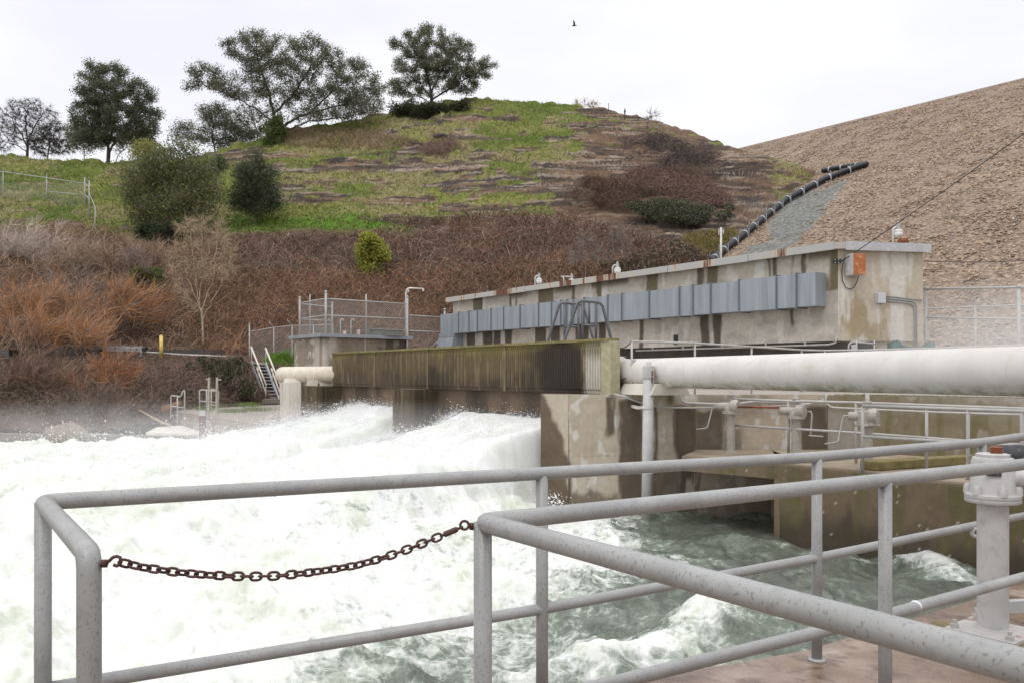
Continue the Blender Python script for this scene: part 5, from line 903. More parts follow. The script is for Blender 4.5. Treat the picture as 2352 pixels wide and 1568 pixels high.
# right hand pier with its paler side, and the long stained wall running on from it
pr = [F(.487, .85), F(1.448, .85), F(1.448, -.55), (2.3, 17.75)]
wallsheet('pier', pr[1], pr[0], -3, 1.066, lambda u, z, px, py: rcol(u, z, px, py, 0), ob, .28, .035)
MB().prism([(pr[1].x + .02, pr[1].y + .03), (1.24, 17.44), (2.2, 17.5), (2.2, 17.9), (pr[2].x, pr[2].y)], -3, 1.06).build('pier', M['pilaster'], ob)
wl = thing('retaining_wall', (4, 17.4, -3), 'long pale concrete chamber wall with dark wet streaks behind the white pipe', 'wall')
def wcol(u, z, px, py):
    n1 = fbm(px * .02, py * .03, 0, 5, 761); n2 = fbm(px * .06, py * .012, 0, 4, 763); c = mixc((.47, .41, .325), (.37, .31, .235), n1); c = mixc(c, LIME * .95, sst(.60, .70, fbm(px * .05, py * .03, 0, 5, 765)) * .7)
    dk_ = mixc((.062, .045, .031), (.115, .083, .056), n2); k = np.zeros(len(px))
    def reg(x0, x1, y0=900, y1=1300, soft=6, w=1.): return w * sst(x0 - soft, x0 + soft, px + (n2 - .5) * 26) * (1 - sst(x1 - soft, x1 + soft, px + (n2 - .5) * 26)) * sst(y0 - 8, y0 + 8, py + (n1 - .5) * 40) * (1 - sst(y1 - 8, y1 + 8, py + (n1 - .5) * 40))
    k = np.maximum.reduce([reg(1200, 1304, 900), reg(1394, 1412, 905, 995), reg(1250, 1420, 1125, 1300, 6, .8), reg(1420, 1478, 920), reg(1500, 1513, 940, 1300), reg(1551, 1600, 925), reg(1590, 1660, 940, 1040, 10, .9), reg(1660, 1700, 985, 1040, 10, .6), reg(1838, 1905, 935), reg(1480, 1605, 1060, 1400, 6, .9), reg(1605, 1800, 1130, 1400, 6, .6), reg(1800, 1905, 1060, 1400, 6, .9), reg(1600, 1800, 905, 930, 10, .45)])  # dark stain weakened under the slab, lightening the colour where shade lies deep
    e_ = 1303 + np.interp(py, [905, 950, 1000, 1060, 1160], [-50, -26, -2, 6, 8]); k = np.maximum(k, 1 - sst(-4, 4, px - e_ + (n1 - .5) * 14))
    lt = np.maximum(reg(1310, 1415, 1085, 1130, 8, .55) * sst(.5, .6, n2), reg(1555, 1600, 1090, 1140, 6, .7) * sst(.48, .58, n2)); c = mixc(c, dk_, np.clip(k, 0, 1) * .93); c = mixc(c, (.45, .40, .33), lt)
    c = mixc(c, (.10, .095, .03), np.exp(-((px - 1540) / 10) ** 2 - ((py - 915) / 18) ** 2) * .9); return mixc(c, c * .5, np.exp(-((px - 1555) / 1.) ** 2) * .6 + np.exp(-((py - 1046 - (n1 - .5) * 6) / 1.2) ** 2) * sst(1510, 1400, px) * .5)
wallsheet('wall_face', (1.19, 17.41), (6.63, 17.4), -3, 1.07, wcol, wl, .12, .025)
def wcol2(u, z, px, py):
    n1 = fbm(px * .012, py * .03, 0, 5, 771); n2 = fbm(px * .05, py * .008, 0, 4, 773); c = mixc((.20, .165, .11), (.265, .225, .15), n1); c = mixc(c, (.15, .135, .055), sst(.46, .68, n2) * .7); c = mixc(c, (.34, .30, .25), sst(.62, .72, fbm(px * .035, py * .022, 0, 5, 775)) * .75)
    return mixc(c, (.37, .34, .31), (1 - sst(1955, 1990, px + (n1 - .5) * 60)) * sst(925, 960, py) * .7)
wl2 = thing('retaining_wall', (8, 16, -3), 'mossy brown chamber wall with grass along its top, at the right', 'wall'); wallsheet('wall_face', (6.64, 17.39), (9.3, 14.62), -3, 1.06, wcol2, wl2, .13, .03); wallsheet('wall_face', (9.31, 14.6), (16.2, 7.4), -3, 1.06, wcol2, wl2, .13, .06)
rg = np.random.default_rng(77); n = 2600; tt = rg.random(n) ** .8; b0 = np.stack([6.75 + 2.9 * tt + rg.uniform(0, .22, n), 17.36 - 3.0 * tt + rg.uniform(0.02, .25, n), np.full(n, 1.05)], -1); d = np.stack([rg.normal(0, .6, n), rg.normal(0, .6, n), np.ones(n)], -1)
v, f, c = strands(b0, d, rg.uniform(.02, .085, n), np.full(n, .4), np.full(n, .012), colpick([(.12, .15, .04), (.17, .17, .07)], n, rg), 2, 8); tag(npmesh('wall_moss', v, f, M['foliage'], None, c), 'green moss and grass fringe along the wall top', 'moss', None, 'stuff')
# ---- gate platform over the chamber: thin slab at the left, solid block at the right
gp = thing('gate_platform', (5, 14.6, -3), 'mossy concrete gate platform and block rising out of the chamber', 'platform')
fe_ = [(3.30, 16.05), (4.76, 14.68), (4.99, 14.3), (5.70, 13.55), (6.15, 12.25), (7.05, 11.55), (8.6, 9.45)]
def mcol(u, z, px, py):
    n1 = fbm(px * .012, py * .012, 0, 5, 781); n2 = fbm(px * .035, py * .006, 0, 4, 783); c = mixc((.165, .12, .078), (.225, .165, .11), n1); c = mixc(c, (.125, .115, .045), sst(.42, .64, n2) * .7); c = mixc(c, (.05, .042, .03), sst(-.7, -1.25, z + (n2 - .5) * .7) * .75); c = mixc(c, (.32, .26, .19), sst(-.14, -.09, z) * .6); return mixc(c, (.6, .58, .52), sst(.875, .9, fbm(px * .2, py * .2, 0, 2, 785)) * .7)
for a_, b_ in zip(fe_[1:-1], fe_[2:]): wallsheet('block_face', a_, b_, -3, -.09, mcol, gp, .1, .035)
wallsheet('block_face', (5.4, 16.2), fe_[1], -3, -.37, mcol, gp, .1, .05)
wallsheet('slab_edge', fe_[0], fe_[1], -.37, -.09, mcol, gp, .1, .03)
M['walk'] = m_plain('worn_walkway_concrete', (.30, .235, .165), .75, var=.28, scale=1.6, bump=.15)
MB().prism([(fe_[0][0] + .06, fe_[0][1] + .09), (fe_[1][0] + .06, fe_[1][1] + .09), (5.3, 15.3), (5.4, 17.33), (3.9, 17.33)], -.365, -.083).prism([(p[0] + .07, p[1] + .09) for p in fe_[1:]] + [(12.5, 9.6), (9.25, 14.5), (6.62, 17.32), (5.42, 17.3)], -2.9, -.083).build('slab_top', M['walk'], gp)
kb = thing('kerb_block', (7, 14, -.08), 'low mossy concrete kerb block crossing the gate platform', 'kerb'); MB().prism([(5.95, 13.48), (8.25, 14.55), (8.15, 14.8), (5.78, 13.75)], -.08, .07).build('block', M['mosscap'], kb, bevel=.02)
# ---------------------------------------------------------------- the big white pipe and what carries it
wp = thing('white_pipe', (6, 10, 1.07), 'large white pipe crossing above the chamber to the right edge', 'pipe'); m, t, b, l = newmat('white_pipe_paint')
c_ = ramp(t, noise(t, 2, 6), [(.35, (.56, .535, .50)), (.65, (.645, .62, .585))]); c_ = mixn(t, c_, (.50, .44, .34), ramp(t, noise(t, 3.2, 7, .7, (1, 1, 2.2)), [(.53, 0.), (.70, .6)]))
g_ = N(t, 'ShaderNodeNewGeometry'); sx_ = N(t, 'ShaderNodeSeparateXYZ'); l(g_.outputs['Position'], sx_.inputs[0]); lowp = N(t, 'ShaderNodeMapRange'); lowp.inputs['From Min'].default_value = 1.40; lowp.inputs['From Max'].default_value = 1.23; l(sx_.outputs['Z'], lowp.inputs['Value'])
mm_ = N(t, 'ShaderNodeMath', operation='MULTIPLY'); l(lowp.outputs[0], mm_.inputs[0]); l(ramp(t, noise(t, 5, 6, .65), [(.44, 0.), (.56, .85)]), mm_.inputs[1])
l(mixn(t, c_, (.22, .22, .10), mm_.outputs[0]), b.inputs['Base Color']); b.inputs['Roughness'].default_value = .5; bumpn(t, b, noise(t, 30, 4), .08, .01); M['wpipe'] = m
bend = Vector((2.95, 17.25, 1.52)); L0 = Vector((-6.9, 31.2, 1.52)); R1 = Vector((6.13, 9.9, 1.535)); dr = (R1 - bend).normalized(); R2 = R1 + dr * 7; dl = (L0 - bend).normalized()
MB().tube([bend + dl * 1.0, bend + dl * .4, bend + dl * .12 + dr * .06, bend + dr * .45, R1, R2], .302, 40).build('pipe_run', M['wpipe'], wp, True)
mwl = m_plain('weld_line', (.60, .55, .48), .6)
for u in (.9, 1.5, 2.15, 2.62, 3.4, 4.3, 5.4, 6.7, 8.0): q = bend + dr * u; MB().lathe(q - dr * .008, [(.300, 0), (.3035, .004), (.3035, .013), (.300, .017)], 40, dr).build('weld_seam', mwl, wp, True)
q = bend + dl * 1.0; cpl = MB().lathe(q, [(.31, 0), (.36, .0), (.36, .05), (.335, .06), (.335, .2), (.36, .21), (.36, .26), (.31, .27)], 30, dl).build('coupling', M['white_paint'], wp, True)
u1 = dl.orthogonal().normalized(); u2 = dl.cross(u1)
for i in range(12): a = i * math.pi / 6; c0_ = q + (u1 * math.cos(a) + u2 * math.sin(a)) * .38; MB().tube([c0_ - dl * .03, c0_ + dl * .30], .013, 6).build('tie_bolt', M['dark_steel'], cpl)
MB().tube([bend + dl * 1.27, bend + dl * 8], .30, 30).build('pipe_run', M['wpipe'], wp, True)
sd_ = thing('pipe_saddle', (2.9, 17.5, 1.07), 'white concrete saddle under the bend of the white pipe', 'support')
sb_ = MB(); c0_ = bend + dr * .05; r_ = dr.cross(Vector((0, 0, 1))).normalized()
for off, w_ in ((.02, .62),):
    k = bend + dr * off; sb_.hexa([k - r_ * .48 - dr * w_ + Vector((0, 0, -.45)), k + r_ * .48 - dr * w_ + Vector((0, 0, -.45)), k + r_ * .48 + dr * w_ + Vector((0, 0, -.45)), k - r_ * .48 + dr * w_ + Vector((0, 0, -.45)), k - r_ * .36 - dr * w_ + Vector((0, 0, -.22)), k + r_ * .36 - dr * w_ + Vector((0, 0, -.22)), k + r_ * .36 + dr * w_ + Vector((0, 0, -.22)), k - r_ * .36 + dr * w_ + Vector((0, 0, -.22))])
sb_.build('saddle', m_plain('whitewashed_concrete', (.60, .56, .49), .8, var=.12, scale=3), sd_, bevel=.015)
# left end of the pipe with its pillars
lp_ = thing('white_pipe', P(700, 880, 31), 'cream end of the white pipe resting on two pillars left of the parapet', 'pipe'); e1 = P(655, 860, 31.4); e0_ = P(800, 859.5, 29.4)
dl2 = (e1 - e0_).normalized(); bk_ = Vector((.82, .573, 0)).normalized(); pts = [e0_, e1] + [e1 + dl2 * .42 * math.sin(a) + bk_ * .42 * (1 - math.cos(a)) for a in (.35, .7, 1.05, 1.4, 1.57)] + [e1 + dl2 * .42 + bk_ * 3]
m_cr = m_spots('cream_pipe_paint', (.66, .59, .49), (.46, .37, .27), .6, 4, .6); MB().tube(pts, .30, 28).build('pipe_run', m_cr, lp_, True); 
for u in (.25, .9, 1.6): q = e1 - dl2 * u; MB().lathe(q, [(.30, 0), (.305, .004), (.305, .02), (.30, .024)], 28, dl2).build('weld_seam', M['white_paint'], lp_, True)
M['whitewash'] = m_plain('whitewashed_pillar', (.60, .55, .48), .85, var=.12, scale=1.6, stretch=(1, 1, .4), bump=.1)
for x0, x1, xm, yt, yb, Y, lab in ((650, 691.5, 664, 868, 959, 30.6, 'whitewashed concrete pillar nearer us under the cream pipe end'), (643.5, 668, 649, 874, 952, 31.9, 'whitewashed concrete pillar half hidden behind the nearer pillar')):
    zb_, zt = -.17, H + (HY - yt) / FP * Y; a_, b_, c_ = P(x0, 0, Y + .28), P(xm, 0, Y), P(x1, 0, Y + .02); pts = [a_, b_, c_, c_ + Vector((.05, .6, 0)), a_ + Vector((.12, .5, 0))]
    g = thing('pillar', P(xm, yb, Y), lab, 'pillar', 'pillars under the cream pipe end'); mb = MB().prism([(p.x, p.y) for p in pts], zb_, zt - .16); n0 = len(mb.v)
    mid = sum((Vector((p.x, p.y, 0)) for p in pts), Vector()) / 5
    mb.add([(p.x, p.y, zt - .16) for p in pts] + [(mid.x + (p.x - mid.x) * .82, mid.y + (p.y - mid.y) * .82, zt) for p in pts], [(i, (i + 1) % 5, 5 + (i + 1) % 5, 5 + i) for i in range(5)] + [(5, 6, 7, 8, 9)]); mb.build('shaft', M['whitewash'], g)
for px, lab in ((722, 'low white saddle block under the cream pipe next to the parapet, left one'), (748, 'low white saddle block under the cream pipe next to the parapet, right one')):
    q = P(px, 882, 30.2); MBq = MB().hexa([q + Vector(k) for k in ((-.28, -.2, -.2), (.28, -.2, -.2), (.28, .2, -.2), (-.28, .2, -.2), (-.2, -.2, .16), (.2, -.2, .16), (.2, .2, .16), (-.2, .2, .16))]); tag(MBq.build('saddle_block', M['whitewash'], None), lab, 'support', 'saddle blocks under the cream pipe')
# ---- upper railing behind the white pipe
def railing(name, label, pts, zb, mids, r=.024, mt='rail_far', skip=(), group=None, botz=None, ext=None):
    root = thing(name, (pts[0][0], pts[0][1], zb), label, 'railing', group); V = [Vector(p) for p in pts]
    MB().tube(V, r, 10).build('top_rail', M[mt], root, True)
    for h in mids: MB().tube([Vector((p.x, p.y, p.z - h)) for p in V], r * .9, 8).build('mid_rail', M[mt], root, True)
    for i, p in enumerate(V):
        if i in skip: continue
        MB().tube([Vector((p.x, p.y, zb)), Vector((p.x, p.y, p.z - r * .5))], r, 8).build('post', M[mt], root, True)
    return root
up = [P(1451, 784, 17.42), P(1596, 788, 18.3), P(1726, 796, 19.8), P(1841, 803.5, 21.3), P(1894, 804.8, 21.5), P(1987, 803.8, 21.0), P(2142, 800, 19.6), P(2352, 792.5, 17.8), P(2520, 787, 16.3)]
ur = railing('pipe_railing', 'grey pipe railing running along behind the large white pipe', up, 1.03, [.40])
g = thing('safety_chain', P(1430, 800, 17.6), 'small sagging chain closing the gap beside the ribbed parapet', 'chain')
for y0, y1, sg in ((793, 784, 12), (868, 853, 10)):
    a_, b_ = P(1412, y0, 17.75), P(1450, y1, 17.42); MB().tube([a_.lerp(b_, i / 10) - Vector((0, 0, .1 * 4 * (i / 10) * (1 - i / 10))) for i in range(11)], .012, 5).build('strand', M['chain_rust'], g)
# ---- crossover ladder above the parapet
xo = thing('crossover_ladder', P(1340, 800, 20), 'dark grey tubular stile ladder straddling the pipe above the parapet', 'ladder')
for Y, out_, vs, hy, inn_, bot in ((19.4, [(1290, 800), (1296, 783), (1325, 700), (1330, 693.5), (1338, 691), (1372, 694.5), (1379, 697), (1384, 703), (1404, 779), (1410, 800)], [(1337.5, 692), (1369, 695)], 746.5, (1353.5, 692.5, 745), 800), (21.6, [(1250, 800), (1258, 784), (1284, 702), (1288, 697), (1295, 695.5), (1330, 698.5), (1336, 701), (1341, 707), (1363, 779), (1370, 800)], [(1297, 696), (1328.5, 699)], 749.5, (1312.5, 697, 748), 800)):
    fr = MB().tube([P(x, y, Y) for x, y in out_], .037, 10).build('handrail', M['dark_steel'], xo, True)
    for x, y in vs: MB().tube([P(x, bot, Y), P(x, y, Y)], .034, 8).build('upright', M['dark_steel'], xo, True)
    MB().tube([P(vs[0][0], hy, Y), P(vs[1][0], hy + 1, Y)], .032, 8).tube([P(inn_[0], inn_[1], Y), P(inn_[0], inn_[2], Y)], .026, 8).build('crossbar', M['dark_steel'], xo, True)
for i in range(5): a_ = P(1297, 0, 19.4); z = 1.2 + .15 * i; MB().bar((a_.x - .55 + .12 * i, 19.5, z), (a_.x - .7 + .12 * i, 21.5, z), .22, .03).build('tread', M['dark_steel'], xo)
# ---- standing pipe in the chamber
sp_ = thing('standpipe', PZ(1487, 1198, -1.5), 'upright white painted standpipe fixed to the chamber wall', 'pipe'); Ys = 16.62
MB().tube([P(1484.5, 1230, Ys), P(1489.5, 865, Ys)], .107, 24).build('pipe_run', M['grey_paint'], sp_, True)
MB().lathe(P(1489.5, 868, Ys), [(.118, 0), (.118, .245), (.11, .25)], 24).build('cap', M['grey_paint'], sp_, 'auto'); MB().box(P(1490, 835.5, Ys), (.10, .10, .09)).build('nut', M['white_paint'], sp_, bevel=.008)
MB().tube([P(1497.5, 862, Ys - .105), P(1498, 851, Ys - .1)], .02, 6).tube([P(1497.3, 878, Ys - .1), P(1497.6, 864, Ys - .1)], .016, 6).build('rust_patch', M['rust'], sp_)
for y in (935.5, 1084): q = P(1487.5, y, Ys); mb = MB().lathe(q + Vector((0, 0, -.02)), [(.112, 0), (.116, .002), (.116, .055), (.112, .057)], 24); mb.box(q + Vector((-.15, .06, 0)), (.14, .03, .06)).box(q + Vector((-.2, .40, 0)), (.04, .78, .06)); mb.build('bracket', M['white_paint'], sp_)
# ---- conduits on the chamber wall
GC = 'grey conduits along the chamber wall'
for pts, Y, r_, lab in (([(1411, 904), (1440, 912), (1466, 922), (1500, 929), (1512, 934), (1522, 935.5), (1652, 935.5), (1720, 935), (1800, 931), (1855, 927), (1880, 922), (1893, 917)], 17.3, .022, 'lowest grey conduit bending down from the parapet foot past the standpipe'),
    ([(1561.5, 894), (1562, 908), (1565, 917), (1571, 922.5), (1580, 924.5), (1640, 927), (1690, 927), (1733, 921.5), (1800, 923), (1838, 924)], 17.28, .024, 'grey conduit dropping from the pipe saddle and waving along the wall top'),
    ([(1897, 904), (1897, 918), (1900, 927), (1907, 933), (1916, 935.5), (1990, 939), (2150, 946), (2352, 952)], None, .022, 'grey conduit dropping at the wall corner and running right')):
    q = [P(x, y, Y if Y else np.interp(x, [1897, 2352], [17.2, 14.1])) for x, y in pts]; tag(MB().tube(q, r_, 8).build('conduit', M['rail_far'], None, True), lab, 'conduit', GC)
# ---- platform railings
fr_pts = [P(1686, 915.5, 16.9), P(1811, 920, 16.0), P(1966, 924, 14.7), P(2128, 930, 13.6), P(2350, 938, 12.2), P(2560, 945, 11)]
railing('platform_railing', 'thin grey railing on the far side of the gate platform', fr_pts, -.085, [.535], .026, group='railings on the gate platform')
nr_pts = [P(1981, 931, 13.5), P(2223, 939.5, 12.4), P(2347, 944, 11.8), P(2560, 951, 10.8)]
railing('platform_railing', 'thin grey railing on the near side of the gate platform', nr_pts, -.085, [.5], .028, group='railings on the gate platform')
# ---- gate hoists
def hoist(px, base_py, Y, top_py, label, crank_side, shaft=None):
    b0 = P(px, base_py, Y); b0.z = -.083; zt = H + (HY - top_py) / FP * Y; root = thing('gate_hoist', b0, label, 'gate hoist', 'hand cranked gate hoists on the platform')
    MB().lathe(b0, [(.15, 0), (.15, .015), (.084, .02), (.084, zt + .083 - .06), (.17, zt + .083 - .055), (.17, zt + .083)], 20).build('pedestal', M['hoist_paint'], root, 'auto')
    tp = Vector((b0.x, b0.y, zt)); ax = Vector((.75, -.66, 0))
    MB().lathe(tp, [(.13, 0), (.12, .07), (.075, .10), (.06, .12)], 16).lathe(tp + Vector((0, 0, .09)) - ax * .1, [(.07, -.2), (.085, -.05), (.085, .12), (.14, .13), (.15, .22), (.12, .27)], 16, ax).build('gearbox', M['hoist_paint'], root, 'auto')
    MB().tube([tp + Vector((0, 0, .1)), tp + Vector((0, 0, .52))], .035, 10).build('stem', M['rail_far'], root, True); MB().lathe(tp + Vector((0, 0, .30)), [(.07, 0), (.07, .05)], 12).build('stem_collar', M['hoist_paint'], root, True)
    cs = tp + Vector((0, 0, .09)) + ax * (.22 if crank_side > 0 else -.32); e_ = Vector((crank_side * .12 - .07, -.06, 0))
    MB().tube([cs, cs + ax * .07 * crank_side, cs + ax * .09 * crank_side + Vector((0, 0, -.05)), cs + e_ + Vector((.0, 0, -.42)), cs + e_ + Vector((-.05, 0, -.45)), cs + e_ + Vector((.22 if crank_side > 0 else -.24, -.03, -.47))], .0145, 8).build('crank', M['rail_far'], root, True)
    if shaft: MB().tube([tp + Vector((0, 0, .09)) + ax * .16, shaft], .022, 8).build('drive_shaft', M['rust'], root, True)
    return root
t2 = P(1828, 941, 15.9)
hoist(1678, 1037, 16.8, 943, 'gate hoist with its crank swung to the left, nearest the standpipe', -1, t2 + Vector((-.3, .1, .05))); hoist(1828, 1036, 15.9, 954, 'gate hoist with its crank hanging on the right, middle one of three', 1); h3 = hoist(1992, 1072, 13.95, 968, 'gate hoist with square housing half behind a railing post, at the right', -1)
q = P(1992, 962, 13.95); tag(MB().box(q + Vector((0, 0, .04)), (.26, .22, .22), .3).box(q + Vector((0, 0, -.1)), (.32, .27, .05), .3).build('housing', M['hoist_paint'], h3, bevel=.02), None)
# ---- near hoist pedestal at the right
nb_ = P(2280, 1452, 4.58); nb_.z = 0; nh = thing('gate_hoist', nb_, 'large light grey gate hoist pedestal bolted to the deck close by', 'gate hoist')
MB().hexa([nb_ + Vector(k) for k in ((-.30, -.30, 0), (.30, -.30, 0), (.30, .30, 0), (-.30, .30, 0), (-.215, -.215, .075), (.215, -.215, .075), (.215, .215, .075), (-.215, .215, .075))]).build('grout_pad', m_plain('mossy_grout', (.20, .165, .075), .9, var=.3, scale=9, bump=.3), nh)
zr = nb_ + Vector((0, 0, .075)); RZ = R(38)
o = MB().box(zr + Vector((0, 0, .011)), (.36, .36, .022), RZ).build('base_plate', m_spots('plate_paint_rusty_edge', (.46, .44, .42), (.25, .12, .06), .55, 9, .6), nh, bevel=.003)
for i in range(4): a = RZ + math.pi / 4 + i * math.pi / 2; q = zr + Vector((math.cos(a) * .20, math.sin(a) * .20, .022)); MB().lathe(q, [(.022, 0), (.022, .022), (.012, .024), (.012, .045)], 6).build('anchor_bolt', M['rail_far'], nh)
MB().lathe(zr + Vector((0, 0, .02)), [(.086, 0), (.083, .012), (.0785, .014), (.0785, .71)], 32).build('pedestal', M['grey_paint'], nh, 'auto'); f0 = nb_ + Vector((0, 0, .80))
MB().lathe(f0, [(.137, 0), (.14, .004), (.14, .018), (.135, .02), (.135, .026), (.14, .028), (.14, .044), (.12, .05)], 36).build('flange', M['grey_paint'], nh, 'auto')
hz_ = MB().lathe(f0 + Vector((0, 0, .045)), [(.12, 0), (.113, .02), (.108, .18), (.10, .2), (.075, .205)], 32)
for i in range(6): a = .4 + i * math.pi / 3; q = f0 + Vector((math.cos(a) * .122, math.sin(a) * .122, .044)); hz_.lathe(q, [(.024, 0), (.022, .035), (.014, .05)], 10)
hz_.lathe(f0 + Vector((.09, -.03, .135)), [(.05, 0), (.05, .06), (.045, .065), (.045, .12), (.056, .122), (.056, .155), (.04, .16)], 20, (.92, -.38, 0)); hs = hz_.build('gear_housing', M['grey_paint'], nh, 'auto')
MB().lathe(f0 + Vector((.09 + .15, -.03 - .062, .135)), [(.035, 0), (.03, .05), (.02, .055)], 12, (.92, -.38, 0)).build('input_shaft', m_plain('red_brown_shaft', (.20, .05, .04), .5), nh, True)
MB().box(f0 + Vector((-.055, -.103, .165)), (.075, .006, .022), -.35).build('name_plate', m_spots('worn_black_plate', (.035, .035, .04), (.30, .30, .30), .5, 90, .6), nh)
ss = MB().tube([f0 + Vector((.02, 0, .24)), f0 + Vector((.02, 0, .305))], .026, 14)
for i in range(6): ss.lathe(f0 + Vector((.02, 0, .25 + i * .0095)), [(.029, 0), (.033, .003), (.029, .006)], 14)
ss.build('threaded_stem', M['rust'], nh, True); MB().lathe(f0 + Vector((0, 0, .245)), [(.085, 0), (.085, .02), (.07, .024)], 20).build('cap_ring', M['grey_paint'], nh, 'auto')
ey = thing('eye_bracket', P(2246, 1230, 4.9), 'small grey eye plate on the railing post behind the near hoist', 'bracket'); q = P(2241, 1222, 5.2); MB().tube([q + Vector((.024 * math.cos(a), 0, .024 * math.sin(a))) for a in np.linspace(0, 2 * math.pi, 14, endpoint=False)], .012, 8, True).build('eye', M['grey_paint'], ey, True)
bk2 = thing('black_pipe_end', P(2310, 1050, 8.6), 'stubby black rubber pipe end lying behind the near hoist', 'pipe'); q = P(2290, 1049, 8.7); MB().lathe(q, [(.10, 0), (.125, .02), (.125, .20), (.10, .3), (.06, .33)], 20, (.85, -.5, .1)).build('pipe', m_spots('scuffed_black_rubber', (.03, .03, .035), (.16, .15, .10), .6, 20, .6), bk2, True)
ch = thing('steel_channel', P(2330, 1395, 5.0), 'pale steel channel bar lying on the deck behind the near hoist', 'bar'); MB().bar(P(2295, 1392, 4.85) * 1, P(2460, 1385, 5.0), .05, .07).build('bar', M['grey_paint'], ch)
tb_ = thing('deck_kerb', P(2300, 1375, 5.5), 'low wet concrete kerb along the deck edge behind the near hoist', 'kerb'); MB().prism([(3.12, 5.42), (4.55, 6.74), (7.4, 9.2), (7.55, 9.0), (4.7, 6.52), (3.27, 5.24)], .0, .09).build('kerb', M['deck'], tb_, bevel=.01)
# ---- foreground railings
RR = .0283
def fgrail(name, label, runs, posts, mids):
    root = thing(name, (runs[0][0].x, runs[0][0].y, 0), label, 'railing')
    for run in runs: MB().tube(run, RR, 20).build('top_rail', M['rail'], root, True)
    for run in mids: MB().tube(run, RR * .86, 16).build('mid_rail', M['rail'], root, True)
    for p, zt in posts: MB().tube([Vector((p.x, p.y, 0)), Vector((p.x, p.y, zt))], RR * .96, 18).lathe((p.x, p.y, 0), [(.05, 0), (.05, .006), (.03, .012)], 16).build('post', M['rail'], root, True)
    return root
ZT_ = 1.07
def joints(root, run, fr):
    for i, t_ in fr:
        a_, b_ = run[i], run[i + 1]; d = (b_ - a_).normalized(); MB().lathe(a_.lerp(b_, t_), [(RR, 0), (RR + .0012, .002), (RR + .0012, .006), (RR, .008)], 20, d).build('weld_ring', M['rail'], root, True)
c1_, c2_, c3_, c4_, c5_ = PZ(99, 1152, ZT_), PZ(1245, 1086, ZT_), PZ(1876, 1048.5, ZT_), PZ(2255, 1015, ZT_), PZ(2480, 983, ZT_); n1_ = PZ(205, 1271, ZT_)
def fillet(a, b_, c, r, n=6):
    d0, d1 = (a - b_).normalized(), (c - b_).normalized(); p0, p2 = b_ + d0 * r, b_ + d1 * r; return [(p0 * (1 - t_) ** 2 + b_ * 2 * t_ * (1 - t_) + p2 * t_ * t_) for t_ in np.linspace(0, 1, n)]
dn1 = n1_ + Vector((0, 0, -1.07))
runC = [dn1] + fillet(dn1, n1_, c1_, .045) + fillet(n1_, c1_, c2_, .05) + [c2_, c3_, c4_, c5_]
m1, m2, m3, m4, m5 = P(99, 1583, c1_.y), P(1245, 1397, c2_.y), P(1876, 1280, c3_.y), P(2255, 1202, c4_.y), P(2480, 1158, c5_.y)
rC = fgrail('front_railing', 'galvanised pipe railing along the deck edge with the chain hook post at its left end', [runC], [(c1_, ZT_), (c2_, ZT_), (c3_, ZT_), (c4_, ZT_), (c5_, ZT_)], [[m1, m2, m3, m4, m5], [Vector((n1_.x, n1_.y, .46)), m1]])
joints(rC, [c1_, c2_, c3_, c4_, c5_], [(0, .93), (0, .4), (1, .98), (3, .3)])
p1_, q2_, q3_ = PZ(1109, 1199, ZT_), PZ(2033, 1101, ZT_), PZ(2352, 1065, ZT_); q4_ = q3_ + (q3_ - q2_) * 1.3; a2_ = PZ(2352, 1531, ZT_); a3_ = a2_ + (a2_ - p1_).normalized() * 2.2
runB = [q4_, q3_, q2_] + fillet(q2_, p1_, a2_, .03) + [a2_, a3_]
zm_ = .505
rB = fgrail('corner_railing', 'galvanised pipe railing turning a sharp corner nearest the camera', [runB], [(p1_, ZT_), (q2_, ZT_), (q4_, ZT_), (a3_, ZT_)], [[P(2352 + 180, 1283, q4_.y) if False else Vector((q4_.x, q4_.y, .5)), P(2352, 1324, q3_.y), P(2033, 1412, q2_.y), Vector((p1_.x, p1_.y, .5)), Vector((a2_.x, a2_.y, .5)), Vector((a3_.x, a3_.y, .5))]])
joints(rB, [p1_, q2_, q3_], [(0, .26), (0, .93), (1, .5)]); joints(rB, [p1_, a2_], [(0, .45)])
tp_ = P(2033, 1412, q2_.y).lerp(P(2352, 1324, q3_.y), .19); dT = (P(2352, 1324, q3_.y) - P(2033, 1412, q2_.y)).normalized()
tag(MB().lathe(tp_, [(.0252, 0), (.0262, .001), (.0262, .012), (.0252, .013)], 18, dT + Vector((0, .25, .3))).build('tape_band', m_plain('white_tape', (.75, .77, .8), .35), None, True), 'scrap of white tape wrapped round the near mid rail', 'tape')
# ---- chain across the gap
ca, cb_ = P(242, 1293, n1_.y - .0), P(1084, 1207, p1_.y); chn = thing('safety_chain', ca, 'rusty link chain hanging across the gap between the two railings', 'chain')
hk = P(264, 1291, ca.y + .01)
MB().lathe(P(234, 1293, ca.y), [(.011, 0), (.011, .012)], 6, (1, .1, 0)).tube([P(236, 1293, ca.y), P(244, 1292, ca.y), P(252, 1286, ca.y), P(259, 1279, ca.y), P(268, 1276, ca.y), P(276, 1279, ca.y), P(279, 1287, ca.y), P(276, 1295, ca.y), P(268, 1298.5, ca.y), P(261, 1296, ca.y)], .0042, 8).build('hook', M['chain_rust'], chn, True)
ek = P(1067, 1205, cb_.y - .02); ob_ = MB().lathe(P(1088, 1208, cb_.y), [(.012, 0), (.012, .012)], 6, (-1, 0, .05)).tube([P(1086, 1208, cb_.y), P(1078, 1206, cb_.y - .01)], .0042, 8)
ob_.tube([ek + Vector((.0125 * math.cos(a), 0, .0125 * math.sin(a))) for a in np.linspace(0, 2 * math.pi, 16, endpoint=False)], .004, 8, True); ob_.build('eye_bolt', M['chain_rust'], chn, True)
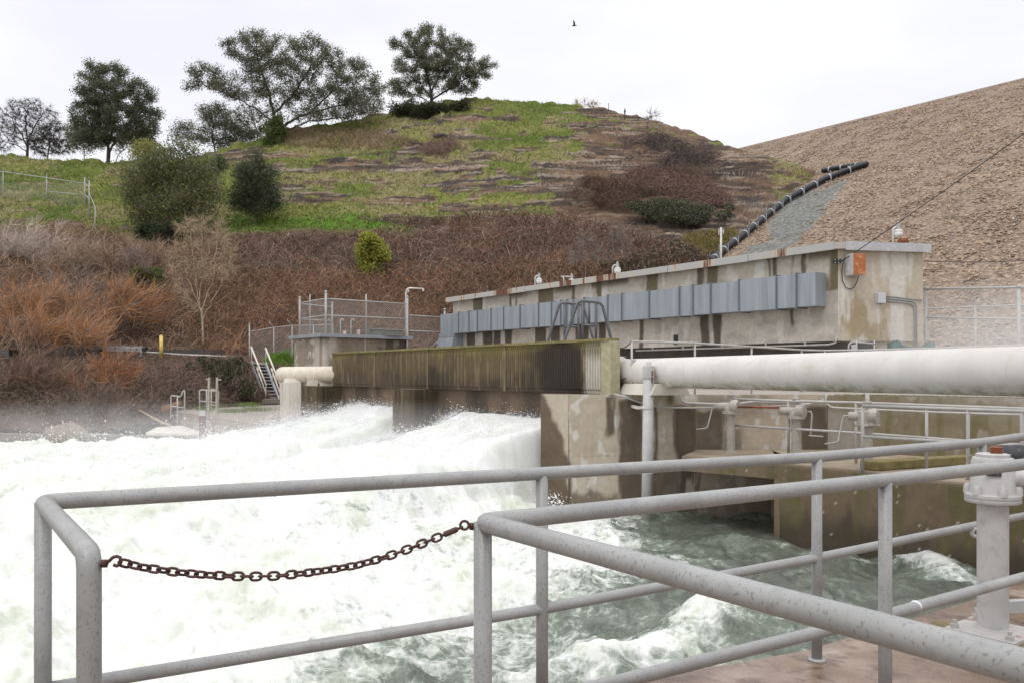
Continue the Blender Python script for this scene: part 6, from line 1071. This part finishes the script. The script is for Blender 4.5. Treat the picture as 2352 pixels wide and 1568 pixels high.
tA, tB = P(1012, 1230, cb_.y - .1), P(1062, 1209, cb_.y - .025); MB().tube([tA, tA.lerp(tB, .15), tA.lerp(tB, .2), tA.lerp(tB, .72), tA.lerp(tB, .78), tB], [.004, .004, .0085, .0085, .004, .004], 10).build('turnbuckle', M['chain_rust'], chn, True)
cpx = [(277, 1290), (330, 1302), (400, 1312), (470, 1319), (540, 1322), (590, 1322.5), (640, 1321), (700, 1315), (760, 1307), (820, 1297), (880, 1280), (940, 1259), (985, 1241), (1012, 1230)]
cpt = [P(x, y, np.interp(x, [277, 1012], [ca.y + .02, tA.y])) for x, y in cpx]; acc = [0.]
for a_, b_ in zip(cpt[:-1], cpt[1:]): acc.append(acc[-1] + (b_ - a_).length)
nl_ = 37; pitch_ = acc[-1] / nl_
def along(s): i = min(max(np.searchsorted(acc, s) - 1, 0), len(cpt) - 2); t_ = (s - acc[i]) / (acc[i + 1] - acc[i]); return cpt[i].lerp(cpt[i + 1], t_)
hl, hw, wr = pitch_ * .5 + .0035, .0098, .0036
lk = [];
for a in np.linspace(-math.pi / 2, math.pi / 2, 7): lk.append(Vector((hl - hw + hw * math.cos(a), hw * math.sin(a), 0)))
for a in np.linspace(math.pi / 2, 3 * math.pi / 2, 7): lk.append(Vector((-hl + hw + hw * math.cos(a), hw * math.sin(a), 0)))
lm = MB().tube(lk, wr, 7, True); link0 = None
for i in range(nl_):
    s = (i + .5) * pitch_; p = along(s); d = (along(min(s + .01, acc[-1])) - along(max(s - .01, 0))).normalized(); tw = (0 if i % 2 == 0 else math.pi / 2) + .5 * math.sin(i * .33) + .25
    r0_ = d.cross(Vector((0, 1, 0))).normalized(); r1_ = d.cross(r0_); ya = r0_ * math.cos(tw) + r1_ * math.sin(tw); za = d.cross(ya)
    if link0 is None: link0 = lm.build('link', M['chain_rust'], None, True); o = link0
    else: o = link0.copy(); COL.objects.link(o)
    o.parent = chn; q = p - ca; o.matrix_local = Matrix(((d.x, ya.x, za.x, q.x), (d.y, ya.y, za.y, q.y), (d.z, ya.z, za.z, q.z), (0, 0, 0, 1)))
# ---- stairs
stt = thing('stairs', P(625, 926, 46.9), 'narrow white metal stairs with paired handrails climbing the bank', 'stairs'); Bl, Tl, Br, Tr = P(611, 925.6, 46.9), P(577, 830, 48.8), P(643.6, 925.6, 46.7), P(610, 833, 48.6); M['stairw'] = m_plain('galvanised_stair_steel', (.50, .52, .56), .45, var=.1)
for a_, b_ in ((Bl, Tl), (Br, Tr)): MB().bar(a_, b_, .05, .20).build('stringer', M['stairw'], stt)
for i in range(12): k = (i + .6) / 12; a_, b_ = Bl.lerp(Tl, k), Br.lerp(Tr, k); MB().bar(a_ + Vector((.05, 0, 0)), b_ - Vector((.05, 0, 0)), .24, .035).build('tread', M['stairw'], stt)
M['handr'] = m_spots('cream_handrail_paint', (.72, .66, .54), (.55, .36, .24), .5, 8, .62)
for a_, b_ in ((Bl, Tl), (Br, Tr)):
    h1, h2 = Vector((.02, 0, 1.02)), Vector((.02, 0, .55)); MB().tube([a_ + h1 + (a_ - b_) * .0, b_ + h1 * .8 + (b_ - a_) * .02], .05, 8).tube([a_ + h2 * .9, a_.lerp(b_, .62) + h2], .042, 8).build('handrail', M['handr'], stt, True)
    for k in (.02, .5, .98): q = a_.lerp(b_, k); MB().tube([q + Vector((0, -.03, -.1)), q + Vector((.02, -.03, .98 if k < .9 else .8))], .026, 6).build('post', M['stairw'], stt, True)
q = P(627, 934, 46.5); tag(MB().box((q.x, q.y, -.05), (1.05, .6, .24)).build('step_block', M['platform'], None, bevel=.02), 'plain concrete footing at the foot of the metal stairs', 'step')
q = P(604, 842, 49.0); tag(MB().box((q.x + .35, q.y + .2, q.z), (1.9, .3, .55)).build('landing_wall', M['platform'], None, bevel=.02), 'short concrete wall at the head of the metal stairs', 'wall')
# ---- left landing: ladder frame, hand rails, post
ld = thing('gauge_ladder', P(492, 950, 32.2), 'tall weathered ladder frame standing on the landing edge', 'ladder'); M['wood'] = m_plain('weathered_grey_green_steel', (.36, .335, .26), .7, var=.2, scale=5)
for x0, x1 in ((480.5, 478.5), (499, 497)): MB().bar(P(x0, 866, 32.2), P(x1, 965, 32.2), .075, .075, (0, 1, 0)).build('rail', M['wood'], ld)
rm = MB()
for y in (893, 897.5, 929, 965): MB().tube([P(481, y, 32.2), P(498, y + .7, 32.2)], .028, 6).build('rung', M['wood'], ld, True)
rm.tube([P(474, 870.5, 32.2), P(482, 870.5, 32.2)], .03, 6).tube([P(499, 871.5, 32.2), P(508, 871.5, 32.2)], .03, 6); rm.build('peg', M['wood'], ld)
MB().box(P(496, 981, 32.1), (.16, .12, .32)).box(P(496.5, 974, 32.1), (.26, .05, .04)).build('foot_bracket', M['wood'], ld)
for pts, posts, mid, Y, lab in (([(392.5, 960), (393, 910), (395, 907.5), (415, 910), (417, 906), (420, 898), (423, 895.5), (424.5, 899), (424, 965)], [(408, 909.5, 975)], ((393, 932), (424, 935.5)), 34, 'thin grey grab rail with a hooked end on the far left sill'), ([(459, 948), (458.5, 899), (460, 895.5), (463, 894.5), (501, 897), (502, 900), (501.5, 950)], [(474.5, 896, 946), (485.5, 897, 945)], ((459, 920), (500, 924)), 33.2, 'thin grey grab rail just behind the tall ladder frame')):
    g = thing('grab_rail', P(pts[0][0], pts[0][1], Y), lab, 'railing'); MB().tube([P(x, y, Y) for x, y in pts], .03, 8).build('top_rail', M['rail_far'], g, True); MB().tube([P(*mid[0], Y), P(*mid[1], Y)], .026, 6).build('mid_rail', M['rail_far'], g, True)
    for x, y0, y1 in posts: MB().tube([P(x, y0, Y), P(x, y1, Y)], .028, 6).build('post', M['rail_far'], g, True)
g = thing('gauge_post', P(465, 990, 31.6), 'dark red steel post with a grey box on top, against the landing wall', 'post'); MB().bar(P(465.5, 954, 31.6), P(465.5, 1000, 31.6), .20, .20, (0, 1, 0)).build('post', m_plain('dark_red_paint', (.13, .04, .035), .7, var=.3), g); MB().box(P(466, 948, 31.6), (.24, .2, .2)).build('cap_box', M['grey_paint'], g, bevel=.01)
lw = thing('sill_wall', P(200, 1010, 31), 'long low grey concrete sill along the far water edge', 'wall'); a_, b_ = P(-260, 998, 33.5), P(585, 997, 30.6); a_.z = b_.z = 0
MB().prism([(a_.x, a_.y), (b_.x, b_.y), (b_.x, b_.y + .5), (a_.x, a_.y + .5)], -3, -.86).build('wall', m_plain('wet_grey_sill_concrete', (.20, .18, .16), .6, var=.25, scale=1.5), lw)
q = [P(335, 994, 33.0), P(555, 994, 31.6), P(520, 987, 34.6), P(440, 984, 36), P(360, 989, 35.5)]; tag(MB().add([Vector((p.x, p.y, z)) for p, z in zip(q, (-.85, -.85, -.8, -.72, -.78))] + [Vector((p.x, p.y, -2)) for p in q], [(0, 1, 2, 3, 4), (0, 5, 6, 1), (1, 6, 7, 2), (2, 7, 8, 3), (3, 8, 9, 4), (4, 9, 5, 0)]).build('apron_slab', m_plain('bleached_concrete', (.60, .57, .50), .8, var=.12), None), 'bleached concrete apron slab at the waterline below the grab rail', 'slab')
def rock(name, c, r, label, mt, seed, sq=(1, 1, .8), cat='boulder'):
    import bmesh as _b
    bm = _b.new(); _b.ops.create_icosphere(bm, subdivisions=4, radius=1); co = np.array([v.co[:] for v in bm.verts]); n_ = fbm(co[:, 0] * 1.6 + seed, co[:, 1] * 1.6, co[:, 2] * 1.6, 4, seed); k = r * (.75 + .5 * n_)
    for v, a in zip(bm.verts, k): v.co = Vector((v.co.x * a * sq[0], v.co.y * a * sq[1], v.co.z * a * sq[2]))
    me = bpy.data.meshes.new(name); bm.to_mesh(me); bm.free(); o = fin(name, me, mt, None, True); o.location = c; return tag(o, label, cat)
rock('boulder', P(155, 1003, 32.6), .85, 'rounded brown boulder at the far left waterline', m_plain('brown_boulder', (.20, .15, .115), .85, var=.25, scale=2, bump=.3), 5, (1.0, .8, .62))
lg = thing('driftwood_log', P(395, 940, 37), 'reddish driftwood log leaning by the hooked grab rail', 'log'); MB().tube([P(373, 943, 36.6), P(390, 937, 37), P(412, 927, 38)], [.17, .19, .15], 10).build('wood', m_plain('driftwood', (.24, .13, .085), .9, var=.3, scale=5, stretch=(1, 1, 1)), lg, True)
lg = thing('fallen_branch', P(360, 965, 36), 'pale fallen branch lying in the brush left of the grab rail', 'branch'); MB().tube([P(318, 940, 36), P(345, 955, 36), P(373, 970, 35.5), P(392, 976, 35)], [.03, .05, .06, .05], 7).build('wood', M['palebark'], lg, True)
# ---- road edge
gr_ = thing('guard_rail', P(250, 806, 47.5), 'dull metal guard rail along the service road at the left', 'guard rail'); M['guard'] = m_plain('dull_zinc_rail', (.40, .41, .42), .45, var=.2, scale=3, metal=.2)
for y, w_ in ((799, .22), (804, .14)): MB().bar(P(120, y - 4, 47.3), P(330, y + 1, 47.5), .05, w_).build('rail', M['guard'], gr_)
MB().tube([P(330, 801, 47.5), P(336, 802, 47.4)], .14, 10).build('end_cap', M['black'], gr_)
for x in (130, 180, 230, 280, 325): MB().bar(P(x, 800, 47.45), P(x, 818, 47.45), .1, .1, (0, 1, 0)).build('post', M['guard'], gr_)
g = thing('kerb_pipe', P(430, 816, 47.6), 'thin pale pipe lying along the road edge right of the guard rail', 'pipe'); MB().tube([P(335, 808, 47.3), P(420, 814, 47.5), P(520, 818, 47.8)], .04, 8).build('pipe', M['white_paint'], g, True)
g = thing('marker_post', P(370.5, 820, 47.3), 'peeling yellow marker post beside the road', 'post'); MB().tube([P(370.5, 822, 47.3), P(370.5, 772, 47.3)], .10, 12).lathe(P(370.5, 772, 47.3), [(.10, 0), (.07, .05), (.01, .07)], 12).build('post', M['yellow'], g, True)
# ---- fence on the left hill
hf_ = thing('hill_fence', hill_at(200, 470), 'galvanised chain-link fence stepping down the left hillside', 'fence'); M['newgalv'] = m_plain('bright_galvanised_steel', (.38, .40, .42), .35, var=.08)
def hpost(x, yt, yb, r=.04, arm=None):
    Y = hill_at(x, yb).y; tp = P(x, yt, Y); mb = MB().tube([P(x, yb + 4, Y), tp], r, 8)
    if arm: mb.tube([tp, tp + Vector(arm)], r * .7, 6)
    mb.build('post', M['newgalv'], hf_, True); return Y
ps = [(-60, 384, 430), (7.5, 393, 455), (107.5, 406, 462), (195, 408, 476), (205, 415, 505), (219, 475, 535)]; Ys_ = [hpost(x, a, b_, .05 if 190 < x < 210 else .035, (0.02, 0, .3) if x < 110 else None) for x, a, b_ in ps]
rm = MB().tube([P(-60, 388, Ys_[0]), P(7.5, 395, Ys_[1]), P(107.5, 409, Ys_[2]), P(195, 422, Ys_[3])], .03, 6).tube([P(108, 440, Ys_[2]), P(195, 448, Ys_[3])], .028, 6).tube([P(195, 422, Ys_[3]), P(205, 430, Ys_[4])], .03, 6).tube([P(195, 447, Ys_[3]), P(205, 457, Ys_[4])], .028, 6).tube([P(206, 447, Ys_[4]), P(219, 476, Ys_[5])], .028, 6)
rm.build('rail', M['newgalv'], hf_, True); cm = MB()
for i in range(3): a_, b_ = P(ps[i][0], 0, Ys_[i]), P(ps[i + 1][0], 0, Ys_[i + 1]); chainlink(cm, a_, b_, H + (HY - ps[i + 1][2]) / FP * Ys_[i + 1], H + (HY - ps[i + 1][1] - 10) / FP * Ys_[i + 1], .2, .006)
cm.build('mesh', M['wire'], hf_)
# ---- black drain pipe on the dam
drp = [(1632, 609), (1662, 582), (1700, 553), (1728, 530), (1755, 507), (1781, 486), (1803, 468), (1845, 445), (1890, 421), (1935, 404), (1965, 393), (1988, 386)]; D3 = [dam_at(x, y) + Vector((0, -.25, .28)) for x, y in drp]; br = [(1990, 385), (1960, 387.5), (1925, 393), (1888, 399.5)]; D4 = [dam_at(x, y) + Vector((0, -.1, .25)) for x, y in br]; D4 = [D3[-1]] + D4[1:]
dp_ = thing('drain_pipe', D3[0], 'long black corrugated drain pipe climbing beside the dam face', 'pipe')
def corr(path, r, pit=.32):
    pts, rs = [], []
    for a_, b_ in zip(path[:-1], path[1:]):
        n_ = max(2, int((b_ - a_).length / (pit / 4)))
        for i in range(n_): pts.append(a_.lerp(b_, i / n_)); rs.append(r * (1.06 if (len(pts) // 2) % 2 else .94))
    pts.append(path[-1]); rs.append(r); return pts, rs
for path, nm in ((D3, 'pipe_run'), (D4, 'pipe_run')): pts, rs = corr(path, .25 if path is D3 else .21); MB().tube(pts, rs, 12).build(nm, M['black'], dp_, True)
acc2 = [0.]
for a_, b_ in zip(D3[:-1], D3[1:]): acc2.append(acc2[-1] + (b_ - a_).length)
def al2(s): i = min(max(np.searchsorted(acc2, s) - 1, 0), len(D3) - 2); t_ = (s - acc2[i]) / (acc2[i + 1] - acc2[i]); return D3[i].lerp(D3[i + 1], t_), (D3[i + 1] - D3[i]).normalized()
for i in range(13):
    q, d = al2(.6 + i * (acc2[-1] - 1.2) / 12.5); MB().lathe(q, [(.26, -.07), (.285, -.06), (.285, .06), (.26, .07)], 14, d).build('strap', M['newgalv'], dp_, True); sd2 = d.cross(Vector((0, 0, 1))).normalized() * .36
    MB().tube([q + sd2 + Vector((0, 0, -.55)), q + sd2 + Vector((0, 0, .38))], .022, 5).tube([q - sd2 + Vector((0, 0, -.5)), q - sd2 + Vector((0, 0, .42))], .022, 5).build('stake', M['newgalv'], dp_)
for k in (.25, .6, .85): i = int(k * 3); q = D4[i].lerp(D4[i + 1], k * 3 - i); d = (D4[i + 1] - D4[i]).normalized(); MB().lathe(q, [(.22, -.08), (.25, -.07), (.25, .07), (.22, .08)], 12, d).build('strap', M['newgalv'], dp_, True); MB().tube([q + Vector((0, -.25, -.8)), q + Vector((0, -.25, .1))], .03, 5).build('stake', M['newgalv'], dp_)
# ---- fence at the foot of the dam
def yardfence(name, label, tops, zb, mids, r, cl=True):
    root = thing(name, (tops[0].x, tops[0].y, zb), label, 'fence', 'chain-link fences at the foot of the dam'); MB().tube(tops, r * .75, 8).build('rail', M['rail_far'], root, True)
    for h in mids: MB().tube([p - Vector((0, 0, h)) for p in tops], r * .7, 8).build('rail', M['rail_far'], root, True)
    return root
ya, yb, yc = P(2126, 664, 25.0), P(2340, 660, 22.5), P(2560, 655, 20.5); yf = yardfence('yard_fence', 'nearer chain-link fence with two rails at the foot of the dam', [ya, yb, yc], 1.03, [.86], .04)
for p in (ya, yb, yc): post(yf, p, 1.03, p.z + .02, .05)
cm = MB(); chainlink(cm, ya, yb, 1.2, ya.z - .02, .12, .004); chainlink(cm, yb, yc, 1.2, yb.z - .02, .12, .004); cm.build('mesh', M['wire'], yf)
za, zb2, zc_ = P(2118, 710, 27.5), P(2240, 705, 26), P(2520, 694, 23); zf = yardfence('yard_fence', 'lower chain-link fence with a slanted barb arm just behind the nearer fence', [za, zb2, zc_], 1.03, [], .035)
post(zf, zb2, 1.03, zb2.z, .035, False, (.12, 0, .26)); post(zf, zc_, 1.03, zc_.z, .035, False, (.12, 0, .26))
# ---- green tarp bundle
rg = np.random.default_rng(4); nu, nv = 40, 26; uu, vv2 = np.meshgrid(np.linspace(0, 1, nu), np.linspace(0, 1, nv)); tx = 2050 + 97 * uu; sagy = 787 + 10 * np.sin(np.pi * np.clip((uu - .1) / .9, 0, 1)) * (1 - vv2 * 0) - 6 * np.exp(-((uu - .95) / .1) ** 2) - 7 * np.exp(-((uu - .12) / .08) ** 2); ty = sagy + (828 - sagy) * vv2
Yt = 23.3 - .35 * np.sin(np.pi * vv2 * .8) + .22 * (fbm(uu * 6, vv2 * 4, 0, 4, 801) - .5); X3 = (tx - CX) / FP * Yt; Z3 = H + (HY - ty) / FP * Yt; v = np.stack([X3, Yt, Z3], -1).reshape(-1, 3); v2_ = v + np.array((.03, .4, -.02)); kq = np.arange(nu * nv).reshape(nv, nu); f1 = np.stack([kq[:-1, :-1], kq[1:, :-1], kq[1:, 1:], kq[:-1, 1:]], -1).reshape(-1, 4); rim = np.concatenate([np.stack([kq[0, :-1], kq[0, 1:], kq[0, 1:] + nu * nv, kq[0, :-1] + nu * nv], -1), np.stack([kq[1:, 0], kq[:-1, 0], kq[:-1, 0] + nu * nv, kq[1:, 0] + nu * nv], -1), np.stack([kq[:-1, -1], kq[1:, -1], kq[1:, -1] + nu * nv, kq[:-1, -1] + nu * nv], -1)])
tag(npmesh('tarp', np.concatenate([v, v2_]), np.concatenate([f1, f1[:, ::-1] + nu * nv, rim]), M['tarp'], None, None, True), 'dark green tarp slung over something behind the railing', 'tarp')
g = thing('pipe_stand', P(1960, 800, 22.6), 'thin grey pipe frame standing at the corner of the building', 'pipe'); MB().tube([P(1949, 830, 22.8), P(1949, 795, 22.8), P(1952, 788, 22.8), P(1960, 785, 22.8), P(2010, 789, 22.9)], .024, 6).tube([P(1967, 830, 22.8), P(1967, 781, 22.8)], .024, 6).tube([P(2008, 830, 22.9), P(2008, 782, 22.9)], .022, 6).build('frame', M['rail_far'], g, True); MB().box(P(1962, 806, 22.7), (.14, .1, .36)).build('box', M['grey_paint'], g)
# ---- hilltop stakes, bird
for x, yt, yb, lab in ((1435, 250, 276, 'thin dark weed stalk standing on the hill skyline, right of the other'), (1398, 238, 256, 'thin bare stake standing on the hill skyline, left of the weed stalk')):
    q = hill_at(x, yb); g = thing('stalk', q, lab, 'stalk'); Y = q.y; mb = MB().tube([P(x, yb + 4, Y), P(x, yt, Y)], .035, 5)
    if x > 1420: mb.tube([P(x, yt + 14, Y), P(x + .3, yt + 7, Y), P(x, yt, Y)], [.04, .11, .03], 6)
    mb.build('stem', M['bark'], g)
for x, y, r_, lab, sd_ in ((1150, 228, .55, 'dark rock lump on the skyline at the grassy summit', 21), (1172, 227, .45, 'dark rock lump right beside the summit lump', 22), (1238, 234, .4, 'dark rock lump on the skyline further down right of the summit', 23), (1010, 312, .5, 'dark flat rock showing in the grass below the rightmost oak', 24)):
    q = hill_at(x, y + 1); rock('rock', q, r_, lab, M['bark'] if False else m_plain('dark_lichen_rock', (.075, .07, .062), .95, var=.3, scale=4), sd_, (1.5, 1, .55), 'rock')
Yb_ = 60; bc = P(1319, 59, Yb_); bd = thing('bird', bc, 'small dark bird flying high in the pale sky', 'bird'); s = Yb_ / FP; M['feather'] = m_plain('dark_feathers', (.03, .027, .026), .7, var=.1)
bm_ = MB().tube([bc + Vector((-5.0 * s, .0, -1.2 * s)), bc + Vector((-4 * s, 0, -1 * s)), bc + Vector((-1.5 * s, 0, -.3 * s)), bc + Vector((1.2 * s, 0, -.5 * s)), bc + Vector((3.2 * s, 0, -.2 * s)), bc + Vector((6 * s, 0, .4 * s))], [.01, .035, .06, .055, .03, .012], 10); bm_.build('body', M['feather'], bd, True)
wn = MB()
for sy, tip in ((-.35, (-3.2, 8.6)), (.4, (-2.2, 6.5))):
    r0_, r1_ = bc + Vector((-2 * s, 0, 0)), bc + Vector((2 * s, 0, 0)); m0_, m1_ = bc + Vector((-2.9 * s, sy * .6, 4.4 * s)), bc + Vector((1.2 * s, sy * .6, 4 * s)); t0 = bc + Vector((tip[0] * s, sy, tip[1] * s)); th = Vector((0, .012, 0))
    wn.add([r0_ - th, r1_ - th, m1_ - th, t0 - th, m0_ - th, r0_ + th, r1_ + th, m1_ + th, t0 + th, m0_ + th], [(0, 1, 2, 4), (4, 2, 3), (5, 9, 7, 6), (9, 8, 7), (0, 5, 6, 1), (1, 6, 7, 2), (2, 7, 8, 3), (3, 8, 9, 4), (4, 9, 5, 0)])
wn.build('wing', M['feather'], bd)
# ---------------------------------------------------------------- drifting mist of the spray
def mist(label, c, rad, dens, seed):
    mb = MB(); nu, nv = 28, 16; vs = []
    for j in range(nv + 1):
        for i in range(nu):
            a, b_ = 2 * math.pi * i / nu, math.pi * j / nv; vs.append((c.x + rad[0] * math.sin(b_) * math.cos(a), c.y + rad[1] * math.sin(b_) * math.sin(a), c.z + rad[2] * math.cos(b_)))
    mb.add(vs, [(j * nu + i, (j + 1) * nu + i, (j + 1) * nu + (i + 1) % nu, j * nu + (i + 1) % nu) for j in range(nv) for i in range(nu)])
    m = bpy.data.materials.new('mist'); m.use_nodes = True; t = m.node_tree; t.nodes.clear(); o_ = N(t, 'ShaderNodeOutputMaterial'); v = N(t, 'ShaderNodeVolumePrincipled'); v.inputs['Color'].default_value = (.95, .95, .96, 1)
    tc_ = N(t, 'ShaderNodeTexCoord'); g = N(t, 'ShaderNodeTexGradient', gradient_type='SPHERICAL'); mp_ = N(t, 'ShaderNodeMapping'); mp_.inputs['Location'].default_value = (-1, -1, -1); mp_.inputs['Scale'].default_value = (2, 2, 2)
    t.links.new(tc_.outputs['Generated'], mp_.inputs[0]); t.links.new(mp_.outputs[0], g.inputs[0])
    nz_ = noise(t, .8, 3, .55); r1 = ramp(t, nz_, [(.35, .35), (.7, 1.3)]); mu = N(t, 'ShaderNodeMath', operation='MULTIPLY'); mu2 = N(t, 'ShaderNodeMath', operation='MULTIPLY'); mu2.inputs[1].default_value = dens
    t.links.new(g.outputs['Fac'], mu.inputs[0]); t.links.new(r1, mu.inputs[1]); t.links.new(mu.outputs[0], mu2.inputs[0]); t.links.new(mu2.outputs[0], v.inputs['Density']); t.links.new(v.outputs[0], o_.inputs['Volume'])
    o = mb.build('mist', m, None, True); tag(o, label, 'mist', None, 'stuff'); return o
SC.cycles.volume_step_rate = 2.5; SC.cycles.volume_max_steps = 64; SC.cycles.volume_bounces = 2
mist('thin spray mist drifting over the chamber at the right', P(2480, 800, 10.8), (3.2, 2.6, 1.1), .34, 1)
mist('thin spray mist hanging over the far left waterline', P(260, 985, 29), (9, 3.5, 1.1), .11, 2)
mist('soft white mist wrapped round the two jets of water', F(7.5, 2.8, -.1), (7.0, 5.4, .95), .14, 3)
